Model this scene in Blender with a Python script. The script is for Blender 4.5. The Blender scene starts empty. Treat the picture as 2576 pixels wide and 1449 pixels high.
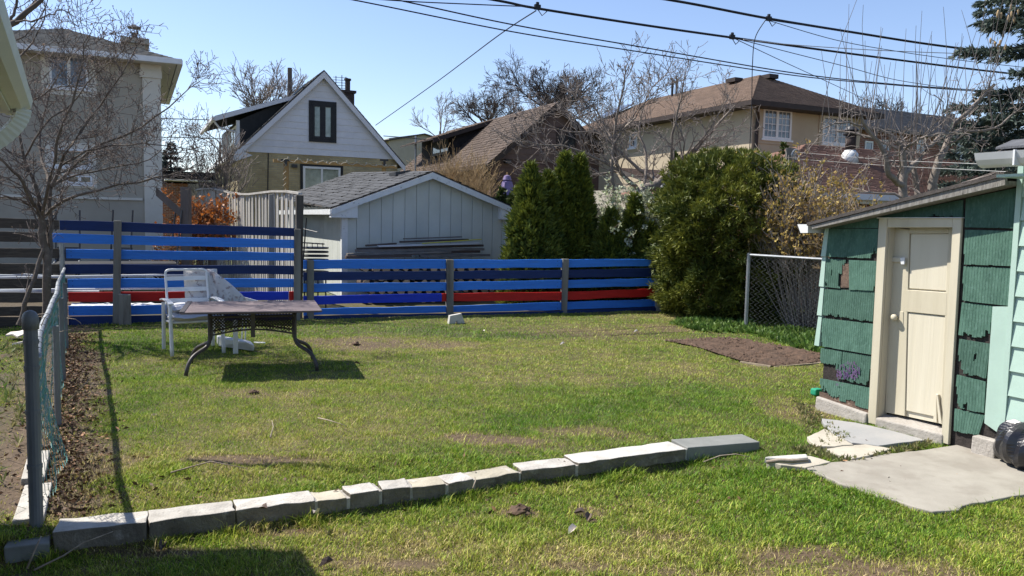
import bpy, math, random
import numpy as np
from mathutils import Vector, Matrix

random.seed(7)
SC = bpy.context.scene
COL = SC.collection
PI = math.pi
rad = math.radians

# ------------------------------------------------------------------ camera
EYE = Vector((0, 0, 1.7))
PITCH, ROLL, FOC = math.atan(0.083), 0.02, 2000.0      # focal length in units of a 2576 px wide frame
cam_d = bpy.data.cameras.new('camera')
cam_d.sensor_width = 36.0
cam_d.lens = FOC / 2576.0 * 36.0
cam_d.clip_start, cam_d.clip_end = 0.05, 1500.0
cam = bpy.data.objects.new('camera', cam_d)
COL.objects.link(cam)
fwd = Vector((0, math.cos(PITCH), -math.sin(PITCH)))
r0, u0 = Vector((1, 0, 0)), Vector((0, math.sin(PITCH), math.cos(PITCH)))
cr = r0 * math.cos(ROLL) + u0 * math.sin(ROLL)
cu = u0 * math.cos(ROLL) - r0 * math.sin(ROLL)
mw = Matrix((cr, cu, -fwd)).transposed().to_4x4()
mw.translation = EYE
cam.matrix_world = mw
SC.camera = cam

# ------------------------------------------------------------------ sky and sun
SUN_AZ, SUN_EL = rad(-69.0), rad(52.0)                   # azimuth measured from +Y towards +X
world = bpy.data.worlds.new('World')
SC.world = world
world.use_nodes = True
wn = world.node_tree
sky = wn.nodes.new('ShaderNodeTexSky')
sky.sky_type = 'NISHITA'
sky.sun_disc = False
sky.sun_elevation, sky.sun_rotation = SUN_EL, SUN_AZ
sky.altitude, sky.air_density, sky.dust_density, sky.ozone_density = 100, 1.0, 0.25, 2.6
tint = wn.nodes.new('ShaderNodeMix')                       # the even, slightly violet cast of the whole sky
tint.data_type, tint.blend_type = 'RGBA', 'MULTIPLY'
tint.inputs[0].default_value = 1.0
tint.inputs[7].default_value = (1.035, 0.972, 1.02, 1)
wn.links.new(sky.outputs[0], tint.inputs[6])
wn.links.new(tint.outputs[2], wn.nodes['Background'].inputs[0])
wn.nodes['Background'].inputs[1].default_value = 0.108
sun_d = bpy.data.lights.new('sun', 'SUN')
sun_d.energy, sun_d.angle, sun_d.color = 5.0, rad(0.5), (1.0, 0.95, 0.87)
sun_o = bpy.data.objects.new('sun', sun_d)
COL.objects.link(sun_o)
SUN = Vector((math.sin(SUN_AZ) * math.cos(SUN_EL), math.cos(SUN_AZ) * math.cos(SUN_EL), math.sin(SUN_EL)))
sun_o.rotation_euler = SUN.to_track_quat('Z', 'Y').to_euler()
sun_o.location = SUN * 60
vs = SC.view_settings
vs.view_transform, vs.look, vs.exposure, vs.gamma = 'Standard', 'None', 0.78, 1.0
vs.use_curve_mapping = False
SC.cycles.max_bounces = 6
SC.cycles.diffuse_bounces = 3
SC.cycles.transparent_max_bounces = 8

# ------------------------------------------------------------------ placing by sight line
def ray(px, py):
    return fwd + cr * ((px - 1288) / FOC) + cu * (-(py - 724.5) / FOC)
def at(px, py, Y):
    d = ray(px, py)
    return EYE + d * (Y / d.y)
def gp(px, py, z=0.0):
    d = ray(px, py)
    return EYE + d * ((z - EYE.z) / d.z)
ANG = rad(25.5)                                          # how the lots are turned against the view
U = Vector((math.cos(ANG), math.sin(ANG), 0))            # along the back fence, to the right
V = Vector((-math.sin(ANG), math.cos(ANG), 0))           # away, towards the houses
Z = Vector((0, 0, 1))
def cross_px(px, py, o, d):
    """point of the plan line o + t d on the sight line of a pixel, with the height seen there; returns t, point"""
    r = ray(px, py)
    den = r.x * d.y - r.y * d.x
    s = (o.x - EYE.x) * d.y - (o.y - EYE.y) * d.x
    k = s / den
    p = EYE + r * k
    t = (p.x - o.x) * d.x + (p.y - o.y) * d.y
    return t / (d.x * d.x + d.y * d.y), p

# ------------------------------------------------------------------ materials
MATS = {}
def M(name, c1, c2=None, scale=6.0, rough=0.85, bump=0.0, bscale=60.0, stretch=(1, 1, 1), spec=0.25, metal=0.0,
      attr=False, orand=0.0, contrast=(0.35, 0.65), c3=None, s3=30.0, k3=(0.55, 0.75), trans=0.0):
    """procedural colour: two tones mixed by noise, an optional third in specks, per-piece variation, fine relief"""
    m = bpy.data.materials.new(name)
    m.use_nodes = True
    nt = m.node_tree
    N, L = nt.nodes, nt.links
    b = N['Principled BSDF']
    b.inputs['Roughness'].default_value = rough
    b.inputs['Specular IOR Level'].default_value = spec
    b.inputs['Metallic'].default_value = metal
    c2 = c2 or tuple(x * 0.8 for x in c1)
    tc = N.new('ShaderNodeTexCoord')
    mp = N.new('ShaderNodeMapping')
    mp.inputs['Scale'].default_value = stretch
    L.new(tc.outputs['Object'], mp.inputs['Vector'])
    def noise(sc, det=6.0):
        n = N.new('ShaderNodeTexNoise')
        n.inputs['Scale'].default_value = sc
        n.inputs['Detail'].default_value = det
        n.inputs['Roughness'].default_value = 0.6
        L.new(mp.outputs[0], n.inputs['Vector'])
        return n
    def ramp(src, lo, hi):
        r = N.new('ShaderNodeMapRange')
        r.inputs['From Min'].default_value, r.inputs['From Max'].default_value = lo, hi
        L.new(src, r.inputs['Value'])
        return r.outputs[0]
    def mix(f, a, c):
        x = N.new('ShaderNodeMix')
        x.data_type = 'RGBA'
        L.new(f, x.inputs[0])
        for s, v in ((6, a), (7, c)):
            if isinstance(v, tuple):
                x.inputs[s].default_value = (*v, 1)
            else:
                L.new(v, x.inputs[s])
        return x.outputs[2]
    col = mix(ramp(noise(scale).outputs['Fac'], *contrast), c1, c2)
    if c3:
        col = mix(ramp(noise(s3, 8.0).outputs['Fac'], *k3), col, c3)
    if attr:
        a = N.new('ShaderNodeAttribute')
        a.attribute_name = 'Col'
        x = N.new('ShaderNodeMix')
        x.data_type, x.blend_type = 'RGBA', 'MULTIPLY'
        x.inputs[0].default_value = 1.0
        L.new(col, x.inputs[6])
        L.new(a.outputs['Color'], x.inputs[7])
        col = x.outputs[2]
    if orand:
        oi = N.new('ShaderNodeObjectInfo')
        hs = N.new('ShaderNodeHueSaturation')
        mr = N.new('ShaderNodeMapRange')
        mr.inputs['To Min'].default_value, mr.inputs['To Max'].default_value = 1 - orand, 1 + orand
        L.new(oi.outputs['Random'], mr.inputs['Value'])
        L.new(mr.outputs[0], hs.inputs['Value'])
        L.new(col, hs.inputs['Color'])
        col = hs.outputs['Color']
    L.new(col, b.inputs['Base Color'])
    if bump:
        bn = N.new('ShaderNodeBump')
        bn.inputs['Strength'].default_value = bump
        bn.inputs['Distance'].default_value = 0.01
        L.new(noise(bscale, 5.0).outputs['Fac'], bn.inputs['Height'])
        L.new(bn.outputs[0], b.inputs['Normal'])
    if trans:
        t = N.new('ShaderNodeBsdfTranslucent')
        L.new(col, t.inputs['Color'])
        ms = N.new('ShaderNodeMixShader')
        ms.inputs[0].default_value = trans
        L.new(b.outputs[0], ms.inputs[1])
        L.new(t.outputs[0], ms.inputs[2])
        L.new(ms.outputs[0], N['Material Output'].inputs['Surface'])
    MATS[name] = m
    return m
def glass(name, c, rough=0.04, spec=0.9):
    m = M(name, c, tuple(x * 0.6 for x in c), scale=1.5, rough=rough, spec=spec)
    return m

# ------------------------------------------------------------------ mesh building
class MB:
    def __init__(s):
        s.v, s.f, s.c = [], [], None
    def add(s, vs, fs):
        k = len(s.v)
        s.v += [tuple(p) for p in vs]
        s.f += [tuple(i + k for i in f) for f in fs]
        return s
    def hexa(s, a, b):
        """two matching quads (lists of four points) joined to a closed block"""
        return s.add(list(a) + list(b), [(3, 2, 1, 0), (4, 5, 6, 7), (0, 1, 5, 4), (1, 2, 6, 5), (2, 3, 7, 6), (3, 0, 4, 7)])
    def box(s, o, ax, ay, az):
        """block from corner o along three edge vectors"""
        o, ax, ay, az = map(Vector, (o, ax, ay, az))
        return s.hexa([o, o + ax, o + ax + ay, o + ay], [o + az, o + ax + az, o + ax + ay + az, o + ay + az])
    def cbox(s, c, ax, ay, az):
        c, ax, ay, az = map(Vector, (c, ax, ay, az))
        return s.box(c - ax / 2 - ay / 2 - az / 2, ax, ay, az)
    def slab(s, poly, off):
        n = len(poly)
        a = [Vector(p) for p in poly]
        b = [p + Vector(off) for p in a]
        return s.add(a + b, [tuple(range(n))[::-1], tuple(range(n, 2 * n))] + [(i, (i + 1) % n, n + (i + 1) % n, n + i) for i in range(n)])
    def tube(s, pts, r, n=8, cap=True):
        pts = [Vector(p) for p in pts]
        rs = r if isinstance(r, (list, tuple)) else [r] * len(pts)
        ref = None
        rings = []
        for i, p in enumerate(pts):
            t = (pts[min(i + 1, len(pts) - 1)] - pts[max(i - 1, 0)]).normalized()
            if ref is None:
                ref = Vector((0, 0, 1)) if abs(t.z) < 0.9 else Vector((1, 0, 0))
            a = (ref - t * ref.dot(t)).normalized()
            ref = a
            b = t.cross(a)
            rings.append([p + (a * math.cos(2 * PI * k / n) + b * math.sin(2 * PI * k / n)) * rs[i] for k in range(n)])
        fs = []
        for i in range(len(pts) - 1):
            for k in range(n):
                fs.append((i * n + k, i * n + (k + 1) % n, (i + 1) * n + (k + 1) % n, (i + 1) * n + k))
        if cap:
            fs += [tuple(range(n))[::-1], tuple(range((len(pts) - 1) * n, len(pts) * n))]
        return s.add([v for rg in rings for v in rg], fs)
    def np(s, v, f, c=None):
        """numpy vertices and equal-sided faces (only when this is all the mesh holds)"""
        s.v, s.f, s.c = v, f, c
        return s
    def build(s, name, mat, parent=None, smooth=False, loc=None, kind=None):
        me = bpy.data.meshes.new(name)
        v = np.asarray(s.v, dtype=np.float32).reshape(-1, 3)
        if parent is not None:
            base = np.array(ROOT[parent])
        else:
            base = np.array(loc) if loc is not None else np.array([(v[:, 0].min() + v[:, 0].max()) / 2, (v[:, 1].min() + v[:, 1].max()) / 2, v[:, 2].min()])
        v = v - base.astype(np.float32)
        if isinstance(s.f, np.ndarray):
            n = s.f.shape[1]
            me.vertices.add(len(v))
            me.vertices.foreach_set('co', v.ravel())
            me.loops.add(s.f.size)
            me.loops.foreach_set('vertex_index', s.f.ravel().astype(np.int32))
            me.polygons.add(len(s.f))
            me.polygons.foreach_set('loop_start', np.arange(0, s.f.size, n, dtype=np.int32))
            me.polygons.foreach_set('loop_total', np.full(len(s.f), n, dtype=np.int32))
            me.update(calc_edges=True)
        else:
            me.from_pydata(v.tolist(), [], s.f)
        if s.c is not None:
            a = me.color_attributes.new('Col', 'FLOAT_COLOR', 'POINT')
            a.data.foreach_set('color', np.asarray(s.c, dtype=np.float32).ravel())
        if smooth:
            me.polygons.foreach_set('use_smooth', np.ones(len(me.polygons), dtype=bool))
        me.materials.append(mat if not isinstance(mat, str) else MATS[mat])
        me.validate()
        o = bpy.data.objects.new(name, me)
        COL.objects.link(o)
        if parent is not None:
            o.parent = parent
            ROOT[o] = ROOT[parent]
        else:
            o.location = base.tolist()
            ROOT[o] = base.tolist()
        if kind:
            o['kind'] = kind
        return o
ROOT = {}
def thing(name, label, cat, loc, group=None):
    o = bpy.data.objects.new(name, None)
    COL.objects.link(o)
    o.location = loc
    o.empty_display_size = 0.2
    ROOT[o] = list(loc)
    return tag(o, label, cat, group)
def tag(o, label, cat, group=None):
    o['label'], o['category'] = label, cat
    if group:
        o['group'] = group
    return o
def bevel(o, w=0.004, seg=1):
    md = o.modifiers.new('edge', 'BEVEL')
    md.width, md.segments, md.limit_method = w, seg, 'ANGLE'
    return o
def copy_tree(o, parent=None):
    c = o.copy()
    COL.objects.link(c)
    c.parent = parent
    for ch in [x for x in bpy.data.objects if x.parent == o]:
        copy_tree(ch, c)
    return c

# smooth value noise for numpy
_lat = np.random.RandomState(3).rand(256, 256)
def vnoise(x, y):
    x, y = np.asarray(x, float), np.asarray(y, float)
    xi, yi = np.floor(x).astype(int), np.floor(y).astype(int)
    fx, fy = x - xi, y - yi
    fx, fy = fx * fx * (3 - 2 * fx), fy * fy * (3 - 2 * fy)
    a, b = _lat[xi % 256, yi % 256], _lat[(xi + 1) % 256, yi % 256]
    c, d = _lat[xi % 256, (yi + 1) % 256], _lat[(xi + 1) % 256, (yi + 1) % 256]
    return (a * (1 - fx) + b * fx) * (1 - fy) + (c * (1 - fx) + d * fx) * fy
def fbm(x, y, o=4):
    t, a, s = 0, 1.0, 0
    for k in range(o):
        t = t + vnoise(x * 2 ** k + 17 * k, y * 2 ** k + 5 * k) * a
        s += a
        a *= 0.5
    return t / s
# ================================================================== palette
M('grass_blade', (1, 1, 1), (0.92, 0.92, 0.92), scale=3, rough=0.55, attr=True, spec=0.2, trans=0.3)
M('concrete', (0.33, 0.305, 0.26), (0.265, 0.243, 0.205), scale=3.5, bump=0.25, bscale=90, c3=(0.24, 0.215, 0.18), s3=5, k3=(0.5, 0.72))
M('block_warm', (0.49, 0.465, 0.42), (0.37, 0.345, 0.305), scale=9, bump=0.7, bscale=70, c3=(0.27, 0.25, 0.22), s3=40, k3=(0.58, 0.75), orand=0.12)
M('block_tan', (0.45, 0.41, 0.32), (0.36, 0.325, 0.25), scale=7, bump=0.5, bscale=60, c3=(0.50, 0.48, 0.44), s3=12, k3=(0.6, 0.72), orand=0.1)
M('block_white', (0.53, 0.515, 0.475), (0.42, 0.40, 0.36), scale=5, bump=0.5, bscale=50, c3=(0.45, 0.43, 0.39), s3=14, k3=(0.62, 0.75))
M('block_grey', (0.215, 0.22, 0.205), (0.18, 0.185, 0.172), scale=8, bump=0.15, bscale=120)
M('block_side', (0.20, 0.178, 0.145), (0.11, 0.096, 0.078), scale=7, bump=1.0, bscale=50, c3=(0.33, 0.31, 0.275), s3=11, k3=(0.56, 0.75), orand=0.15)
M('mortar', (0.42, 0.40, 0.37), (0.28, 0.26, 0.23), scale=20, bump=0.9, bscale=80)
M('flag_cream', (0.46, 0.42, 0.345), (0.38, 0.345, 0.28), scale=6, bump=0.3, bscale=40, c3=(0.4, 0.37, 0.3), s3=18, k3=(0.6, 0.8))
M('flag_grey', (0.28, 0.28, 0.275), (0.33, 0.32, 0.305), scale=4, bump=0.3, bscale=40, c3=(0.27, 0.27, 0.27), s3=15, k3=(0.58, 0.75))
M('soil', (0.115, 0.072, 0.048), (0.06, 0.04, 0.028), scale=14, bump=1.0, bscale=45, c3=(0.2, 0.14, 0.095), s3=55, k3=(0.6, 0.75))
M('dry_leaf', (0.30, 0.20, 0.12), (0.18, 0.11, 0.065), scale=20, rough=0.7, attr=True)
M('old_wood', (0.25, 0.225, 0.19), (0.15, 0.135, 0.115), scale=5, bump=0.6, bscale=30, stretch=(1, 1, 0.12), c3=(0.07, 0.062, 0.055), s3=9, k3=(0.6, 0.75), orand=0.18)
M('edging_wood', (0.33, 0.27, 0.19), (0.22, 0.175, 0.125), scale=9, bump=0.5, bscale=40, orand=0.15)
M('twig', (0.36, 0.30, 0.235), (0.22, 0.175, 0.135), scale=20, rough=0.8)

# ================================================================== terrain
WALL_PX = [(131, 1338), (371, 1312), (593, 1283), (795, 1258), (877, 1246), (958, 1233), (1036, 1225), (1125, 1216), (1193, 1204), (1308, 1183), (1452, 1169), (1728, 1131), (1913, 1116)]
WALL_TOP = 0.03
WALL = [gp(x, y, WALL_TOP) for x, y in WALL_PX]
wl_x = np.array([p.x for p in WALL]); wl_y = np.array([p.y for p in WALL])
def sstep(a, b, x):
    t = np.clip((x - a) / (b - a), 0, 1)
    return t * t * (3 - 2 * t)
def hgt(x, y):
    """ground height: the lawn behind the block edging is level, the strip in front of it lies a step lower"""
    x, y = np.asarray(x, float), np.asarray(y, float)
    line = np.interp(x, wl_x, wl_y) + np.where(x < wl_x[0], (x - wl_x[0]) * 0.47, 0) + np.where(x > wl_x[-1], (x - wl_x[-1]) * 0.47, 0)
    near = sstep(0.10, -0.06, y - line)
    fade = 1 - sstep(wl_x[-1] - 0.9, wl_x[-1] + 0.35, x)
    left = sstep(wl_x[0] - 0.7, wl_x[0] - 0.1, x)
    bumps = (fbm(x * 0.9, y * 0.9, 3) - 0.5) * 0.05 + (fbm(x * 5, y * 5, 2) - 0.5) * 0.022
    flat = sstep(2.0, 3.2, x) * sstep(9.0, 7.5, y)
    return -0.098 * near * fade * (0.35 + 0.65 * left) + bumps * (1 - 0.85 * flat) - 0.018 * flat
def hz(x, y):
    return float(hgt(x, y))
def on_ground(px, py):
    p = gp(px, py, 0)
    for _ in range(4):
        p = gp(px, py, hz(p.x, p.y))
    return p

# where the turf is thin: centre (pixel), half-width, half-depth, strength
BARE = [on_ground(*q[:2]).to_tuple() + q[2:] for q in [
    (1290, 1110, 0.75, 0.22, 1.0), (1480, 1088, 0.4, 0.2, 0.7), (640, 1160, 0.42, 0.13, 1.0), (900, 862, 1.0, 0.6, 0.9), (1090, 868, 0.7, 0.45, 0.8),
    (1440, 835, 1.3, 0.5, 0.6), (1720, 830, 0.8, 0.5, 0.6), (640, 990, 0.5, 0.25, 0.55), (1000, 1420, 0.34, 0.09, 1.0), (1310, 1292, 0.12, 0.06, 1.0),
    (2030, 1400, 0.35, 0.15, 0.95), (2140, 1440, 0.45, 0.2, 1.0), (2230, 1420, 0.3, 0.1, 0.7), (2300, 1449, 0.4, 0.1, 0.8), (1960, 1020, 0.4, 0.5, 0.65), (2040, 1050, 0.35, 0.3, 0.75),
    (1480, 1290, 0.12, 0.1, 0.8), (1660, 1350, 0.35, 0.08, 0.5), (1450, 1430, 0.3, 0.06, 0.7), (1700, 1440, 0.4, 0.06, 0.7), (560, 1190, 0.3, 0.2, 0.5), (380, 1350, 0.4, 0.05, 0.9), (700, 1300, 0.5, 0.06, 0.7)]]
FENCE_A, FENCE_B = gp(92, 1322, 0.0), gp(165, 818, 0.0)        # left chain-link fence line
def side_dist(x, y):
    d = (FENCE_B - FENCE_A).normalized()
    return (x - FENCE_A.x) * d.y - (y - FENCE_A.y) * d.x       # metres to the right of that fence
def bare(x, y):
    b = np.zeros_like(x)
    n = fbm(x * 3.1 + 9, y * 3.1, 3)
    for cx, cy, cz, hx, hy, s in BARE:
        d = np.sqrt(((x - cx) / hx) ** 2 + ((y - cy) / hy) ** 2)
        b = np.maximum(b, s * sstep(1.25, 0.35, d + (n - 0.5) * 1.3))
    s = side_dist(x, y)
    strip = sstep(0.52, 0.22, s + (n - 0.5) * 0.6) * sstep(FENCE_A.y - 0.2, FENCE_A.y + 0.3, y) * sstep(-0.5, -0.2, s)
    return np.maximum(b, strip * 0.97)
def tone(x, y):
    """0 lush green .. 1 straw"""
    t = fbm(x * 0.55 + 3, y * 0.75 + 8, 3) * 0.8 + fbm(x * 2.4, y * 2.9, 3) * 0.55 + fbm(x * 9, y * 9, 2) * 0.3 - 0.53
    for px, py, hx, hy, s in [(1450, 1000, 2.4, 1.6, -0.12), (1750, 1010, 1.6, 1.1, -0.08), (900, 1080, 1.6, 0.8, 0.22), (1000, 900, 1.6, 1.0, 0.16), (2000, 1250, 0.8, 0.5, -0.16), (2300, 1350, 0.6, 0.3, -0.14), (1000, 1340, 1.0, 0.3, 0.2),
                              (1600, 1350, 0.8, 0.3, 0.16), (330, 880, 1.2, 1.0, -0.25), (1950, 900, 1.0, 0.8, -0.05), (1750, 860, 1.5, 0.6, 0.12)]:
        c = gp(px, py, 0)
        d2 = ((x - c.x) / hx) ** 2 + ((y - c.y) / hy) ** 2
        t = t + s * np.exp(-d2)
    return np.clip(0.10 + 0.92 * t, 0, 1)

def grid_sheet(x0, x1, y0, y1, nx, ny, zoff=0.0):
    xs, ys = np.linspace(x0, x1, nx), np.linspace(y0, y1, ny)
    gx, gy = np.meshgrid(xs, ys)
    gz = hgt(gx, gy) + zoff
    v = np.stack([gx, gy, gz], -1).reshape(-1, 3)
    i = np.arange((ny - 1) * nx).reshape(ny - 1, nx)[:, :-1].ravel()
    f = np.stack([i, i + 1, i + 1 + nx, i + nx], 1)
    return v, f
# ground: one sheet, dense near the camera and stretched out to the horizon
xs = np.concatenate([[-900, -300, -100, -50, -30, -20], np.linspace(-12, 9, 264), [14, 20, 30, 50, 100, 300, 900]])
ys = np.concatenate([[-200, -40, -10, 0, 2], np.linspace(3, 18, 220), [22, 28, 36, 50, 80, 150, 400, 1200]])
gx, gy = np.meshgrid(xs, ys)
near_k = sstep(24, 17, gy) * sstep(16, 9.2, gx) * sstep(-26, -13, gx)
gz = hgt(gx, gy) * near_k
gv = np.stack([gx, gy, gz], -1).reshape(-1, 3)
nx = len(xs)
i = np.arange((len(ys) - 1) * nx).reshape(-1, nx)[:, :-1].ravel()
gf = np.stack([i, i + 1, i + 1 + nx, i + nx], 1)
bx, by = gv[:, 0], gv[:, 1]
bb, tt = bare(bx, by), tone(bx, by)
dirt = np.array([0.125, 0.086, 0.056]); straw = np.array([0.17, 0.13, 0.065]); green = np.array([0.075, 0.075, 0.028])
gcol = green[None] * (1 - tt[:, None]) + straw[None] * tt[:, None]
gcol = gcol * (1 - bb[:, None]) + dirt[None] * bb[:, None]
far = sstep(16.5, 18, by)[:, None]
gcol = gcol * (1 - far) + np.array([0.12, 0.14, 0.045])[None] * far
left = sstep(-0.15, -0.6, side_dist(bx, by))[:, None] * (1 - far) * (bx < 0)[:, None]
gcol = gcol * (1 - left * 0.85) + np.array([0.085, 0.062, 0.042])[None] * left * 0.85
M('ground_mat', (1.0, 1.0, 1.0), (0.62, 0.6, 0.55), scale=18, bump=1.0, bscale=45, attr=True, c3=(0.4, 0.38, 0.34), s3=60, k3=(0.55, 0.7))
g = MB().np(gv, gf, np.concatenate([gcol, np.ones((len(gcol), 1))], 1)).build('ground', 'ground_mat', loc=(0, 0, 0), kind='structure', smooth=True)

# ================================================================== paving
SLAB_PX = [(2031, 1177), (2095, 1163), (2144, 1156), (2251, 1138), (2349, 1128), (2453, 1113), (2560, 1118), (2760, 1150), (2860, 1330), (2576, 1244), (2500, 1256), (2447, 1266), (2407, 1281), (2346, 1286), (2300, 1275), (2208, 1245), (2117, 1217)]
PADZ = 0.010
def ragged(pts, step, amp, seed):
    """an outline broken into short uneven lengths"""
    rg_ = random.Random(seed)
    out = []
    for a, b in zip(pts, pts[1:] + pts[:1]):
        n = max(1, int((b - a).length / step))
        for k in range(n):
            q = a.lerp(b, k / n)
            out.append(q + Vector((rg_.uniform(-amp, amp), rg_.uniform(-amp, amp), 0)))
    return out
pad = ragged([gp(x, y, PADZ) for x, y in SLAB_PX], 0.09, 0.014, 3)
pad_xy = np.array([(p.x, p.y) for p in pad])
o = MB().slab([(p.x, p.y, -0.12) for p in pad], (0, 0, 0.12 + PADZ)).build('concrete_path', 'concrete', kind='structure')
bevel(o, 0.008, 2)
def in_poly(x, y, poly):
    r = np.zeros(x.shape, bool)
    n = len(poly)
    for k in range(n):
        x1, y1 = poly[k]; x2, y2 = poly[(k + 1) % n]
        c = ((y1 > y) != (y2 > y)) & (x < (x2 - x1) * (y - y1) / (y2 - y1 + 1e-12) + x1)
        r ^= c
    return r
FLAGS = [('flag_grey', 'large blue-grey flagstone under the shed door step', [(2066, 1052), (2150, 1062), (2232, 1080), (2330, 1107), (2270, 1112), (2211, 1121), (2144, 1113), (2108, 1096), (2080, 1074)], 0.026),
         ('flag_cream', 'cream wedge-shaped flagstone beside the lawn', [(2074, 1078), (2105, 1095), (2147, 1118), (2100, 1122), (2050, 1121), (2031, 1098)], 0.03),
         ('flag_cream', 'cream pointed flagstone at the edge of the concrete path', [(2175, 1117), (2242, 1128), (2200, 1143), (2144, 1153), (2105, 1142), (2071, 1131), (2110, 1122)], 0.022),
         ('flag_cream', 'tan flat stone lying at the left tip of the concrete path', [(1930, 1160), (1990, 1148), (2037, 1146), (2090, 1162), (2030, 1176), (1964, 1168)], 0.016)]
keep_out = [pad_xy.mean(0) + (pad_xy - pad_xy.mean(0)) * 0.972]
for m, lab, px, zt in FLAGS:
    pts = ragged([gp(x, y, zt) for x, y in px], 0.06, 0.008, len(lab))
    keep_out.append(np.array([(p.x, p.y) for p in pts]))
    o = MB().slab([(p.x, p.y, -0.05) for p in pts], (0, 0, zt + 0.05)).build('flagstone', m)
    tag(o, lab, 'paving stone', 'flagstones by the shed')
    bevel(o, 0.006, 2)

# ================================================================== block edging
wall = thing('block_edging', 'low row of pale concrete blocks stepping across the lawn', 'block edging', (WALL[4].x, WALL[4].y, -0.1))
wd = (WALL[-1] - WALL[0]).normalized()
rnd = random.Random(4)
mats = ['block_warm', 'block_warm', 'block_warm', 'block_tan', 'block_warm', 'block_warm', 'block_tan', 'block_warm', 'block_tan', 'block_warm', 'block_white', 'block_grey']
WALL_POLY = []
def stone(p, q, depth, top, bot, mat, name='block', taper=0.0, rough=0.006):
    """a cast block from p to q (front top edge), subdivided a little so that its edges wander"""
    d = (q - p)
    L = d.length
    d.normalize()
    n = Vector((-d.y, d.x, 0))
    NX, NY = max(3, int(L / 0.08)), 3
    mb = MB()
    idx = {}
    def P(i, j, k):
        key = (i, j, k)
        if key not in idx:
            w = p + d * (L * i / NX) + n * (depth * j / NY)
            z = (bot, (bot + top) / 2, top)[k]
            e = Vector((rnd.uniform(-1, 1), rnd.uniform(-1, 1), rnd.uniform(-0.7, 0.7))) * rough
            idx[key] = len(mb.v)
            mb.v.append(tuple(Vector((w.x, w.y, z)) + e))
        return idx[key]
    for i in range(NX):
        for j in range(NY):
            mb.f.append((P(i, j, 2), P(i + 1, j, 2), P(i + 1, j + 1, 2), P(i, j + 1, 2)))
        for k in range(2):
            mb.f.append((P(i, 0, k), P(i + 1, 0, k), P(i + 1, 0, k + 1), P(i, 0, k + 1)))
            mb.f.append((P(i + 1, NY, k), P(i, NY, k), P(i, NY, k + 1), P(i + 1, NY, k + 1)))
    for j in range(NY):
        for k in range(2):
            mb.f.append((P(0, j + 1, k), P(0, j, k), P(0, j, k + 1), P(0, j + 1, k + 1)))
            mb.f.append((P(NX, j, k), P(NX, j + 1, k), P(NX, j + 1, k + 1), P(NX, j, k + 1)))
    o = mb.build(name, mat, wall)
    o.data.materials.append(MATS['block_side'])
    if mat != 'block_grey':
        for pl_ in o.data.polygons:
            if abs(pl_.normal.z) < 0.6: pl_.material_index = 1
    bevel(o, 0.007, 2)
    return o
for k in range(12):
    p, q = WALL[k].copy(), WALL[k + 1].copy()
    gap = 0.004 if k not in (3, 4, 5, 6, 7, 8, 9, 10) else 0.009
    d = (q - p).normalized()
    p2, q2 = p + d * gap, q - d * gap
    dep = [0.19, 0.19, 0.18, 0.17, 0.17, 0.17, 0.17, 0.17, 0.17, 0.18, 0.21, 0.24][k]
    top = WALL_TOP + [0, -0.004, 0, -0.01, 0.002, 0.004, -0.003, 0.0, -0.012, 0.0, 0.01, 0.015][k]
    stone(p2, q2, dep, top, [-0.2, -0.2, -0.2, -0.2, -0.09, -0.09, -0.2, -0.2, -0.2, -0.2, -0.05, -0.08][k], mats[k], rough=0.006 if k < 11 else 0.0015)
    n = Vector((-d.y, d.x, 0))
    WALL_POLY.append(np.array([(a.x, a.y) for a in (p, q, q + n * dep, p + n * dep)]))
    if 2 <= k <= 10:
        c = q + n * dep * 0.5
        mb = MB()
        mb.cbox((c.x, c.y, top - 0.062), d * 0.022, n * dep * 0.97, (0, 0, 0.105))
        mb.build('mortar_joint', 'mortar', wall)
e1 = WALL[0] - wd * 0.01
stone(e1 - wd * 0.2 - Vector((-wd.y, wd.x, 0)) * 0.03, e1 - Vector((-wd.y, wd.x, 0)) * 0.03, 0.15, WALL_TOP - 0.045, -0.22, 'block_grey')
keep_out += WALL_POLY

# two more blocks beyond the chain-link post
for (a, b, dpt, zt, lab) in [((30, 1310), (62, 1218), 0.15, 0.03, 'concrete block lying along the chain-link fence, nearer of two'),
                         ((52, 1205), (72, 1135), 0.13, 0.04, 'concrete block lying along the chain-link fence, farther of two')]:
    p, q = gp(*a, zt), gp(*b, zt)
    d = (q - p).normalized()
    n = Vector((d.y, -d.x, 0))
    mb = MB().box((p.x, p.y, -0.12), d * (q - p).length * 0.98, n * dpt, (0, 0, 0.12 + zt))
    o = mb.build('concrete_block', 'block_warm')
    tag(o, lab, 'concrete block', 'blocks outside the chain-link fence')
    bevel(o, 0.008, 2)

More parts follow.
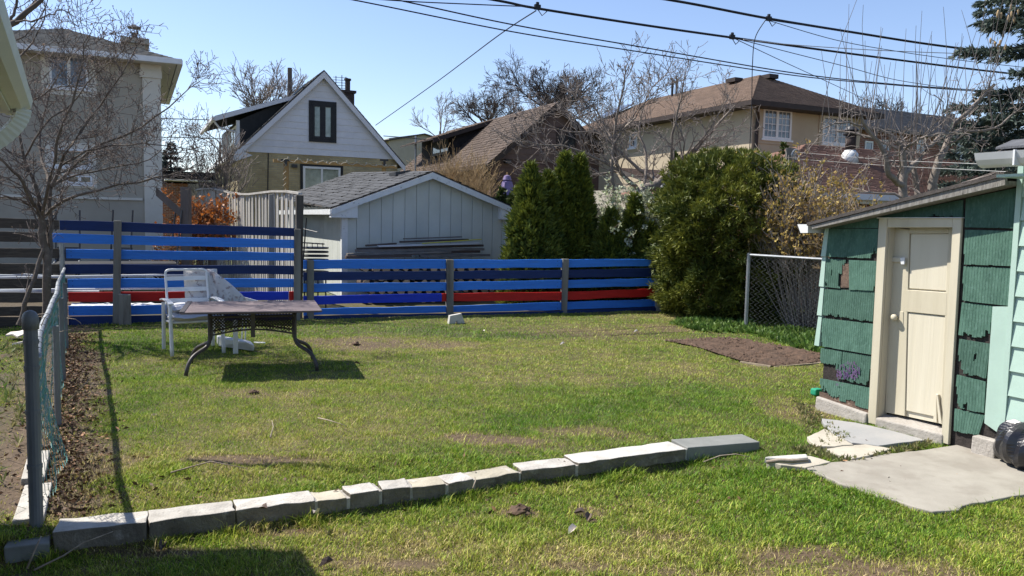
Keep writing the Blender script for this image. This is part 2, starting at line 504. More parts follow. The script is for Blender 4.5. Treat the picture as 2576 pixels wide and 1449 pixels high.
# ================================================================== garden bed
BED_PX = [(1672, 855), (1830, 848), (1990, 874), (2082, 893), (2082, 909), (1940, 919), (1862, 905), (1750, 870)]
bed_pts = [gp(x, y, 0.03) for x, y in BED_PX]
bed_xy = np.array([(p.x, p.y) for p in bed_pts])
bed = thing('garden_bed', 'bare brown soil bed edged with thin boards near the shed', 'garden bed', (bed_pts[0].x, bed_pts[0].y, 0))
cx, cy = bed_xy.mean(0)
sv, sf = [], []
NR = 9
for k in range(len(bed_pts)):
    pass
ring = []
for k in range(48):
    t = k / 48 * len(bed_pts)
    a, b = bed_xy[int(t) % len(bed_pts)], bed_xy[(int(t) + 1) % len(bed_pts)]
    ring.append(a + (b - a) * (t - int(t)))
ring = np.array(ring)
for r in range(NR + 1):
    q = np.array([cx, cy]) + (ring - np.array([cx, cy])) * (1 - r / NR * 0.97)
    zz = 0.025 + (fbm(q[:, 0] * 9, q[:, 1] * 9, 3) - 0.45) * 0.14 * (1 if r else 0)
    sv += [(a[0], a[1], z) for a, z in zip(q, zz)]
for r in range(NR):
    for k in range(48):
        sf.append((r * 48 + k, r * 48 + (k + 1) % 48, (r + 1) * 48 + (k + 1) % 48, (r + 1) * 48 + k))
sf.append(tuple(NR * 48 + k for k in range(48)))
MB().add(sv, sf).build('soil_mound', 'soil', bed, smooth=True)
rq = np.random.RandomState(6)
q_ = bed_xy.min(0) + rq.rand(2600, 2) * (bed_xy.max(0) - bed_xy.min(0))
q_ = q_[in_poly(q_[:, 0], q_[:, 1], bed_xy)]
cz = 0.02 + 0.02 * rq.rand(len(q_)); cr_s = 0.010 + 0.022 * rq.rand(len(q_)) ** 2
oct_ = np.array([(1, 0, 0), (0, 1, 0), (-1, 0, 0), (0, -1, 0), (0, 0, 0.9)], float)
cv = (np.column_stack([q_, cz])[:, None] + oct_[None] * (cr_s[:, None, None] * (0.7 + 0.6 * rq.rand(len(q_), 5, 1)))).reshape(-1, 3)
k5 = (np.arange(len(q_)) * 5)[:, None]
MB().np(cv, np.concatenate([k5 + np.array([[a, (a + 1) % 4, 4]]) for a in range(4)])).build('soil_crumbs', 'soil', bed, kind='stuff')
for a, b in [(0, 1), (1, 2), (2, 3), (4, 5), (5, 6)]:
    p, q = bed_pts[a], bed_pts[b]
    d = q - p
    n = Vector((-d.y, d.x, 0)).normalized()
    MB().box((p.x, p.y, -0.04), (d.x * 0.96, d.y * 0.96, -0.008), n * 0.024, (0, 0, 0.066)).build('edging_board', 'edging_wood', bed)
keep_out.append(bed_xy)

# ================================================================== turf
rs = np.random.RandomState(11)
def blades(n, ylo, yhi, h, w, seg):
    y = np.sqrt(rs.rand(n) * (yhi ** 2 - ylo ** 2) + ylo ** 2)
    x = (rs.rand(n) * 2 - 1) * 0.68 * y
    ok = np.ones(n, bool)
    for poly in keep_out:
        ok &= ~in_poly(x, y, poly)
    # behind the blue fence, left of the chain link and inside the shed nothing grows here
    fy = np.interp(x, [-8, -6.9, -3.6, 2.8, 9], [11.5, 11.95, 13.1, 15.5, 17.7])
    ok &= y < fy + 0.25
    sd = side_dist(x, y)
    ok &= ~((sd < 0.0) & (rs.rand(n) > 0.15 + 0.75 * (fbm(x * 1.5, y * 1.5, 2) > 0.47)) & (x < 0))
    shed_d = (x - 3.15) * math.cos(rad(26)) + (y - 7.0) * math.sin(rad(26))
    ok &= ~((shed_d > 0.0) & (y < 7.6) & (y > 3))
    b = bare(x, y)
    ok &= rs.rand(n) > b * 0.84
    x, y, b = x[ok], y[ok], b[ok]
    n = len(x)
    t = np.clip(tone(x, y) + b * 0.5 + rs.randn(n) * 0.24, 0, 1)
    z = hgt(x, y) - 0.004
    lush = 1 - tone(x, y)
    tuft = fbm(x * 7, y * 7, 2)
    hh = h * (0.35 + 0.75 * rs.rand(n)) * (0.45 + 0.5 * lush + 1.5 * np.clip(tuft - 0.42, 0, 1))
    rogue = rs.rand(n) < 0.012
    hh = np.where(rogue, hh * 1.9, hh)
    # taller, ungroomed tufts along the block edging and the slab
    line = np.interp(x, wl_x, wl_y)
    dl = y - line
    edge = np.exp(-((dl + 0.07) / 0.07) ** 2) * (x < wl_x[-1] + 0.1) * (fbm(x * 4, y, 2) > 0.45)
    hh *= 1 + 1.1 * edge
    az = rs.rand(n) * 2 * PI
    lean = (0.35 + 0.75 * rs.rand(n)) * hh
    dx, dy = np.cos(az) * lean, np.sin(az) * lean
    ww = w * (0.6 + 0.8 * rs.rand(n))
    sx, sy = -np.sin(az + rs.randn(n) * 0.6) * ww, np.cos(az + rs.randn(n) * 0.6) * ww
    g1 = np.array([0.085, 0.19, 0.012]); g2 = np.array([0.225, 0.31, 0.030]); g3 = np.array([0.38, 0.37, 0.075]); g4 = np.array([0.46, 0.37, 0.18])
    tt = t[:, None]
    c = np.where(tt < 0.4, g1 + (g2 - g1) * (tt / 0.4), np.where(tt < 0.75, g2 + (g3 - g2) * ((tt - 0.4) / 0.35), g3 + (g4 - g3) * ((tt - 0.75) / 0.25)))
    c = c * (0.45 + 1.35 * rs.rand(n)[:, None])
    thatch = rs.rand(n) < 0.07
    c = np.where(thatch[:, None], np.array([[0.52, 0.45, 0.27]]) * (0.6 + 0.6 * rs.rand(n)[:, None]), c)
    hh = np.where(thatch, hh * 0.45, hh)
    P0 = np.stack([x - sx, y - sy, z], 1); P1 = np.stack([x + sx, y + sy, z], 1)
    tip = np.stack([x + dx, y + dy, z + hh * 0.85], 1)
    if seg == 1:
        v = np.stack([P0, P1, tip], 1).reshape(-1, 3)
        f = np.arange(3 * n).reshape(-1, 3)
        return v, f, np.repeat(c, 3, 0)
    m0 = np.stack([x + dx * 0.4 - sx * 0.8, y + dy * 0.4 - sy * 0.8, z + hh * 0.6], 1)
    m1 = np.stack([x + dx * 0.4 + sx * 0.8, y + dy * 0.4 + sy * 0.8, z + hh * 0.6], 1)
    v = np.stack([P0, P1, m1, m0, tip], 1).reshape(-1, 3)
    k = np.arange(n)[:, None] * 5
    f = np.concatenate([k + np.array([[0, 1, 2]]), k + np.array([[0, 2, 3]]), k + np.array([[3, 2, 4]])])
    return v, f, np.repeat(c, 5, 0)
def turf(name, label, sets):
    vs_, fs_, cs_, k = [], [], [], 0
    for a in sets:
        v, f, c = blades(*a)
        vs_.append(v); fs_.append(f + k); cs_.append(c); k += len(v)
    c = np.concatenate(cs_)
    o = MB().np(np.concatenate(vs_), np.concatenate(fs_), np.concatenate([c, np.ones((len(c), 1))], 1)).build(name, 'grass_blade', loc=(0, 0, 0), kind='stuff')
    tag(o, label, 'grass')
turf('lawn_grass', 'short patchy spring grass, green with straw-coloured tufts', [(270000, 3.6, 5.6, 0.040, 0.0019, 2), (340000, 5.6, 8.2, 0.037, 0.0024, 1), (300000, 8.2, 11.5, 0.036, 0.0032, 1), (230000, 11.5, 16.5, 0.036, 0.0045, 1)])
# ================================================================== helpers for fences and buildings
def on_plane(px, py, p0, n):
    d = ray(px, py)
    return EYE + d * ((Vector(p0) - EYE).dot(n) / d.dot(n))
def tubes_np(P, R, sides=3):
    """many polylines of equal length at once: P (M,n,3), R (M,n)"""
    P, R = np.asarray(P, float), np.asarray(R, float)
    Mn, n = P.shape[:2]
    T = np.empty_like(P)
    T[:, 1:-1] = P[:, 2:] - P[:, :-2]
    T[:, 0] = P[:, 1] - P[:, 0]
    T[:, -1] = P[:, -1] - P[:, -2]
    T /= np.linalg.norm(T, axis=2, keepdims=True) + 1e-9
    ref = np.where(np.abs(T[..., 2:3]) < 0.8, np.array([0, 0, 1.0]), np.array([1.0, 0, 0]))
    A = np.cross(T, ref)
    A /= np.linalg.norm(A, axis=2, keepdims=True) + 1e-9
    B = np.cross(T, A)
    a = np.arange(sides) * 2 * PI / sides
    ring = P[:, :, None] + (A[:, :, None] * np.cos(a)[None, None, :, None] + B[:, :, None] * np.sin(a)[None, None, :, None]) * R[:, :, None, None]
    v = ring.reshape(-1, 3)
    base = (np.arange(Mn) * n * sides)[:, None, None]
    i = (np.arange(n - 1) * sides)[None, :, None]
    k = np.arange(sides)[None, None, :]
    k2 = (k + 1) % sides
    f = np.stack([base + i + k, base + i + k2, base + i + sides + k2, base + i + sides + k], -1).reshape(-1, 4)
    return v, f

M('paint_blue', (0.042, 0.215, 0.74), (0.034, 0.175, 0.62), scale=2.2, rough=0.55, bump=0.6, bscale=20, stretch=(0.6, 0.6, 9), c3=(0.06, 0.17, 0.46), s3=6, k3=(0.55, 0.75), orand=0.14)
M('paint_royal', (0.012, 0.045, 0.52), (0.010, 0.036, 0.42), scale=2.2, rough=0.55, bump=0.35, bscale=14, stretch=(1, 1, 8), orand=0.06)
M('paint_navy', (0.012, 0.032, 0.13), (0.009, 0.024, 0.10), scale=3, rough=0.6, bump=0.35, bscale=14, stretch=(1, 1, 8), orand=0.12)
M('paint_red', (0.50, 0.015, 0.014), (0.40, 0.012, 0.011), scale=3, rough=0.55, bump=0.35, bscale=14, stretch=(1, 1, 8), orand=0.06)
M('dark_board', (0.085, 0.073, 0.062), (0.05, 0.043, 0.037), scale=6, bump=0.5, bscale=20, stretch=(1, 1, 7), c3=(0.12, 0.115, 0.09), s3=10, k3=(0.6, 0.8), orand=0.2)
M('post_wood', (0.23, 0.225, 0.20), (0.14, 0.13, 0.115), scale=6, bump=0.7, bscale=26, stretch=(1, 1, 0.15), c3=(0.06, 0.055, 0.05), s3=7, k3=(0.58, 0.75), orand=0.15)
M('post_black', (0.05, 0.042, 0.036), (0.11, 0.10, 0.09), scale=5, bump=0.7, bscale=26, stretch=(1, 1, 0.15))
M('picket_wood', (0.47, 0.445, 0.40), (0.35, 0.325, 0.285), scale=5, bump=0.4, bscale=30, stretch=(1, 1, 0.12), c3=(0.27, 0.25, 0.22), s3=9, k3=(0.58, 0.75), orand=0.2)
M('galvanised', (0.33, 0.345, 0.355), (0.25, 0.265, 0.275), scale=14, rough=0.45, spec=0.5, metal=0.55, bump=0.1, bscale=60)
M('post_pipe', (0.10, 0.11, 0.12), (0.17, 0.18, 0.19), scale=5, rough=0.5, stretch=(1, 1, 0.3), spec=0.4)
M('vinyl_teal', (0.11, 0.36, 0.31), (0.06, 0.26, 0.23), scale=4, rough=0.35, spec=0.6, c3=(0.36, 0.42, 0.41), s3=9, k3=(0.5, 0.6))
M('wire_grey', (0.22, 0.235, 0.24), (0.14, 0.155, 0.16), scale=6, rough=0.45, spec=0.5, metal=0.3)

M('felt_dark', (0.05, 0.045, 0.045), (0.03, 0.028, 0.028), scale=9)
# ================================================================== the blue board fence
FPX, FY = [-200, 165, 742, 1650, 1760], [11.2, 12.0, 13.2, 15.6, 15.9]
def fy(px):
    return float(np.interp(px, FPX, FY))
def fpt(px, py, back=0.0):
    p = at(px, py, fy(px))
    return p + V * back
NB = V
def fence_board(par, mat, xa, ta, ba, xb, tb, bb, name='board', back=0.055, th=0.034):
    a0, a1 = fpt(xa, ta), fpt(xa, ba)
    b0, b1 = fpt(xb, tb), fpt(xb, bb)
    a1 = Vector((a0.x, a0.y, a1.z)); b1 = Vector((b0.x, b0.y, b1.z))
    d = (b0 - a0).normalized()
    n = Vector((-d.y, d.x, 0)).normalized()
    NS = 7
    mb = MB()
    for s in range(NS + 1):
        k = s / NS
        t, b = a0.lerp(b0, k), a1.lerp(b1, k)
        w1, w2 = random.uniform(-0.006, 0.006), random.uniform(-0.006, 0.006)
        f0 = n * (back + random.uniform(-0.003, 0.003))
        mb.v += [tuple(t + f0 + Z * w1), tuple(b + f0 + Z * w2), tuple(b + f0 + n * th + Z * w2), tuple(t + f0 + n * th + Z * w1)]
    for s in range(NS):
        q, r = s * 4, s * 4 + 4
        mb.f += [(q, q + 1, r + 1, r), (q + 1, q + 2, r + 2, r + 1), (q + 2, q + 3, r + 3, r + 2), (q + 3, q, r, r + 3)]
    mb.f += [(3, 2, 1, 0), (NS * 4, NS * 4 + 1, NS * 4 + 2, NS * 4 + 3)]
    o = mb.build(name, mat, par)
    bevel(o, 0.003)
    nails = MB()                                    # a pair of nail heads near each end
    Lb = (b0 - a0).length
    for k in (0.07 / max(Lb, 0.3), 1 - 0.07 / max(Lb, 0.3)):
        for q in (0.25, 0.75):
            c_ = a0.lerp(b0, k).lerp(a1.lerp(b1, k), q) + n * (back - 0.001)
            nails.tube([c_, c_ - n * 0.004], 0.006, 6)
    if Lb > 0.6: nails.build('nail_heads', 'felt_dark', o, kind='stuff')
    return o
def fence_post(par, mat, xl, xr, top, bot, xbl=None, xbr=None, depth=0.09, name='post', Y=None, front=0.0):
    Yc = Y or fy((xl + xr) / 2)
    a, b = at(xl, top, Yc), at(xr, top, Yc)
    c, d = at(xbl if xbl is not None else xl, bot, Yc), at(xbr if xbr is not None else xr, bot, Yc)
    b.z = a.z; d.z = c.z = min(c.z, d.z, -0.02)
    n = V * depth
    s = -V * front
    mb = MB().hexa([p + s for p in (c, d, d + n, c + n)], [p + s for p in (a, b, b + n, a + n)])
    o = mb.build(name, mat, par)
    bevel(o, 0.006, 2)
    return o
tall = thing('board_fence', 'tall slatted board fence painted in blue, navy and red stripes', 'fence', (fpt(450, 800).x, fpt(450, 800).y, 0))
rows = [  # (top, bottom) at x=0, at x=389..470, at x=742, and colour
    ((548, 574), (574, 595), 'paint_navy', 148), ((583, 608), (604, 625), 'paint_blue', 130), ((624, 648), (636, 657), 'paint_blue', 164),
    ((664, 689), (669, 691), 'paint_navy', 160), ((702, 726), (702, 723), 'paint_blue', 168), ((737, 762), (734, 756), 'paint_red', 170),
    ((772, 797), (765, 787), 'paint_blue', 170), ((799, 826), (790, 817), 'paint_navy', 170)]
for i, ((t0, b0), (t1, b1), colr, split) in enumerate(rows):
    f = lambda x: (t0 + (t1 - t0) * x / 742, b0 + (b1 - b0) * x / 742)
    ta, ba = f(-160)
    ts, bs = f(split)
    te, be = f(742)
    fence_board(tall, 'dark_board', -160, ta, ba, split - 0.6, ts, bs)
    if i == 5:
        tm, bm = f(585)
        fence_board(tall, 'paint_red', split, ts, bs, 584, tm, bm)
        tq, bq = f(727)
        fence_board(tall, 'paint_royal', 585, tm, bm, 727, tq, bq)
        fence_board(tall, 'paint_red', 727.5, tq, bq, 742, te, be)
    else:
        fence_board(tall, colr, split, ts, bs, 742, te, be)
fence_post(tall, 'post_wood', 286, 306, 555, 832, 283, 302)
fence_post(tall, 'post_wood', 741, 757, 576, 818, 739, 756, depth=0.1)
fence_post(tall, 'post_black', 746, 764, 491, 815, 744, 760, depth=0.1, Y=fy(750) + 0.16)
fence_post(tall, 'dark_board', -60, -36, 540, 832)
low = thing('low_fence', 'low board fence with striped blue and red planks before the garage', 'fence', (fpt(1220, 800).x, fpt(1220, 800).y, 0))
xs4 = [765, 1124.5, 1414.5, 1654]
rows2 = [([654, 654, 653, 652], [677, 676, 673, 669.5], ['paint_blue'] * 3), ([685, 682.7, 680, 675], [706.6, 703.5, 699.6, 696], ['paint_navy'] * 3),
         ([715, 711, 705, 701], [736, 731.6, 725.6, 719.6], ['paint_blue'] * 3), ([746, 739, 735, 727], [767, 759, 756, 746], ['paint_royal', 'paint_red', 'paint_red']),
         ([778, 771, 761, 753], [794, 787, 781, 771], ['paint_blue'] * 3), ([795, 788.5, 782.5, 772.5], [822, 819, 806, 799], ['paint_navy'] * 3)]
for i, (ts, bs, cols) in enumerate(rows2):
    for s in range(3):
        x0, x1 = xs4[s], xs4[s + 1]
        if i == 3 and s == 0:                      # the royal plank ends in a red tip
            tm, bm = ts[0] + (ts[1] - ts[0]) * 0.97, bs[0] + (bs[1] - bs[0]) * 0.97
            fence_board(low, cols[s], x0, ts[0], bs[0], 1114, tm, bm)
            fence_board(low, 'paint_red', 1114.4, tm, bm, 1124.2, ts[1], bs[1])
            continue
        fence_board(low, cols[s], x0, ts[s], bs[s], x1 - 0.3, ts[s + 1], bs[s + 1], back=0.055 if i < 5 else 0.02)
fence_post(low, 'post_wood', 773, 790, 654.5, 806)
fence_post(low, 'post_wood', 1124, 1142, 653, 790, 1125, 1141)
fence_post(low, 'post_wood', 1417, 1432, 651.5, 777, 1414, 1427)
fence_post(low, 'post_wood', 1651, 1664, 700, 775)
# white stone against the plank at the foot of the fence
p = on_ground(1148, 815)
o = MB().slab([p + U * a + Z * b for a, b in [(-0.13, 0), (-0.11, 0.14), (0.09, 0.17), (0.15, 0.01), (0.03, 0), (0.01, 0.06), (-0.03, 0)]], V * 0.08).build('broken_stone', 'block_white')
tag(o, 'pale broken stone leaning on the foot of the low fence', 'stone')
# short stump of a post
st = thing('old_stump_post', 'short weathered grey post stump standing before the tall fence', 'post', (at(315, 833, fy(315) - 0.12).x, at(315, 833, fy(315) - 0.12).y, 0))
fence_post(st, 'post_wood', 299, 329, 741, 834, 300, 331, depth=0.14, Y=fy(315) - 0.18, name='stump')

# ================================================================== chain-link fences
def link_mesh(rail_pts, zbot, pitch=0.055, wire=0.0022, bulge=None):
    """zigzag wires hung between a rail (list of points, ordered) and the ground line"""
    rp = [Vector(p) for p in rail_pts]
    L = [0]
    for a, b in zip(rp, rp[1:]):
        L.append(L[-1] + (b - a).length)
    n = int(L[-1] / pitch)
    s = np.linspace(0, L[-1], n)
    X = np.interp(s, L, [p.x for p in rp]); Y = np.interp(s, L, [p.y for p in rp]); T = np.interp(s, L, [p.z for p in rp])
    d = (rp[-1] - rp[0]); d.z = 0; d.normalize()
    nr = Vector((d.y, -d.x, 0))
    m = 2 * int((max(T) - zbot) / pitch) + 1
    k = np.arange(m)
    zz = T[:, None] + (zbot - T[:, None]) * (k / (m - 1))[None]
    zig = np.where(k % 2 == 0, -0.5, 0.5)[None] * pitch * 1.04
    bul = np.zeros_like(zz) if bulge is None else bulge(s[:, None], (T[:, None] - zz) / (T[:, None] - zbot))
    P = np.stack([X[:, None] + d.x * zig + nr.x * bul, Y[:, None] + d.y * zig + nr.y * bul, zz], -1)
    return tubes_np(P, np.full((n, m), wire), 3)
rail_px = [(95, 900, 4.4), (96, 872, 4.87), (98.6, 844, 5.3), (110, 810, 5.96), (122, 786, 6.5), (133, 757, 7.35), (142, 740, 8.0), (146, 712, 9.3), (155, 692, 10.6), (162, 676, 11.7)]
rail = [at(*q) for q in rail_px]
cl = thing('chain_link_fence', 'teal chain-link fence with grey pipe rail running back along the lawn', 'fence', (FENCE_A.x, FENCE_A.y, 0))
# near end post with its domed cap
mb = MB().tube([(FENCE_A.x, FENCE_A.y, -0.25), (FENCE_A.x, FENCE_A.y, at(85, 805, FENCE_A.y).z)], 0.034, 14)
ep = mb.build('end_post', 'post_pipe', cl, smooth=False)
zt = at(85, 805, FENCE_A.y).z
mb = MB()
prof = [(0.041, -0.05), (0.041, 0.0), (0.040, 0.012), (0.036, 0.028), (0.026, 0.043), (0.012, 0.051), (0.002, 0.053)]
mb.tube([(FENCE_A.x, FENCE_A.y, zt + h) for _, h in prof], [r for r, _ in prof], 14)
mb.build('post_cap', 'post_pipe', ep, smooth=True)
for h in (0.32, 0.62, 0.86, 1.0):
    MB().tube([(FENCE_A.x, FENCE_A.y, h), (FENCE_A.x, FENCE_A.y, h + 0.022)], 0.0385, 14).build('tension_band', 'post_pipe', ep)
MB().tube(rail, 0.021, 10).build('top_rail', 'galvanised', cl, smooth=True)
rings = MB()
for q in range(1, len(rail)):
    for k in (0.15, 0.6):
        c = rail[q - 1].lerp(rail[q], k); d = (rail[q] - rail[q - 1]).normalized()
        MB().tube([c, c + d * 0.02], 0.0245, 8).build('tie_band', 'wire_grey', cl)
sdr = (FENCE_B - FENCE_A).normalized(); sdn = Vector((-sdr.y, sdr.x, 0))
for t, top in ((2.35, 0.80), (4.3, 0.84), (6.3, 0.84)):
    c = FENCE_A + sdr * t + Vector((sdr.y, -sdr.x, 0)) * 0.05
    MB().tube([(c.x, c.y, -0.1), (c.x, c.y, top)], 0.024, 10).build('line_post', 'post_pipe', cl, smooth=False)
c = at(160, 800, 12.0)
MB().tube([(c.x, c.y, -0.1), (c.x, c.y, 1.24)], 0.036, 10).build('line_post', 'galvanised', cl)
def sag(s, k):
    return 0.05 * np.sin(s * 2.3) * k + 0.10 * np.clip(1 - np.abs(s - 1.1) / 0.9, 0, 1) * k ** 2 + 0.02 * np.sin(s * 9.1 + k * 5) * k
v, f = link_mesh(rail, 0.01, 0.056, 0.0024, sag)
MB().np(v, f).build('wire_mesh', 'vinyl_teal', cl)
# short return of plain mesh to the left of the end post
ra = Vector((FENCE_A.x, FENCE_A.y, 0.98)); rb = ra - U * 1.1
rt = thing('mesh_gate', 'thin grey chain-link panel beside the near fence post', 'fence', ((ra.x + rb.x) / 2, (ra.y + rb.y) / 2, 0))
v, f = link_mesh([ra, rb], 0.02, 0.075, 0.0018)
MB().np(v, f).build('wire_mesh', 'wire_grey', rt)
MB().tube([rb + Z * -1.0, rb + Z * 0.05], 0.02, 8).build('post', 'galvanised', rt)
# chain-link panel between yew and shed
ra, rb = at(1884, 641, 13.1), at(2150, 657, 11.8)
cr_ = thing('grey_chain_link_fence', 'galvanised chain-link panel between the round yew and the green shed', 'fence', (ra.x, ra.y, 0))
MB().tube([ra, rb], 0.022, 8).build('top_rail', 'galvanised', cr_)
MB().tube([(ra.x, ra.y, -0.1), (ra.x, ra.y, ra.z + 0.03)], 0.03, 10).build('post', 'galvanised', cr_)
v, f = link_mesh([ra, rb], 0.06, 0.085, 0.0030)
MB().np(v, f).build('wire_mesh', 'wire_grey', cr_)

# ================================================================== picket fence behind
pk = thing('picket_fence', 'tall weathered fence of narrow upright pickets left of the garage', 'fence', (at(640, 700, 16).x, at(640, 700, 16).y, 0))
A, B = at(496, 481, 20.5), at(757, 494, 14.6)
NPK = 62
top_a, top_b = A.z, B.z
shared = []
for v_ in range(4):
    mb = MB().cbox((0, 0, 0.5), (0.058, 0, 0), (0, 0.018, 0), (0, 0, 1))
    me = bpy.data.meshes.new('picket'); me.from_pydata(mb.v, [], mb.f); me.materials.append(MATS['picket_wood']); shared.append(me)
pd = (B - A); pd.z = 0
pang = math.atan2(pd.y, pd.x)
for k in range(NPK):
    t = k / (NPK - 1)
    c = A.lerp(B, t)
    sagz = 0.05 * math.sin(t * 9)
    o = bpy.data.objects.new('picket', shared[k % 4])
    COL.objects.link(o)
    o.parent = pk
    o.location = (c.x - ROOT[pk][0], c.y - ROOT[pk][1], 0.03)
    o.rotation_euler = (random.uniform(-0.01, 0.01), random.uniform(-0.012, 0.012), pang + random.uniform(-0.1, 0.1))
    o.scale = (random.uniform(0.85, 1.2), 1, c.z + sagz - 0.03)
cap = [A.lerp(B, k / 10) + Z * (0.05 * math.sin(k / 10 * 9) + 0.012) for k in range(11)]
mb = MB()
nn = Vector((-pd.y, pd.x, 0)).normalized()
for a, b in zip(cap, cap[1:]):
    mb.hexa([a - nn * 0.05, b - nn * 0.05, b + nn * 0.03, a + nn * 0.03], [a - nn * 0.05 + Z * 0.04, b - nn * 0.05 + Z * 0.04, b + nn * 0.03 + Z * 0.04, a + nn * 0.03 + Z * 0.04])
mb.build('cap_rail', 'picket_wood', pk)
fence_post(pk, 'post_wood', 677, 691, 489, 720, 674, 688, Y=15.75, depth=0.08)
fence_post(pk, 'post_wood', 524, 546, 562, 720, Y=17.6, depth=0.1)
# ================================================================== the green lean-to shed and the house it leans on
M('shingle_green', (0.074, 0.150, 0.112), (0.05, 0.108, 0.08), scale=12, rough=0.85, bump=0.3, bscale=90, stretch=(1, 1, 0.5), c3=(0.10, 0.185, 0.148), s3=50, k3=(0.5, 0.75), orand=0.16)
M('felt_black', (0.028, 0.024, 0.022), (0.05, 0.042, 0.038), scale=20, rough=0.9, bump=0.6, bscale=60)
M('rust_board', (0.17, 0.115, 0.085), (0.09, 0.062, 0.048), scale=16, bump=0.8, bscale=40, c3=(0.32, 0.26, 0.21), s3=20, k3=(0.6, 0.72))
M('cream_paint', (0.58, 0.53, 0.405), (0.50, 0.45, 0.335), scale=5, rough=0.5, bump=0.25, bscale=16, stretch=(1, 1, 0.12), c3=(0.36, 0.30, 0.205), s3=9, k3=(0.6, 0.78), spec=0.3)
M('cream_panel', (0.64, 0.59, 0.47), (0.58, 0.53, 0.41), scale=5, rough=0.5, bump=0.4, bscale=22, stretch=(1, 1, 0.05), c3=(0.52, 0.46, 0.35), s3=12, k3=(0.66, 0.78), spec=0.3)
M('mint_siding', (0.40, 0.54, 0.465), (0.37, 0.50, 0.43), scale=4, rough=0.45, bump=0.08, bscale=30, spec=0.35)
M('white_metal', (0.74, 0.75, 0.75), (0.66, 0.67, 0.67), scale=4, rough=0.35, spec=0.5)
M('rake_wood', (0.27, 0.26, 0.235), (0.17, 0.155, 0.14), scale=7, bump=0.7, bscale=25, stretch=(6, 6, 1), c3=(0.06, 0.055, 0.05), s3=5, k3=(0.58, 0.68))
M('roof_felt', (0.06, 0.053, 0.05), (0.09, 0.078, 0.07), scale=14, rough=0.9, bump=0.7, bscale=80)
M('shingle_grey', (0.115, 0.118, 0.125), (0.075, 0.078, 0.085), scale=9, rough=0.9, bump=0.6, bscale=90, orand=0.12)
M('dark_gap', (0.012, 0.011, 0.01), (0.02, 0.018, 0.016), scale=5)
M('cast_concrete', (0.40, 0.37, 0.33), (0.31, 0.285, 0.25), scale=8, bump=0.8, bscale=45, c3=(0.2, 0.18, 0.155), s3=26, k3=(0.62, 0.74))
DL = gp(2188.5, 1062, 0.0)
SA = rad(26)
WD = Vector((math.sin(SA), -math.cos(SA), 0))            # along the wall towards the camera
WN = Vector((-math.cos(SA), -math.sin(SA), 0))           # out of the wall
def sw(px, py, out=0.0):
    return on_plane(px, py, DL + WN * out, WN)
def d4(c):   # close-up A (origin 2980,780)
    return 1999.0 + c[0] * 0.4259, 523.2 + c[1] * 0.4259
def d6(c):   # close-up B (origin 2880,600)
    return 1931.9 + c[0] / 3, 402.5 + c[1] / 3
def d7(c):   # close-up C (origin 2880,1200)
    return 1931.9 + c[0] / 3, 805 + c[1] / 3
shed = thing('lean_to_shed', 'small lean-to shed with ragged green ridged shingles and cream door', 'shed', (DL.x, DL.y, 0))
# core walls
Lc, Rc = sw(2064, 1000), sw(2530, 1100)
tL = (Lc - DL).dot(WD); tR = (Rc - DL).dot(WD)
def S(t, z, out=0.0):
    p = DL + WD * t + WN * out
    return Vector((p.x, p.y, z))
zl, zr = sw(2084, 568).z, sw(2545, 462).z
def roof_z(t):
    tl = (sw(2084, 568) - DL).dot(WD); tr = (sw(2545, 462) - DL).dot(WD)
    return zl + (zr - zl) * (t - tl) / (tr - tl)
t_do0, t_do1 = 0.045, 0.715
z_door = sw(*d4((750, 116))).z
mb = MB()
for a, b, z0, z1a, z1b in ((tL + 0.01, t_do0, 0.0, roof_z(tL), roof_z(t_do0)), (t_do1, tR, 0.0, roof_z(t_do1), roof_z(tR)), (t_do0, t_do1, z_door, roof_z(t_do0), roof_z(t_do1))):
    mb.hexa([S(a, z0, -0.006), S(b, z0, -0.006), S(b, z0, -0.09), S(a, z0, -0.09)], [S(a, z1a, -0.006), S(b, z1b, -0.006), S(b, z1b, -0.09), S(a, z1a, -0.09)])
mb.build('wall_core', 'felt_black', shed)
mb = MB().hexa([S(tL + 0.01, 0, -0.09), S(tL + 0.09, 0, -0.09), S(tL + 0.09, 0, -2.2), S(tL + 0.01, 0, -2.2)], [S(tL + 0.01, roof_z(tL), -0.09), S(tL + 0.09, roof_z(tL), -0.09), S(tL + 0.09, roof_z(tL), -2.2), S(tL + 0.01, roof_z(tL), -2.2)])
mb.build('back_wall', 'shingle_green', shed)
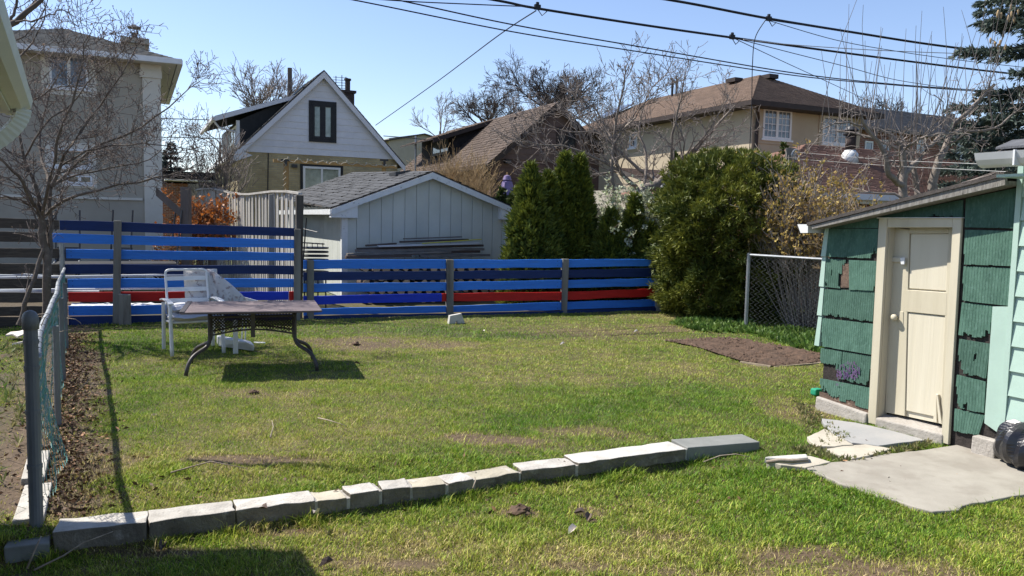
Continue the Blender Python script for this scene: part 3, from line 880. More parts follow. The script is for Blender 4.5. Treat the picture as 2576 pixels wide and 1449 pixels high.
# shingles
rg = random.Random(21)
def shingle(tl, tr, br, bl, rag=0.0, right=0.0, left=0.0, holes=(), ridge=0.0115, base=0.004):
    """one ridged asbestos shingle: narrow ribs, each broken off where the photo shows it broken"""
    TL, TR, BR, BL = (sw(*p) for p in (tl, tr, br, bl))
    wdt = (TR - TL).length
    n = max(6, int(wdt / ridge))
    mb = MB()
    cut = 0.0
    for i in range(n):
        k0, k1 = i / n, (i + 0.985) / n
        a, b = TL.lerp(TR, k0), TL.lerp(TR, k1)
        c, d = BR.lerp(BL, 1 - k1), BR.lerp(BL, 1 - k0)
        if i % 3 == 0:
            cut = (rg.random() ** 2 * rag) if rag > 0.11 else (0.35 * rag * (rg.random() > 0.8))
        km = (k0 + k1) / 2
        e = cut * (0.4 + 0.6 * rg.random())
        if right and km > 1 - right:
            e = max(e, (km - 1 + right) / right * rg.uniform(0.2, 0.75))
        if left and km < left:
            e = max(e, (left - km) / left * rg.uniform(0.3, 0.9))
        spans = [(0.0, 1 - e)]
        for hx, hw, h0, h1 in holes:
            if abs(km - hx) < hw * rg.uniform(0.6, 1.1):
                new = []
                for s0, s1 in spans:
                    q0, q1 = h0 + rg.uniform(-0.05, 0.05), h1 + rg.uniform(-0.05, 0.05)
                    if q0 > s0: new.append((s0, min(s1, q0)))
                    if q1 < s1: new.append((max(q1, s0), s1))
                spans = new
        out = base + (0.0013 if i % 2 else 0.0)
        for s0, s1 in spans:
            if s1 - s0 < 0.02: continue
            p0, p1, p2, p3 = a.lerp(d, s0), b.lerp(c, s0), b.lerp(c, s1), a.lerp(d, s1)
            o0, o1 = WN * (out + 0.010 * s0), WN * (out + 0.010 * s1)
            mb.hexa([p0 - WN * 0.003, p1 - WN * 0.003, p2 - WN * 0.003, p3 - WN * 0.003], [p0 + o0, p1 + o0, p2 + o1, p3 + o1])
        # groove floor between the ribs
    gl = [TL.lerp(TR, 0.003), TL.lerp(TR, 0.997)]
    if not holes and rag < 0.15 and not left:
        q = [gl[0] + WN * (base - 0.001), gl[1] + WN * (base - 0.001), BR.lerp(TR, 0.14 + right * 0.9).lerp(BL.lerp(TL, 0.14), 0.01 + right * 0.6) + WN * (base + 0.006), BL.lerp(TL, 0.14) + WN * (base + 0.006)]
        mb.add(q, [(3, 2, 1, 0)])
    return mb.build('shingle', 'shingle_purple' if False else 'shingle_green', shed)
R4 = lambda *c: [d4(x) for x in c]
R6 = lambda *c: [d6(x) for x in c]
R7 = lambda *c: [d7(x) for x in c]
shingle(*R4((207, 108), (440, 52), (440, 118), (204, 118)))
shingle(*R4((441, 52), (500, 36), (498, 118), (441, 118)))
shingle(*R4((203, 121), (497, 123), (488, 300), (190, 288)), rag=0.05, right=0.12)
shingle(*R4((188, 299), (303, 306), (300, 478), (178, 465)), rag=0.06, holes=[(0.93, 0.11, 0.15, 1.0), (0.78, 0.1, 0.5, 0.97), (0.35, 0.05, 0.35, 0.6), (0.1, 0.07, 0.85, 1.0)])
shingle(*R4((322, 307), (487, 313), (477, 489), (328, 483)), rag=0.04, right=0.06)
shingle(*R4((177, 478), (476, 492), (467, 676), (168, 636)), rag=0.18)
shingle(*R4((166, 650), (466, 684), (458, 866), (158, 816)), rag=0.04, left=0.05)
shingle(*R4((156, 826), (281, 846), (275, 1015), (150, 990)), rag=0.25, left=0.0, holes=[(0.3, 0.6, 0.5, 1.0), (0.85, 0.15, 0.72, 1.0)])
shingle(*R4((286, 847), (457, 876), (447, 1052), (280, 1016)), rag=0.15, right=0.12)
shingle(*R4((152, 1006), (447, 1062), (440, 1190), (146, 1100)), rag=0.3, left=0.33)
# right of the door
shingle(*R6((845, 428), (1160, 360), (1160, 433), (842, 433)))
shingle(*R6((1162, 360), (1474, 300), (1476, 433), (1162, 433)), rag=0.3)
shingle(*R6((1496, 290), (1872, 212), (1862, 516), (1493, 508)), rag=0.03)
shingle(*R6((1490, 526), (1860, 536), (1845, 801), (1479, 788)), rag=0.06, left=0.04)
shingle(*R6((1479, 802), (1843, 815), (1825, 1100), (1465, 1062)), rag=0.05, left=0.05)
shingle(*R6((1466, 1074), (1703, 1102), (1692, 1362), (1445, 1320)), rag=0.22, right=0.3)
shingle(*R7((1447, 142), (1680, 180), (1652, 447), (1430, 398)), rag=0.12, left=0.25, holes=[(0.55, 0.06, 0.35, 0.55)])
shingle(*R7((1428, 412), (1646, 466), (1638, 708), (1412, 652)), rag=0.10, left=0.2, holes=[(0.4, 0.1, 0.8, 1.0)])
shingle(*R7((1410, 667), (1640, 718), (1592, 880), (1410, 838)), rag=0.28)
# exposed backing and plinth
mb = MB().slab([sw(*d4(c), 0.001) for c in ((149, 1085), (446, 1150), (443, 1214), (150, 1118))], WN * 0.006)
mb.build('backing_board', 'rust_board', shed)
mb = MB().slab([sw(*d4(c), 0.0005) for c in ((284, 330), (328, 330), (326, 470), (272, 470))], WN * 0.003)
mb.build('backing_board', 'rust_board', shed)
pl = [sw(*d4((150, 1112))), sw(*d4((445, 1212)))]
t0, t1 = (pl[0] - DL).dot(WD), (pl[1] - DL).dot(WD)
mb = MB().hexa([S(t0 - 0.02, -0.1, 0.05), S(t1, -0.1, 0.06), S(t1, -0.1, -0.1), S(t0 - 0.02, -0.1, -0.1)], [S(t0 - 0.02, pl[0].z, 0.035), S(t1, pl[1].z, 0.045), S(t1, pl[1].z, -0.1), S(t0 - 0.02, pl[0].z, -0.1)])
bevel(mb.build('plinth', 'cast_concrete', shed), 0.015, 2)
# white corner flashing on the back edge, in overlapping lengths
for a, b in (((205, 108), (190, 287)), ((187, 290), (178, 465)), ((176, 470), (166, 636)), ((164, 640), (150, 815))):
    p, q = sw(*d4(a)), sw(*d4(b))
    mb = MB().hexa([q + WN * 0.018 + WD * 0.002, q + WN * 0.018 - WD * 0.055, q - WN * 0.03 - WD * 0.055, q - WN * 0.03 + WD * 0.002], [p + WN * 0.010 + WD * 0.002, p + WN * 0.010 - WD * 0.04, p - WN * 0.03 - WD * 0.04, p - WN * 0.03 + WD * 0.002])
    mb.build('corner_flashing', 'mint_siding', shed)
# roof: rake board, deck, felt
ra, rb = sw(*d6((318, 497)), 0.16), sw(*d6((1787, 122)), 0.16)
ra2, rb2 = sw(*d6((335, 520)), 0.16), sw(*d6((1790, 188)), 0.16)
mb = MB().slab([ra, rb, rb2, ra2], -WN * 0.03)
mb.build('rake_board', 'rake_wood', shed)
up = Z * 0.03
mb = MB().hexa([ra + WN * 0.012 - WD * 0.03, rb + WN * 0.012, rb - WN * 2.4, ra - WN * 2.4 - WD * 0.03], [ra + WN * 0.012 - WD * 0.03 + up, rb + WN * 0.012 + up, rb - WN * 2.4 + up, ra - WN * 2.4 - WD * 0.03 + up])
mb.build('roof', 'roof_felt', shed)
mb = MB().hexa([ra2 - WN * 0.03, rb2 - WN * 0.03, rb2 - WN * 0.17, ra2 - WN * 0.17], [ra2 - WN * 0.03 + up, rb2 - WN * 0.03 + up, rb2 - WN * 0.17 + up, ra2 - WN * 0.17 + up])
mb.build('soffit_board', 'rake_wood', shed)
# gutter along the back eave, seen from its end
g0 = sw(*d6((222, 485)), 0.15); g1 = sw(*d6((302, 485)), 0.15)
g2 = sw(*d6((300, 550)), 0.15); g3 = sw(*d6((246, 550)), 0.15)
mb = MB().slab([g0, g1, g2, g3], -WN * 2.2)
mb.build('gutter', 'white_metal', shed)
# door casing
def casing(name, quad, out0, out1, mat='cream_paint'):
    q = [sw(*p, out0) for p in quad]
    return bevel(MB().slab(q, WN * (out1 - out0)).build(name, mat, shed), 0.004, 1)
casing('door_casing', R4((510, 62), (560, 62), (492, 1279), (443, 1268)), 0.0, 0.028)
casing('door_casing', R4((947, 62), (1000, 62), (921, 1397), (878, 1383)), 0.0, 0.028)
casing('door_casing', R4((561, 62), (946, 62), (945, 116), (559, 116)), 0.0, 0.026)
casing('drip_edge', R4((503, 56), (1006, 56), (1006, 62), (503, 62)), 0.0, 0.045, 'white_metal')
# reveal and threshold
IN = -0.085
jq = [sw(*p, 0.0) for p in R4((548, 112), (560, 112), (492, 1262), (481, 1262))]
mb = MB().hexa(jq, [p + WN * (IN - 0.02) for p in jq])
mb.build('jamb', 'cream_paint', shed)
p0, p1 = sw(*d4((492, 1262))), sw(*d4((890, 1372)))
ta, tb = (p0 - DL).dot(WD), (p1 - DL).dot(WD)
za, zb = sw(*d4((490, 1232))).z, sw(*d4((880, 1310))).z
mb = MB().hexa([S(ta, -0.12, 0.045), S(tb, -0.12, 0.045), S(tb, -0.12, -0.2), S(ta, -0.12, -0.2)], [S(ta, za - 0.005, 0.035), S(tb, zb - 0.03, 0.035), S(tb, zb + 0.0, -0.2), S(ta, za + 0.03, -0.2)])
bevel(mb.build('threshold', 'cast_concrete', shed), 0.012, 2)
# the door: two stiles, three rails, two sunk panels, lock
door_p0 = DL + WN * IN
def dr(c, extra=0.0):
    x, y = d4(c)
    return on_plane(x, y, door_p0 + WN * extra, WN)
leaf = MB().slab([dr(c, -0.012) for c in ((588, 110), (950, 110), (905, 1283), (545, 1206))], -WN * 0.015).build('door', 'cream_panel', shed)
def dpart(name, quad, o0, o1, mat='cream_paint'):
    return bevel(MB().slab([dr(c, o0) for c in quad], WN * (o1 - o0)).build(name, mat, leaf), 0.003, 1)
dpart('stile', ((586, 112), (690, 127), (662, 1228), (545, 1206)), -0.012, 0.012)
dpart('stile', ((920, 112), (950, 112), (905, 1283), (872, 1274)), -0.012, 0.012)
dpart('rail', ((690, 112), (920, 112), (920, 150), (689, 152)), -0.012, 0.0115)
dpart('rail', ((668, 482), (913, 499), (906, 636), (665, 612)), -0.012, 0.013)
dpart('panel', ((693, 155), (918, 153), (911, 490), (683, 475)), -0.012, 0.003, 'cream_panel')
dpart('panel', ((679, 618), (902, 643), (875, 1240), (665, 1196)), -0.012, 0.003, 'cream_panel')
dpart('split_board', ((846, 1098), (858, 1100), (884, 1276), (862, 1270)), 0.003, 0.03, 'cream_panel')
dpart('split_board', ((838, 1110), (843, 1100), (846, 1268), (822, 1262)), 0.003, 0.016, 'cream_panel')
dpart('latch', ((580, 292), (650, 290), (650, 322), (580, 320)), 0.012, 0.03, 'cream_paint')
dpart('hasp', ((628, 296), (655, 290), (655, 334), (634, 334)), 0.03, 0.045, 'white_metal')
dpart('lock_plate', ((612, 610), (644, 612), (642, 715), (612, 712)), 0.012, 0.016)
kc = dr((612, 645), 0.0)
mb = MB().tube([kc, kc + WN * 0.03, kc + WN * 0.045, kc + WN * 0.062, kc + WN * 0.07], [0.008, 0.012, 0.027, 0.027, 0.01], 14)
mb.build('knob', 'cream_paint', leaf, smooth=True)
mb = MB().slab([S(t_do0 - 0.1, 0.05, -0.16), S(t_do1 + 0.05, 0.05, -0.16), S(t_do1 + 0.05, z_door + 0.02, -0.16), S(t_do0 - 0.1, z_door + 0.02, -0.16)], -WN * 0.01)
mb.build('gap_shade_sheet', 'dark_gap', shed)  # near-black sheet stands in for the shade behind the door gaps
# purple spray mark: a thin skin of paint over the ribs
M('spray_purple', (0.10, 0.065, 0.16), (0.19, 0.12, 0.22), scale=16, rough=0.6)
rgp = random.Random(5)
mb = MB()
for q in range(150):
    a, r = rgp.uniform(0, 2 * PI), rgp.random() ** 0.6
    x, y = 325 + math.cos(a) * 62 * r + rgp.uniform(-4, 4), 965 + math.sin(a) * 58 * r
    if rgp.random() < 0.22:
        x, y = 270 + rgp.uniform(-26, 26), 985 + rgp.uniform(-30, 60)
    if abs(x - 284) < 4: continue
    w = rgp.uniform(1.5, 3.2); h = rgp.uniform(3, 11)
    if not (870 < y < 1010 or 1040 < y < 1090): continue
    mb.slab([sw(*d4(c), 0.0192) for c in ((x - w, y - h), (x + w, y - h + 1), (x + w, y + h), (x - w, y + h - 1))], WN * 0.0006)
mb.build('spray_paint_mark', 'spray_purple', shed, kind='stuff')
# mint panel and footing by the corner
mb = MB().slab([sw(x, y, 0.006) for x, y in ((2500, 771), (2541, 771), (2519, 1092), (2479, 1064))], WN * 0.014)
mb.build('corner_panel', 'mint_siding', shed)
p0, p1 = sw(2463, 1076), sw(2522, 1098)
t0, t1 = (p0 - DL).dot(WD), (p1 - DL).dot(WD)
bevel(MB().hexa([S(t0, -0.1, 0.09), S(t1, -0.1, 0.09), S(t1, -0.1, 0), S(t0, -0.1, 0)], [S(t0, 0.14, 0.08), S(t1, 0.14, 0.08), S(t1, 0.14, 0), S(t0, 0.14, 0)]).build('footing', 'cast_concrete', shed), 0.01, 2)

# ---------------- the mint-sided house the shed leans on
hx0 = sw(2560, 470, 0.02); tm = (sw(2541, 771, 0.02) - DL).dot(WD)
house = thing('mint_house', 'house corner with pale mint lap siding and white gutter at the shed', 'house', tuple(S(tm + 1.0, 0)))
zt_h = 2.28
mb = MB().box(S(tm, 0.0, -0.02), WD * 4.0, -WN * 4.0, Z * zt_h)
mb.build('wall', 'mint_siding', house)
for k in range(12):
    z0 = 0.12 + k * 0.185
    if z0 + 0.185 > zt_h: break
    mb = MB().hexa([S(tm + 0.03, z0, 0.024), S(tm + 4, z0, 0.024), S(tm + 4, z0, -0.02), S(tm + 0.03, z0, -0.02)], [S(tm + 0.03, z0 + 0.187, 0.006), S(tm + 4, z0 + 0.187, 0.006), S(tm + 4, z0 + 0.187, -0.02), S(tm + 0.03, z0 + 0.187, -0.02)])
    mb.build('siding_board', 'mint_siding', house)
MB().box(S(tm - 0.012, 0.0, -0.019), WD * 0.04, WN * 0.047, Z * zt_h).build('corner_trim', 'mint_siding', house)
gl_ = sw(2457, 396, 0.42)
tg = (gl_ - DL).dot(WD)
zg = sw(2457, 386, 0.42).z
MB().box(S(tg + 0.1, zg - 0.17, 0.34), WD * 4, -WN * 0.36, Z * 0.02).build('soffit', 'mint_siding', house)
MB().box(S(tg + 0.09, zg - 0.30, 0.02), WD * 0.35, -WN * 0.35, Z * 0.15).build('frieze', 'mint_siding', house)
prof = [(0.45, 0), (0.43, -0.05), (0.40, -0.085), (0.36, -0.10), (0.33, -0.10), (0.33, 0), (0.345, 0), (0.345, -0.085), (0.39, -0.075), (0.42, -0.045), (0.435, 0)]
mb = MB().slab([S(tg, zg + b, a) for a, b in prof], WD * 4)
gt = mb.build('gutter', 'white_metal', house)
MB().slab([S(tg - 0.002, zg + b, a) for a, b in ((0.45, 0.0), (0.43, -0.05), (0.40, -0.085), (0.36, -0.10), (0.33, -0.10), (0.33, 0))], WD * 0.003).build('end_cap', 'white_metal', gt)
MB().box(S(tg + 0.28, zg - 0.10, 0.325), WD * 0.012, WN * 0.13, Z * 0.105).build('gutter_joint', 'white_metal', gt)
rgs = random.Random(2)
for k in range(5):
    o0, o1 = 0.40 - k * 0.16, 0.40 - (k + 1) * 0.16 - 0.02
    z0, z1 = zg + 0.02 + k * 0.07, zg + 0.02 + (k + 1) * 0.07
    for q in range(9):
        t = tg + 0.12 + k * 0.07 + q * 0.31 + (0.15 if k % 2 else 0)
        mb = MB().hexa([S(t, z0, o0), S(t + 0.30, z0, o0), S(t + 0.30, z1, o1), S(t, z1, o1)], [S(t, z0 + 0.016, o0), S(t + 0.30, z0 + 0.016, o0), S(t + 0.30, z1 + 0.008, o1), S(t, z1 + 0.008, o1)])
        mb.build('roof_shingle', 'shingle_grey', house)
MB().slab([S(tg + 0.1, zg - 0.02, 0.40), S(tg + 4, zg - 0.02, 0.40), S(tg + 4, zg + 0.45, -0.6), S(tg + 0.5, zg + 0.45, -0.6)], Z * 0.015).build('roof_deck', 'roof_felt', house)
# green oddment at the shed's back corner
p = on_ground(2052, 1000)
o = MB().box((p.x, p.y, 0), U * 0.1, V * 0.08, Z * 0.07).build('green_pot', 'shingle_green')
bevel(o, 0.015, 2)
M('plastic_green', (0.03, 0.30, 0.17), (0.025, 0.25, 0.14), scale=4, rough=0.5)
o.data.materials[0] = MATS['plastic_green']
tag(o, 'small green plastic tub at the back corner of the shed', 'tub')
# ================================================================== patio table
M('table_top', (0.155, 0.125, 0.125), (0.11, 0.088, 0.092), scale=4, rough=0.75, bump=0.1, bscale=30, c3=(0.21, 0.165, 0.16), s3=6, k3=(0.5, 0.8), spec=0.12)
M('dark_metal', (0.045, 0.037, 0.035), (0.075, 0.065, 0.062), scale=8, rough=0.5, spec=0.4, c3=(0.11, 0.10, 0.10), s3=30, k3=(0.6, 0.8))
M('dark_wicker', (0.035, 0.024, 0.02), (0.055, 0.04, 0.034), scale=20, rough=0.6)
M('chair_white', (0.72, 0.72, 0.70), (0.60, 0.60, 0.575), scale=6, rough=0.4, spec=0.4, c3=(0.42, 0.41, 0.38), s3=18, k3=(0.66, 0.8))
M('black_metal', (0.016, 0.016, 0.018), (0.028, 0.028, 0.03), scale=8, rough=0.45, spec=0.5)
ZT = 0.70
q = [gp(470, 787, ZT), gp(824.5, 781, ZT), gp(780, 755, ZT), gp(456, 758, ZT)]
ctr = (q[0] + q[1] + q[2] + q[3]) / 4
ax = ((q[1] - q[0]) + (q[2] - q[3])); ax.normalize()
ay = Vector((-ax.y, ax.x, 0))
hw = ((q[1] - q[0]).length + (q[2] - q[3]).length) / 4
hd = min(0.56, abs(((q[2] + q[3]) / 2 - (q[0] + q[1]) / 2).dot(ay)) / 2)
print('table', ctr, ax, hw, hd)
tb = thing('patio_table', 'rectangular brown patio table with bowed dark metal legs on the lawn', 'table', (ctr.x, ctr.y, 0))
def T(a, b, z):
    p = ctr + ax * a + ay * b
    return Vector((p.x, p.y, z))
def rrect(w, d, r, n=5):
    pts = []
    for cx_, cy_, a0 in ((w - r, d - r, 0), (-w + r, d - r, 90), (-w + r, -d + r, 180), (w - r, -d + r, 270)):
        for k in range(n + 1):
            a = rad(a0 + 90 * k / n)
            pts.append((cx_ + r * math.cos(a), cy_ + r * math.sin(a)))
    return pts
tt_ = MB().slab([T(a, b, ZT - 0.022) for a, b in rrect(hw, hd, 0.03)], Z * 0.022).build('table_top', 'table_top', tb)
bevel(tt_, 0.006, 2)
mb = MB()
for s in ((hw, hd - 0.012, 1, 0), ):
    pass
# braided binding along the left edge
for k in range(16):
    b = -hd + 0.03 + k * (2 * hd - 0.06) / 15
    mb.cbox(T(-hw + 0.022, b, ZT + 0.003), ax * 0.055, ay * 0.05, Z * 0.009)
bevel(mb.build('edge_binding', 'dark_metal', tb), 0.003)
mb = MB().tube([T(0.08, 0.0, ZT + 0.0005), T(0.08, 0.0, ZT + 0.003)], 0.035, 16)
mb.build('umbrella_ring', 'dark_metal', tb)
feet = [gp(480, 940, 0), gp(804, 926, 0), gp(470, 903, 0), gp(770, 895, 0)]
def bez(pts, n=14):
    out = []
    for i in range(n + 1):
        t = i / n
        P = [Vector(p) for p in pts]
        while len(P) > 1:
            P = [a.lerp(b, t) for a, b in zip(P, P[1:])]
        out.append(P[0])
    return out
for k, (sx, sy) in enumerate(((-1, -1), (1, -1), (-1, 1), (1, 1))):
    a, b = sx * (hw - 0.27), sy * 0.14
    ft = T(sx * (hw - 0.04), sy * (hd - 0.18), 0)
    pth = [T(a, b, ZT - 0.02), T(a, b, 0.5), T(a, b, 0.40)] + bez([T(a, b, 0.36), T(a, b, 0.22), T(a + sx * 0.12, b + sy * 0.1, 0.25), T(sx * (hw - 0.06), sy * (hd - 0.20), 0.22), ft + Z * 0.0], 12)
    MB().tube(pth, 0.021, 10).build('leg', 'dark_metal', tb, smooth=True)
# woven apron panels front and back with arched lower rail
for sy in (-1, 1):
    b = sy * 0.17
    x0, x1 = -(hw - 0.29), (hw - 0.29)
    ap = MB()
    up_, lo_ = 0.60, lambda x: 0.40 + 0.055 * math.cos(x / x1 * PI / 2)
    ap.tube([T(x0, b, up_), T(x1, b, up_)], 0.013, 8)
    ap.tube([T(x0 + (x1 - x0) * k / 16, b, lo_(x0 + (x1 - x0) * k / 16)) for k in range(17)], 0.010, 8)
    ap.cbox(T(0, b - sy * -0.012, 0.52), ax * 0.045, ay * 0.012, Z * 0.30)
    fr = ap.build('apron_frame', 'dark_metal', tb)
    wv = MB()
    st_ = 0.034
    n = int((x1 - x0) / st_)
    for k in range(-8, n + 8):
        for sgn in (-1, 1):
            xa = x0 + k * st_
            pts = []
            for m in range(9):
                z = 0.40 + (up_ - 0.40) * m / 8
                x = xa + sgn * (z - 0.5) * 1.0
                if x0 <= x <= x1 and z >= lo_(x): pts.append(T(x, b + sgn * 0.003, z))
            if len(pts) >= 2:
                wv.tube([pts[0], pts[-1]], 0.0042, 4, cap=False)
    wv.build('woven_panel', 'dark_wicker', tb)
mb = MB()
for s in (-1, 1):
    mb.tube([T(s * (hw - 0.28), -0.17, 0.60), T(s * (hw - 0.28), 0.17, 0.60)], 0.013, 8)
    mb.tube([T(s * (hw - 0.28), -0.17, 0.41), T(s * (hw - 0.28), 0.17, 0.41)], 0.010, 8)
mb.build('side_rail', 'dark_metal', tb)

# ================================================================== white garden chair
M('cushion_print', (0.56, 0.54, 0.53), (0.50, 0.48, 0.47), scale=4, rough=0.9, bump=0.5, bscale=14, c3=(0.33, 0.28, 0.27), s3=16, k3=(0.56, 0.6))
M('cushion_plain', (0.58, 0.58, 0.60), (0.44, 0.44, 0.48), scale=4, rough=0.9, bump=0.4, bscale=12)
R1 = gp(412, 877, 0)
cf = Vector((0.53, -0.85, 0)).normalized()
cs = Vector((-cf.y, cf.x, 0))
chair = thing('garden_chair', 'white metal armchair with loose patterned cushions beside the patio table', 'chair', (R1.x, R1.y, 0))
def C(f, s, z):
    p = R1 + cf * f + cs * s
    return Vector((p.x, p.y, z))
WID, DEP = 0.60, 0.62
for s in (0, WID):
    arm = [C(0.02, s, 0.0), C(0.03, s, 0.30), C(0.04, s, 0.60)]
    MB().tube([C(0.0, s, 0.0), C(0.03, s, 0.32), C(0.04, s, 0.60)], [0.024, 0.026, 0.026], 8).build('leg', 'chair_white', chair)
    MB().tube(bez([C(DEP + 0.03, s, 0.0), C(DEP - 0.03, s, 0.25), C(DEP - 0.06, s, 0.45), C(DEP - 0.02, s, 0.60), C(DEP - 0.14, s, 0.63)], 12), [0.024] * 13, 8).build('leg', 'chair_white', chair, smooth=True)
    pts = [C(-0.06, s, 0.615), C(0.1, s, 0.635), C(0.3, s, 0.64), C(DEP - 0.1, s, 0.635), C(DEP - 0.0, s, 0.615)]
    mb = MB()
    for a, b in zip(pts, pts[1:]):
        mb.hexa([a - cs * 0.032, a + cs * 0.032, b + cs * 0.032, b - cs * 0.032], [a - cs * 0.032 + Z * 0.022, a + cs * 0.032 + Z * 0.022, b + cs * 0.032 + Z * 0.022, b - cs * 0.032 + Z * 0.022])
    bevel(mb.build('armrest', 'chair_white', chair), 0.006, 2)
bk = []
for k in range(25):
    a = k / 24
    s = 0.05 + (WID - 0.10) * a
    pass
arch = [C(0.06, 0.05, 0.36), C(-0.02, 0.05, 0.66), C(-0.10, 0.05, 0.90)] + bez([C(-0.115, 0.05, 0.95), C(-0.125, 0.05, 1.0), C(-0.125, 0.12, 1.0)], 6) + bez([C(-0.125, WID - 0.12, 1.0), C(-0.125, WID - 0.05, 1.0), C(-0.115, WID - 0.05, 0.95)], 6) + [C(-0.10, WID - 0.05, 0.90), C(-0.02, WID - 0.05, 0.66), C(0.06, WID - 0.05, 0.36)]
back = MB().tube(arch, 0.016, 8).build('backrest', 'chair_white', chair, smooth=True)
for z in (0.89, 0.75, 0.61, 0.48):
    f = 0.06 - (z - 0.36) * 0.29
    mb = MB().slab([C(f, 0.05, z - 0.026), C(f, WID - 0.05, z - 0.026), C(f - 0.014, WID - 0.05, z + 0.026), C(f - 0.014, 0.05, z + 0.026)], cf * 0.007)
    mb.build('strap', 'chair_white', back)
sf_ = MB()
for s in (0.03, WID - 0.03):
    sf_.tube([C(0.05, s, 0.36), C(DEP - 0.04, s, 0.40)], 0.015, 8)
sf_.tube([C(DEP - 0.04, 0.03, 0.40), C(DEP - 0.04, WID - 0.03, 0.40)], 0.015, 8)
sf_.tube([C(0.05, 0.03, 0.36), C(0.05, WID - 0.03, 0.36)], 0.015, 8)
seat = sf_.build('seat_frame', 'chair_white', chair, smooth=True)
for k in range(5):
    f = 0.1 + k * 0.11
    MB().slab([C(f, 0.03, 0.365 + f * 0.06), C(f + 0.055, 0.03, 0.367 + f * 0.06), C(f + 0.055, WID - 0.03, 0.367 + f * 0.06), C(f, WID - 0.03, 0.365 + f * 0.06)], Z * -0.006).build('strap', 'chair_white', seat)
def cushion(name, o, e1, e2, th, mat, label, puff=0.5, seed=1, fold=None):
    """soft slab: a grid that swells in the middle, with creases"""
    rc = random.Random(seed)
    n1, n2 = 14, 14
    e1, e2 = Vector(e1), Vector(e2)
    nrm = e1.cross(e2).normalized()
    mb = MB()
    grids = []
    for side in (1, -1):
        for i in range(n1 + 1):
            for j in range(n2 + 1):
                a, b = i / n1, j / n2
                edge = min(a, 1 - a, b, 1 - b)
                sw_ = th / 2 * (min(1.0, edge * 7) ** 0.5)
                wr = 0.012 * math.sin(a * 13 + seed) * math.sin(b * 9 + seed * 2) + rc.uniform(-0.003, 0.003)
                p = Vector(o) + e1 * a + e2 * b + nrm * side * sw_ + nrm * wr
                if fold: p = fold(p, a, b)
                mb.v.append(tuple(p))
    W_ = n2 + 1
    for s in range(2):
        for i in range(n1):
            for j in range(n2):
                k = s * (n1 + 1) * W_ + i * W_ + j
                mb.f.append((k, k + 1, k + W_ + 1, k + W_) if s else (k, k + W_, k + W_ + 1, k + 1))
    return tag(mb.build(name, mat, smooth=True), label, 'cushion', 'cushions on the garden chair')
cushion('cushion', C(0.06, 0.02, 0.43), cf * 0.58 + Z * 0.03, cs * 0.56, 0.085, 'cushion_plain', 'pale grey seat cushion lying on the white chair', seed=1)
cushion('cushion', C(0.02, 0.03, 0.52), cf * 0.58 + Z * 0.04, cs * 0.54 + Z * 0.03, 0.08, 'cushion_plain', 'folded grey cushion on top of the seat cushion', seed=4)
cushion('cushion', C(-0.06, 0.28, 0.50), cs * 0.42 + cf * 0.02, Z * 0.50 - cf * 0.15, 0.07, 'cushion_print', 'patterned back cushion standing against the chair back straps', seed=2)
def fold(p, a, b):
    return p + Vector((0.10 * b * b, 0.02, -0.16 * b * b * (1 - a) - 0.10 * a * a))
cushion('cushion', C(-0.12, 0.62, 0.98), cs * 0.38 - Z * 0.26 + cf * 0.18, cf * 0.05 - Z * 0.34, 0.07, 'cushion_print', 'patterned cushion flopped over the far chair arm', seed=3, fold=fold)

# ================================================================== collapsed white lounger behind the table
L0 = gp(560, 872, 0)
lo = thing('white_lounger', 'broken white lounger with slanting panels behind the patio table', 'lounger', (L0.x, L0.y, 0))
def LP(px, py, Y): return at(px, py, Y)
YL = L0.y
for nm, a, b, w in (('side_panel', (596, 742), (674, 764), 14), ('side_panel', (560, 752), (690, 776), 12), ('bottom_rail', (640, 868), (702, 888), 9), ('thin_rail', (640, 861), (668, 862), 2)):
    p, r = LP(a[0], a[1], YL + 0.35), LP(b[0], b[1], YL + 0.2)
    h = w * YL / 2000
    MB().slab([p, r, r - Z * h, p - Z * h], V * 0.05).build(nm, 'chair_white', lo)
mb = MB()
a, b = gp(545, 876, 0), gp(580, 880, 0)
for p0, p1, z0, z1 in ((gp(550, 872, 0), gp(640, 884, 0), 0.0, 0.12),):
    mb.slab([p0 + Z * z0, p1 + Z * z0, p1 + Z * (z1 - 0.03), p1 - U * 0.1 + Z * z1, p0 + Z * z1], V * 0.28)
bevel(mb.build('trough', 'chair_white', lo), 0.02, 3)
for px in (607, 616):
    MB().tube([gp(px, 868, 0), at(px + 4, 800, YL + 0.15), at(px - 6, 760, YL + 0.3)], 0.009, 6).build('strut', 'chair_white', lo)
p0 = gp(593, 890, 0)
MB().hexa([p0 - U * 0.03, p0 + U * 0.03, p0 + U * 0.03 + V * 0.03, p0 - U * 0.03 + V * 0.03], [p + Z * 0.42 for p in (p0 - U * 0.025, p0 + U * 0.025, p0 + U * 0.025 + V * 0.03, p0 - U * 0.025 + V * 0.03)]).build('leg', 'chair_white', lo)

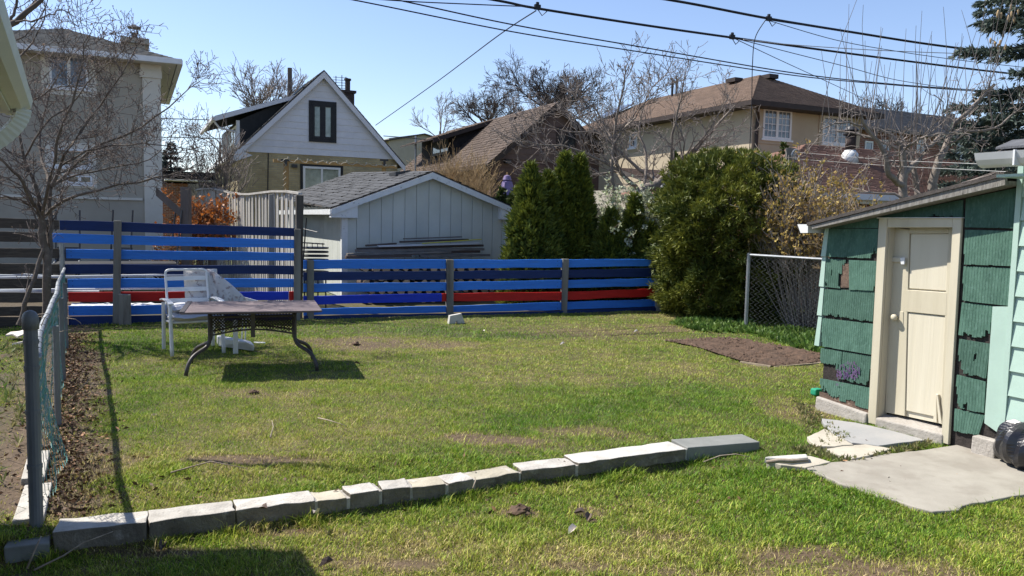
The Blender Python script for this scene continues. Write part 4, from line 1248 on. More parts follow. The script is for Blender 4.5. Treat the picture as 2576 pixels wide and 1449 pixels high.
# ================================================================== black refuse bag
M('bag_black', (0.012, 0.012, 0.015), (0.02, 0.02, 0.024), scale=5, rough=0.28, spec=0.6, bump=0.6, bscale=12)
c = gp(2604, 1172, 0.01)
mb = MB()
NU, NV = 40, 22
rb_ = random.Random(8)
ph = [rb_.uniform(0, 6) for _ in range(8)]
for j in range(NV + 1):
    el = j / NV
    for i_ in range(NU):
        a = 2 * PI * i_ / NU
        r = 0.25 * (math.sin(min(1, el * 1.05) * PI * 0.86 + 0.36) ** 0.6)
        fl = 0.016 * math.sin(5 * a + ph[0] + el * 3) + 0.018 * math.sin(11 * a + ph[1] - el * 6) + 0.010 * math.sin(19 * a + ph[2] + el * 9)
        r = max(0.01, r * (1 + 0.6 * fl) + fl * (0.4 + 0.6 * el))
        z = 0.32 * (1 - math.cos(el * PI)) / 2 + 0.012 * math.sin(7 * a + ph[3]) * el
        mb.v.append((c.x + 0.02 + r * 1.15 * math.cos(a), c.y + r * 1.0 * math.sin(a), 0.012 + z))
for j in range(NV):
    for i_ in range(NU):
        mb.f.append((j * NU + i_, j * NU + (i_ + 1) % NU, (j + 1) * NU + (i_ + 1) % NU, (j + 1) * NU + i_))
mb.f.append(tuple(range(NU))[::-1])
mb.f.append(tuple(range(NV * NU, NV * NU + NU)))
tag(mb.build('refuse_bag', 'bag_black', smooth=False), 'shiny black plastic refuse bag on the concrete path', 'bag')

# ================================================================== stick and broken slab by the edging's end
pts = [gp(1922, 1150, 0.05), gp(1975, 1139, 0.07), gp(2030, 1139, 0.06), gp(2034, 1152, 0.05), gp(1985, 1157, 0.05)]
o = MB().slab([(p.x, p.y, 0.0) for p in pts], (0, 0, 0.055)).build('broken_slab', 'block_white')
bevel(o, 0.012, 2)
tag(o, 'broken whitish slab lying past the end of the block row', 'stone slab')
a, b = gp(1928, 1162, 0.045), gp(2033, 1158, 0.075)
o = MB().tube([a, a.lerp(b, 0.3) + Z * 0.008, a.lerp(b, 0.62), b], [0.012, 0.016, 0.015, 0.012], 7).build('stick', 'twig', smooth=True)
tag(o, 'pale bare stick lying against the broken slab', 'stick')
# ================================================================== materials for the houses
M('stucco_beige', (0.41, 0.375, 0.305), (0.335, 0.305, 0.245), scale=0.7, bump=0.35, bscale=120)
M('stucco_tan', (0.47, 0.395, 0.285), (0.40, 0.335, 0.24), scale=0.6, bump=0.3, bscale=120)
M('trim_cream', (0.62, 0.59, 0.51), (0.56, 0.53, 0.45), scale=4, rough=0.6)
M('siding_white', (0.62, 0.62, 0.645), (0.575, 0.575, 0.60), scale=3, rough=0.55, bump=0.05, bscale=20, orand=0.03)
M('trim_black', (0.012, 0.013, 0.015), (0.02, 0.021, 0.023), scale=5, rough=0.5)
M('trim_white', (0.74, 0.74, 0.73), (0.68, 0.68, 0.67), scale=5, rough=0.45)
M('roof_asphalt_grey', (0.165, 0.16, 0.145), (0.12, 0.116, 0.105), scale=6, bump=0.6, bscale=90, attr=True)
M('roof_asphalt_brown', (0.14, 0.095, 0.07), (0.11, 0.075, 0.055), scale=5, bump=0.6, bscale=90, attr=True)
M('roof_asphalt_worn', (0.125, 0.092, 0.073), (0.082, 0.06, 0.047), scale=5, bump=0.8, bscale=60, attr=True)
M('roof_asphalt_red', (0.22, 0.125, 0.095), (0.17, 0.095, 0.072), scale=4, bump=0.6, bscale=60, attr=True)
M('roof_slate', (0.075, 0.078, 0.084), (0.05, 0.053, 0.059), scale=6, bump=0.6, bscale=80, attr=True)
M('brown_siding', (0.135, 0.094, 0.08), (0.11, 0.077, 0.066), scale=4, rough=0.7, orand=0.06)
M('brown_trim', (0.05, 0.036, 0.03), (0.035, 0.026, 0.022), scale=4, rough=0.6)
M('dark_shingle_wall', (0.03, 0.026, 0.026), (0.018, 0.016, 0.017), scale=8, bump=0.4, bscale=20)
M('garage_panel', (0.53, 0.55, 0.505), (0.46, 0.48, 0.44), scale=1.2, rough=0.65, bump=0.15, bscale=30, orand=0.03)
M('peeling_white', (0.66, 0.67, 0.66), (0.60, 0.61, 0.60), scale=8, rough=0.6, c3=(0.25, 0.235, 0.21), s3=16, k3=(0.63, 0.68), bump=0.3, bscale=30)
M('light_wood', (0.42, 0.27, 0.12), (0.34, 0.21, 0.09), scale=6, rough=0.7, stretch=(1, 1, 0.2))
M('chimney_dark', (0.07, 0.05, 0.045), (0.045, 0.034, 0.03), scale=10, bump=0.5, bscale=30)
M('pole_wood', (0.14, 0.115, 0.10), (0.09, 0.075, 0.065), scale=6, stretch=(1, 1, 0.2))
def window_glass(name, c1, c2):
    m = M(name, c1, c2, scale=1.3, rough=0.06, spec=0.8, contrast=(0.4, 0.6))
    return m
window_glass('glass_blue', (0.07, 0.09, 0.12), (0.16, 0.19, 0.23))
window_glass('glass_dark', (0.018, 0.02, 0.024), (0.05, 0.055, 0.06))
window_glass('glass_green', (0.10, 0.13, 0.10), (0.28, 0.33, 0.28))
def brick_mat(name, c1, c2, mort, bw=0.215, bh=0.075):
    m = bpy.data.materials.new(name); m.use_nodes = True
    N, L = m.node_tree.nodes, m.node_tree.links
    b = N['Principled BSDF']; b.inputs['Roughness'].default_value = 0.9; b.inputs['Specular IOR Level'].default_value = 0.15
    at_ = N.new('ShaderNodeAttribute'); at_.attribute_name = 'UVW'
    t = N.new('ShaderNodeTexBrick')
    t.inputs['Color1'].default_value = (*c1, 1); t.inputs['Color2'].default_value = (*c2, 1); t.inputs['Mortar'].default_value = (*mort, 1)
    t.inputs['Scale'].default_value = 1.0; t.inputs['Mortar Size'].default_value = 0.009
    t.inputs['Brick Width'].default_value = bw; t.inputs['Row Height'].default_value = bh
    L.new(at_.outputs['Vector'], t.inputs['Vector'])
    n = N.new('ShaderNodeTexNoise'); n.inputs['Scale'].default_value = 0.9; n.inputs['Detail'].default_value = 5
    L.new(at_.outputs['Vector'], n.inputs['Vector'])
    mx = N.new('ShaderNodeMix'); mx.data_type, mx.blend_type = 'RGBA', 'MULTIPLY'; mx.inputs[0].default_value = 0.7
    r = N.new('ShaderNodeMapRange'); r.inputs['From Min'].default_value, r.inputs['From Max'].default_value = 0.35, 0.6; r.inputs['To Min'].default_value = 0.55
    L.new(n.outputs['Fac'], r.inputs['Value'])
    L.new(t.outputs['Color'], mx.inputs[6]); L.new(r.outputs[0], mx.inputs[7])
    L.new(mx.outputs[2], b.inputs['Base Color'])
    bn = N.new('ShaderNodeBump'); bn.inputs['Strength'].default_value = 0.7; bn.inputs['Distance'].default_value = 0.008; bn.invert = True
    L.new(t.outputs['Fac'], bn.inputs['Height']); L.new(bn.outputs[0], b.inputs['Normal'])
    MATS[name] = m
brick_mat('brick_yellow', (0.50, 0.41, 0.235), (0.40, 0.325, 0.185), (0.38, 0.335, 0.24))
brick_mat('brick_red', (0.30, 0.12, 0.08), (0.20, 0.085, 0.062), (0.36, 0.30, 0.26))
brick_mat('block_red', (0.15, 0.10, 0.088), (0.125, 0.083, 0.073), (0.105, 0.07, 0.063), 0.4, 0.2)
def wall_uv(o, e, org):
    """store metres along the wall and metres up, for the brick courses"""
    me = o.data
    a = me.attributes.new('UVW', 'FLOAT_VECTOR', 'POINT')
    e = Vector(e)
    for k, v in enumerate(me.vertices):
        w = v.co
        a.data[k].vector = (w.dot(e), w.z, 0)

class House:
    """local frame: a along U (to the right), b along V (away), from a front-left plan corner"""
    def __init__(s, name, label, px, py, Y, cat='house', u=U, v=V):
        p = at(px, py, Y)
        s.o = Vector((p.x, p.y, 0)); s.u, s.v = u, v
        s.root = thing(name, label, cat, tuple(s.o))
    def P(s, a, b, z):
        q = s.o + s.u * a + s.v * b
        return Vector((q.x, q.y, z))
    def front(s, px, py, b=0.0):
        return on_plane(px, py, s.P(0, b, 0), s.v)
    def side(s, px, py, a=0.0):
        return on_plane(px, py, s.P(a, 0, 0), s.u)
    def ab(s, p):
        d = Vector((p.x, p.y, 0)) - s.o
        return d.dot(s.u), d.dot(s.v)
    def prism(s, name, pts, off, mat, parent=None):
        return MB().slab(pts, off).build(name, mat, parent or s.root)
    def box(s, name, a0, a1, b0, b1, z0, z1, mat, parent=None):
        return MB().box(s.P(a0, b0, z0), s.u * (a1 - a0), s.v * (b1 - b0), Z * (z1 - z0)).build(name, mat, parent or s.root)
def shingles(par, mat, e0, e1, r0_, r1_, rowlen=0.16, tab=0.32, seed=0, worn=0.0, name='shingles', th=0.014):
    """tab shingles over a roof plane given by its eave ends and ridge ends (courses butt upwards, slightly uneven)"""
    rs_ = np.random.RandomState(seed)
    e0, e1, r0_, r1_ = (np.array(p) for p in (e0, e1, r0_, r1_))
    H = max(np.linalg.norm(r0_ - e0), np.linalg.norm(r1_ - e1))
    nrow = max(2, int(H / rowlen))
    nrm = np.cross(e1 - e0, (r0_ + r1_) / 2 - (e0 + e1) / 2); nrm /= np.linalg.norm(nrm)
    if nrm[2] < 0: nrm = -nrm
    V_, F_, C_ = [], [], []
    for r in range(nrow):
        k0, k1 = r / nrow, min(1.0, (r + 1.15) / nrow)
        A0, B0 = e0 + (r0_ - e0) * k0, e1 + (r1_ - e1) * k0
        A1, B1 = e0 + (r0_ - e0) * k1, e1 + (r1_ - e1) * k1
        L = np.linalg.norm(B0 - A0)
        if L < 0.05: continue
        n = max(1, int(L / tab))
        off = (r % 2) * 0.5
        for q in range(-1, n + 1):
            s0, s1 = np.clip((q + off + 0.02) / n, 0, 1), np.clip((q + off + 0.98) / n, 0, 1)
            if s1 - s0 < 0.004: continue
            lift = th + abs(rs_.randn()) * 0.010 * worn
            dn = rs_.randn() * 0.02 * worn
            lo = (A0 - A1) / (np.linalg.norm(A0 - A1) + 1e-9) * dn
            p = [A0 + (B0 - A0) * s0 + lo, A0 + (B0 - A0) * s1 + lo, A1 + (B1 - A1) * s1, A1 + (B1 - A1) * s0]
            k = len(V_)
            V_ += [p[0] + nrm * lift, p[1] + nrm * (lift + rs_.randn() * 0.004 * worn), p[2] + nrm * 0.004, p[3] + nrm * 0.004, p[0], p[1]]
            F_ += [(k, k + 1, k + 2, k + 3), (k + 4, k + 5, k + 1, k)]
            g_ = 0.82 + 0.36 * rs_.rand() ** (1.0 + worn * 0.3)
            C_ += [(g_, g_, g_, 1)] * 6
    mb = MB().np(np.array(V_), np.array(F_), np.array(C_))
    return mb.build(name, mat, par, kind='stuff')
def roof_plane(h, e0, e1, r0_, r1_, mat, deck='roof_felt', th=0.09, **k):
    """deck plus shingles; returns the deck (part)"""
    pts = [e0, e1, r1_, r0_] if (Vector(r1_) - Vector(r0_)).length > 0.01 else [e0, e1, r0_]
    d = MB().slab([Vector(p) - Z * th for p in pts], Z * (th - 0.002)).build('roof', deck, h.root)
    shingles(d, mat, e0, e1, r0_, r1_, **k)
    return d
def window(par, quad, n, frame_mat, pane_mat, fw=0.06, cols=1, rows=1, casing=None, cw=0.1, muntin=0.0, proud=0.03, sill=True, mull=0.07):
    """a framed window on a wall plane; quad = lower-left, lower-right, upper-right, upper-left points, n = outward normal"""
    ll, lr, ur, ul = (Vector(p) for p in quad)
    ex = (lr - ll); W = ex.length; ex.normalize()
    H = ((ul - ll).length + (ur - lr).length) / 2
    ez = Z
    def Q(x, z, o=0.0): return ll + ex * x + ez * z + n * o
    def bar(nm, x0, x1, z0, z1, o0, o1, mat, p): return MB().hexa([Q(x0, z0, o0), Q(x1, z0, o0), Q(x1, z1, o0), Q(x0, z1, o0)], [Q(x0, z0, o1), Q(x1, z0, o1), Q(x1, z1, o1), Q(x0, z1, o1)]).build(nm, mat, p)
    mb = MB()
    def rect(x0, x1, z0, z1, w, o0, o1):
        for a in ((x0, x1, z0, z0 + w), (x0, x1, z1 - w, z1), (x0, x0 + w, z0 + w, z1 - w), (x1 - w, x1, z0 + w, z1 - w)):
            mb.hexa([Q(a[0], a[2], o0), Q(a[1], a[2], o0), Q(a[1], a[3], o0), Q(a[0], a[3], o0)], [Q(a[0], a[2], o1), Q(a[1], a[2], o1), Q(a[1], a[3], o1), Q(a[0], a[3], o1)])
    rect(0, W, 0, H, fw, 0.0, proud)
    for c in range(1, cols):
        x = W * c / cols
        mb.hexa([Q(x - mull / 2, fw, 0), Q(x + mull / 2, fw, 0), Q(x + mull / 2, H - fw, 0), Q(x - mull / 2, H - fw, 0)], [Q(x - mull / 2, fw, proud - 0.003), Q(x + mull / 2, fw, proud - 0.003), Q(x + mull / 2, H - fw, proud - 0.003), Q(x - mull / 2, H - fw, proud - 0.003)])
    w = mb.build('window', frame_mat, par)
    if casing:
        mb = MB()
        rect(-cw, W + cw, -cw, H + cw, cw - 0.004, 0.0, proud * 0.8)
        mb.build('casing', casing, w)
    for c in range(cols):
        x0, x1 = W * c / cols + (fw if c == 0 else mull / 2), W * (c + 1) / cols - (fw if c == cols - 1 else mull / 2)
        bar('pane', x0, x1, fw, H - fw, 0.002, 0.008, pane_mat, w)
        if muntin:
            for r in range(1, rows):
                z = fw + (H - 2 * fw) * r / rows
                bar('muntin', x0, x1, z - muntin / 2, z + muntin / 2, 0.008, 0.016, frame_mat, w)
            for r in (1, 2):
                x = x0 + (x1 - x0) * r / 3
                bar('muntin', x - muntin / 2, x + muntin / 2, fw, H - fw, 0.008, 0.0155, frame_mat, w)
    if sill:
        bar('sill', -0.06, W + 0.06, -0.06, -0.003, 0.0, proud + 0.04, frame_mat, w)
    return w

# ================================================================== beige stucco house, left
h = House('beige_house', 'two-storey beige stucco house with low hip roof at the left', 400, 300, 20.0)
ov = 0.42
zE = h.front(415, 146, -ov).z
Wd, Dp = 7.4, 7.4
h.box('wall', -Wd, 0, 0, Dp, 0, zE, 'stucco_beige')
ap_ = h.P(-2.15, 1.75, 0); ap_ = Vector((ap_.x, ap_.y, on_plane(185, 67, ap_, V).z))
zr_ = ap_.z
k = 2.15 + ov
EL = [h.P(-k * 2 + ov, -ov, zE), h.P(ov, -ov, zE), h.P(ov, Dp + ov, zE), h.P(-k * 2 + ov, Dp + ov, zE)]
A0 = h.P(ov - k, -ov + k, zr_); A1 = h.P(ov - k, Dp - 1, zr_)
roof_plane(h, EL[0], EL[1], A0, A0, 'roof_asphalt_grey', tab=0.3, rowlen=0.15, seed=1)
roof_plane(h, EL[1], EL[2], A0, A1, 'roof_asphalt_grey', tab=0.3, rowlen=0.15, seed=2)
roof_plane(h, EL[3], EL[0], A1, A0, 'roof_asphalt_grey', tab=0.3, rowlen=0.15, seed=3)
h.box('soffit', -k * 2 + ov + 0.02, ov - 0.02, -ov + 0.02, 0.0, zE - 0.12, zE - 0.095, 'trim_cream')
h.box('soffit', 0.0, ov - 0.02, 0.0, Dp, zE - 0.12, zE - 0.095, 'trim_cream')
h.box('gutter', -k * 2 + ov, ov + 0.10, -ov - 0.12, -ov, zE - 0.13, zE - 0.005, 'trim_white')
h.box('gutter', ov, ov + 0.12, -ov + 0.003, Dp, zE - 0.13, zE - 0.005, 'trim_white')
h.box('corner_pilaster', -0.36, 0.05, -0.06, 0.25, 0, zE - 0.45, 'trim_cream')
h.box('pilaster_capital', -0.42, 0.08, -0.10, 0.28, zE - 0.45, zE - 0.28, 'trim_cream')
h.box('pilaster_frieze', -0.40, 0.07, -0.08, 0.26, zE - 0.28, zE - 0.121, 'trim_cream')
h.box('band_course', -Wd, -0.4, -0.05, 0, h.front(200, 494).z - 0.06, h.front(200, 494).z, 'trim_cream')
def fq(hh, x0, x1, y0, y1, b=0.0):
    a, c = hh.ab(hh.front(x0, (y0 + y1) / 2, b))[0], hh.ab(hh.front(x1, (y0 + y1) / 2, b))[0]
    z0, z1 = hh.front((x0 + x1) / 2, y1, b).z, hh.front((x0 + x1) / 2, y0, b).z
    return [hh.P(a, b, z0), hh.P(c, b, z0), hh.P(c, b, z1), hh.P(a, b, z1)]
window(h.root, fq(h, 124, 222, 140, 222), -V, 'trim_white', 'glass_blue', fw=0.05, cols=2, casing='trim_cream', cw=0.17)
window(h.root, fq(h, 130, 228, 374, 420), -V, 'trim_white', 'glass_dark', fw=0.05, casing='trim_cream', cw=0.14)
window(h.root, fq(h, 168, 232, 441, 462), -V, 'trim_white', 'glass_dark', fw=0.04, cols=2, casing='trim_cream', cw=0.1)
c = h.P(-0.55, 3.0, 0)
ch = MB().box(h.P(-0.75, 3.0, zE), U * 0.52, V * 0.9, Z * (zr_ - zE - 0.02)).build('chimney', 'stucco_beige', h.root)
zc = zr_ - 0.02
MB().box(h.P(-0.85, 2.9, zc), U * 0.72, V * 1.1, Z * 0.14).build('chimney_crown', 'stucco_beige', ch)
p = h.P(-0.5, 3.3, zc + 0.14)
mb = MB().cbox(p + Z * 0.10, U * 0.16, V * 0.16, Z * 0.2)
for a, b in ((-1, -1), (1, -1), (1, 1), (-1, 1)):
    mb.cbox(p + U * a * 0.09 + V * b * 0.09 + Z * 0.26, U * 0.02, V * 0.02, Z * 0.14)
mb.add([p + U * a * 0.17 + V * b * 0.17 + Z * 0.33 for a, b in ((-1, -1), (1, -1), (1, 1), (-1, 1))] + [p + Z * 0.44], [(0, 1, 4), (1, 2, 4), (2, 3, 4), (3, 0, 4), (3, 2, 1, 0)])
mb.build('chimney_cap', 'black_metal', ch)

# ================================================================== white gabled house
h = House('white_gable_house', 'house with white sided gable, yellow brick below and dark shed dormer', 597, 430, 29.0)
aR = h.ab(h.front(1000, 400))[0]
zE = h.front(597, 376).z
aP, zP = h.ab(h.front(812, 176))[0], h.front(812, 178).z
DEP_ = 9.0
wl = h.box('wall', 0, aR, 0, DEP_, 0, zE, 'brick_yellow'); wall_uv(wl, U + V, None)
def gz(a): return zE + (zP - zE) * (1 - abs(a - aP) / (aP if a < aP else aR - aP))
MB().slab([h.P(-0.02, 0.0, zE), h.P(aR + 0.02, 0.0, zE), h.P(aP, 0.0, zP - 0.1)], V * DEP_).build('attic', 'dark_shingle_wall', h.root)
nb = 13
for q in range(nb):
    z0, z1 = zE - 0.06 + (zP - zE) * q / nb, zE - 0.06 + (zP - zE) * (q + 1) / nb
    l0, l1 = max(0, aP * max(0, z0 - zE) / (zP - zE)), aP * max(0, min(z1, zP) - zE) / (zP - zE)
    m0, m1 = aR - (aR - aP) * max(0, z0 - zE) / (zP - zE), aR - (aR - aP) * max(0, z1 - zE) / (zP - zE)
    l0, m0 = l0 - 0.02, m0 + 0.02
    mb = MB().hexa([h.P(l0, -0.035, z0), h.P(m0, -0.035, z0), h.P(m0, -0.002, z0), h.P(l0, -0.002, z0)], [h.P(l1, -0.018, z1), h.P(max(m1, l1 + 0.02), -0.018, z1), h.P(max(m1, l1 + 0.02), -0.002, z1), h.P(l1, -0.002, z1)])
    mb.build('siding_board', 'siding_white', h.root)
EO = 0.25
sl = (zP - zE) / aP; sr = (zP - zE) / (aR - aP)
e0, e1 = h.P(-EO, DEP_, zE - EO * sl), h.P(-EO, -0.22, zE - EO * sl)
roof_plane(h, e0, e1, h.P(aP, DEP_, zP), h.P(aP, -0.22, zP), 'roof_asphalt_grey', seed=5, tab=0.3, rowlen=0.18, worn=0.6)
e0, e1 = h.P(aR + EO, -0.22, zE - EO * sr), h.P(aR + EO, DEP_, zE - EO * sr)
roof_plane(h, e0, e1, h.P(aP, -0.22, zP), h.P(aP, DEP_, zP), 'roof_asphalt_grey', seed=6, tab=0.3, rowlen=0.18)
for s, aE, slp in ((-1, -EO, sl), (1, aR + EO, sr)):
    zl_ = zE - EO * slp
    MB().slab([h.P(aE, -0.24, zl_ - 0.06), h.P(aP, -0.24, zP - 0.06), h.P(aP, -0.24, zP - 0.30), h.P(aE + (0.0 if s < 0 else 0), -0.24, zl_ - 0.28)], V * 0.03).build('rake_board', 'siding_white', h.root)
MB().slab([h.P(-EO, -0.235, zE - EO * sl - 0.26), h.P(0.5, -0.235, zE - 0.2), h.P(0.0, -0.235, zE + 0.0), h.P(-EO, -0.235, zE - EO * sl)], V * 0.02).build('eave_return', 'siding_white', h.root)
h.box('gutter', -EO - 0.12, -EO, -0.1, DEP_, zE - EO * sl - 0.16, zE - EO * sl - 0.04, 'trim_white')
window(h.root, fq(h, 785, 838, 263, 350, -0.03), -V, 'trim_black', 'glass_green', fw=0.09, cols=2, casing='trim_black', cw=0.12, mull=0.2, proud=0.05, sill=False)
wq = fq(h, 762, 856, 420, 500, 0.0)
window(h.root, wq, -V, 'trim_white', 'glass_green', fw=0.08, cols=2, casing='trim_black', cw=0.1, proud=0.04)
# shed dormer on the left slope
b0, b1 = 0.75, 6.6
aD = 0.12; zDw = zE + aD * sl
zDt = h.front(585, 302, b0).z
aT = h.ab(h.front(738, 222, b0))[0]; zT = min(gz(aT) + 0.02, h.front(738, 222, b0).z)
dm = MB().slab([h.P(aD, b0, zDw - 0.05), h.P(aT + 0.2, b0, gz(aT) - 0.1), h.P(aT + 0.05, b0, zT), h.P(aD, b0, zDt)], V * (b1 - b0)).build('dormer', 'trim_black', h.root)
tipL = h.front(541, 290, b0 - 0.35); aTip = h.ab(tipL)[0]; zTip = tipL.z
pz = lambda a: zTip + (zT + 0.12 - zTip) * (a - aTip) / (aT + 0.25 - aTip)
MB().slab([h.P(aTip, b0 - 0.35, zTip - 0.02), h.P(aT + 0.25, b0 - 0.35, pz(aT + 0.25) - 0.02), h.P(aT + 0.25, b0 - 0.35, pz(aT + 0.25) - 0.16), h.P(aTip, b0 - 0.35, zTip - 0.2)], V * 0.03).build('dormer_fascia', 'siding_white', dm)
MB().slab([h.P(aTip, b0 - 0.32, zTip - 0.06), h.P(aTip, b1, zTip - 0.06), h.P(aT + 0.3, b1, pz(aT + 0.3) - 0.06), h.P(aT + 0.3, b0 - 0.32, pz(aT + 0.3) - 0.06)], Z * 0.05).build('dormer_roof', 'roof_asphalt_grey', dm)
MB().box(h.P(aTip - 0.1, b0 - 0.33, zTip - 0.17), U * 0.1, V * (b1 - b0), Z * 0.13).build('gutter', 'siding_white', dm)
MB().tube([h.P(aTip - 0.05, b0 - 0.2, zTip - 0.16), h.P(aTip + 0.15, b0 - 0.1, zTip - 0.4), h.P(aD - 0.08, b0 + 0.05, zTip - 0.5), h.P(aD - 0.08, b0 + 0.05, zDw + 0.1)], 0.045, 6).build('downpipe', 'siding_white', dm)
MB().box(h.P(aD - 0.06, b0 - 0.03, zDw - 0.1), U * 0.12, V * 0.12, Z * (zDt - zDw + 0.1)).build('corner_board', 'trim_white', dm)
wy0, wy1 = b0 + 0.35, b0 + 2.4
window(dm, [h.P(aD - 0.01, wy1, zDw + 0.25), h.P(aD - 0.01, wy0, zDw + 0.25), h.P(aD - 0.01, wy0, zDt - 0.15), h.P(aD - 0.01, wy1, zDt - 0.15)], -U, 'trim_white', 'glass_blue', fw=0.08, cols=2)
# roof details
p = h.front(832, 232, 1.3)
aC = h.ab(h.front(876, 240, 3.0))[0]; zC = h.front(876, 218, 3.0).z
chm = MB().box(h.P(aC - 0.2, 3.0, gz(aC) - 0.3), U * 0.46, V * 0.46, Z * (zC - gz(aC) - 0.25 + 0.3)).build('chimney', 'chimney_dark', h.root)
MB().box(h.P(aC - 0.27, 2.93, zC - 0.25), U * 0.6, V * 0.6, Z * 0.1).build('chimney_crown', 'chimney_dark', chm)
MB().tube([h.P(aC + 0.03, 3.23, zC - 0.15), h.P(aC + 0.03, 3.23, zC + 0.28)], 0.11, 10).build('flue_pot', 'chimney_dark', chm)
MB().tube([h.P(aC + 0.03, 3.23, zC + 0.29), h.P(aC + 0.03, 3.23, zC + 0.36)], 0.15, 10).build('flue_cap', 'chimney_dark', chm)
an = MB()
aA = h.ab(h.front(857, 230, 3.4))[0]
zA = h.front(857, 192, 3.4).z
for da, zz0, zz1 in ((-0.2, gz(aA) - 0.3, zA), (0.05, gz(aA) - 0.3, zA + 0.05), (0.22, gz(aA) - 0.5, zA)):
    an.tube([h.P(aA + da, 3.4, zz0), h.P(aA + da, 3.4, zz1)], 0.018, 5)
for q in range(7):
    an.tube([h.P(aA - 0.32, 3.4, zA - 0.06 - q * 0.11), h.P(aA + 0.3 - 0.02 * q, 3.4, zA - 0.04 - q * 0.11)], 0.010, 4)
an.build('antenna', 'black_metal', h.root)
for px, py, bb_ in ((735, 240, 2.5),):
    a = h.ab(h.front(px, py, bb_))[0]
sk = h.front(747, 222, 1.2); aS = h.ab(sk)[0]
MB().slab([h.P(aS - 0.28, 0.9, gz(aS - 0.28) + 0.05), h.P(aS + 0.25, 0.9, gz(aS + 0.25) + 0.05), h.P(aS + 0.25, 1.7, gz(aS + 0.25) + 0.05), h.P(aS - 0.28, 1.7, gz(aS - 0.28) + 0.05)], Z * 0.06).build('skylight', 'glass_blue', h.root)
# wall light, conduit
p = h.front(740, 418); MB().cbox(p - V * 0.06, U * 0.2, V * 0.12, Z * 0.12).build('wall_lamp', 'black_metal', h.root)
MB().tube([h.front(675, 385) - V * 0.02, h.front(673, 500) - V * 0.02], 0.02, 5).build('conduit', 'black_metal', h.root)
# pergola in front of the brick wall
pg = thing('pergola_frame', 'raw timber pergola beam with string lights before the yellow brick wall', 'pergola', tuple(h.P(2.5, -1.6, 0)))
bp = -1.6
q0, q1 = h.front(688, 404, bp), h.front(1010, 424, bp)
def bpt(px, py): return h.front(px, py, bp)
MB().slab([bpt(688, 400), bpt(998, 417), bpt(998, 424), bpt(688, 408)], V * 0.09).build('beam', 'light_wood', pg)
for x in (716, 964):
    t_ = bpt(x, 408); MB().box((t_.x - 0.07, t_.y + 0.1, 0), (0.15, 0, 0), (0, 0.14, 0), (0, 0, t_.z)).build('post', 'light_wood', pg)
    mb = MB().cbox(bpt(x + 2, 403) - V * 0.02, U * 0.32, V * 0.03, Z * 0.07); mb.cbox(bpt(x + 3, 410) - V * 0.02, U * 0.09, V * 0.03, Z * 0.2)
    mb.build('bracket', 'black_metal', pg)
sl_ = MB()
pts = []
for k_ in range(61):
    x = 700 + k_ * 4.9
    pts.append(bpt(x, 400 + (x - 688) * 0.055 + (4 if k_ % 6 < 3 else -1) + math.sin(k_) * 1.5) - V * 0.07)
sl_.tube(pts, 0.012, 4)
for k_ in range(0, 61, 5): sl_.cbox(pts[k_] + Z * 0.04, U * 0.05, V * 0.05, Z * 0.06)
sl_.tube([bpt(716 + (3 if k_ % 2 else -5), 408 + k_ * 7.5) - V * 0.07 for k_ in range(13)], 0.012, 4)
sl_.build('string_lights', 'flag_cream', pg)
# pole behind the roof
p0 = at(729, 260, 42.0); p1 = at(729, 171, 42.0)
tag(MB().tube([(p0.x, p0.y, 0), tuple(p1)], 0.12, 8).build('utility_pole', 'pole_wood'), 'brown utility pole top rising behind the white gable roof', 'utility pole')

# ================================================================== brown house
h = House('brown_house', 'low brown house with worn shingle roof and small dark dormer', 1236, 430, 31.0)
aR = h.ab(h.front(1545, 415))[0]
zE = h.front(1236, 398).z
aP = h.ab(h.front(1396, 255))[0]; zP = h.front(1396, 258).z
DEP_ = 12.0
wl = h.box('wall', 0, aR, 0, DEP_, 0, zE, 'block_red'); wall_uv(wl, U + V, None)
sl = (zP - zE) / aP; sr = (zP - zE) / (aR - aP)
def gz(a): return zE + (a * sl if a < aP else (aR - a) * sr)
MB().slab([h.P(0, 0.01, zE), h.P(aR, 0.01, zE), h.P(aP, 0.01, zP - 0.05)], V * (DEP_ - 0.02)).build('attic', 'brown_siding', h.root)
nb = 10
for q in range(nb):
    z0, z1 = zE + (zP - zE) * q / nb, zE + (zP - zE) * (q + 1) / nb
    f0, f1 = q / nb, (q + 1) / nb
    mb = MB().hexa([h.P(aP * f0, -0.04, z0), h.P(aR - (aR - aP) * f0, -0.04, z0), h.P(aR - (aR - aP) * f0, 0, z0), h.P(aP * f0, 0, z0)], [h.P(aP * f1, -0.02, z1), h.P(aR - (aR - aP) * f1 + 0.01, -0.02, z1), h.P(aR - (aR - aP) * f1 + 0.01, 0, z1), h.P(aP * f1, 0, z1)])
    mb.build('siding_board', 'brown_siding', h.root)
EO = 0.3
roof_plane(h, h.P(-EO, DEP_, zE - EO * sl), h.P(-EO, -0.3, zE - EO * sl), h.P(aP, DEP_, zP), h.P(aP, -0.3, zP), 'roof_asphalt_worn', seed=8, worn=0.9, tab=0.33, rowlen=0.19, th=0.02)
roof_plane(h, h.P(aR + EO, -0.3, zE - EO * sr), h.P(aR + EO, DEP_, zE - EO * sr), h.P(aP, -0.3, zP), h.P(aP, DEP_, zP), 'roof_asphalt_worn', seed=9, worn=0.8, tab=0.33, rowlen=0.2)
for aE, slp in ((-EO, sl), (aR + EO, sr)):
    z_ = zE - EO * slp
    MB().slab([h.P(aE, -0.33, z_ - 0.05), h.P(aP, -0.33, zP - 0.05), h.P(aP, -0.33, zP - 0.28), h.P(aE, -0.33, z_ - 0.26)], V * 0.03).build('rake_board', 'brown_trim', h.root)
h.box('gutter', -EO - 0.12, -EO, -0.2, DEP_, zE - EO * sl - 0.16, zE - EO * sl - 0.03, 'brown_trim')
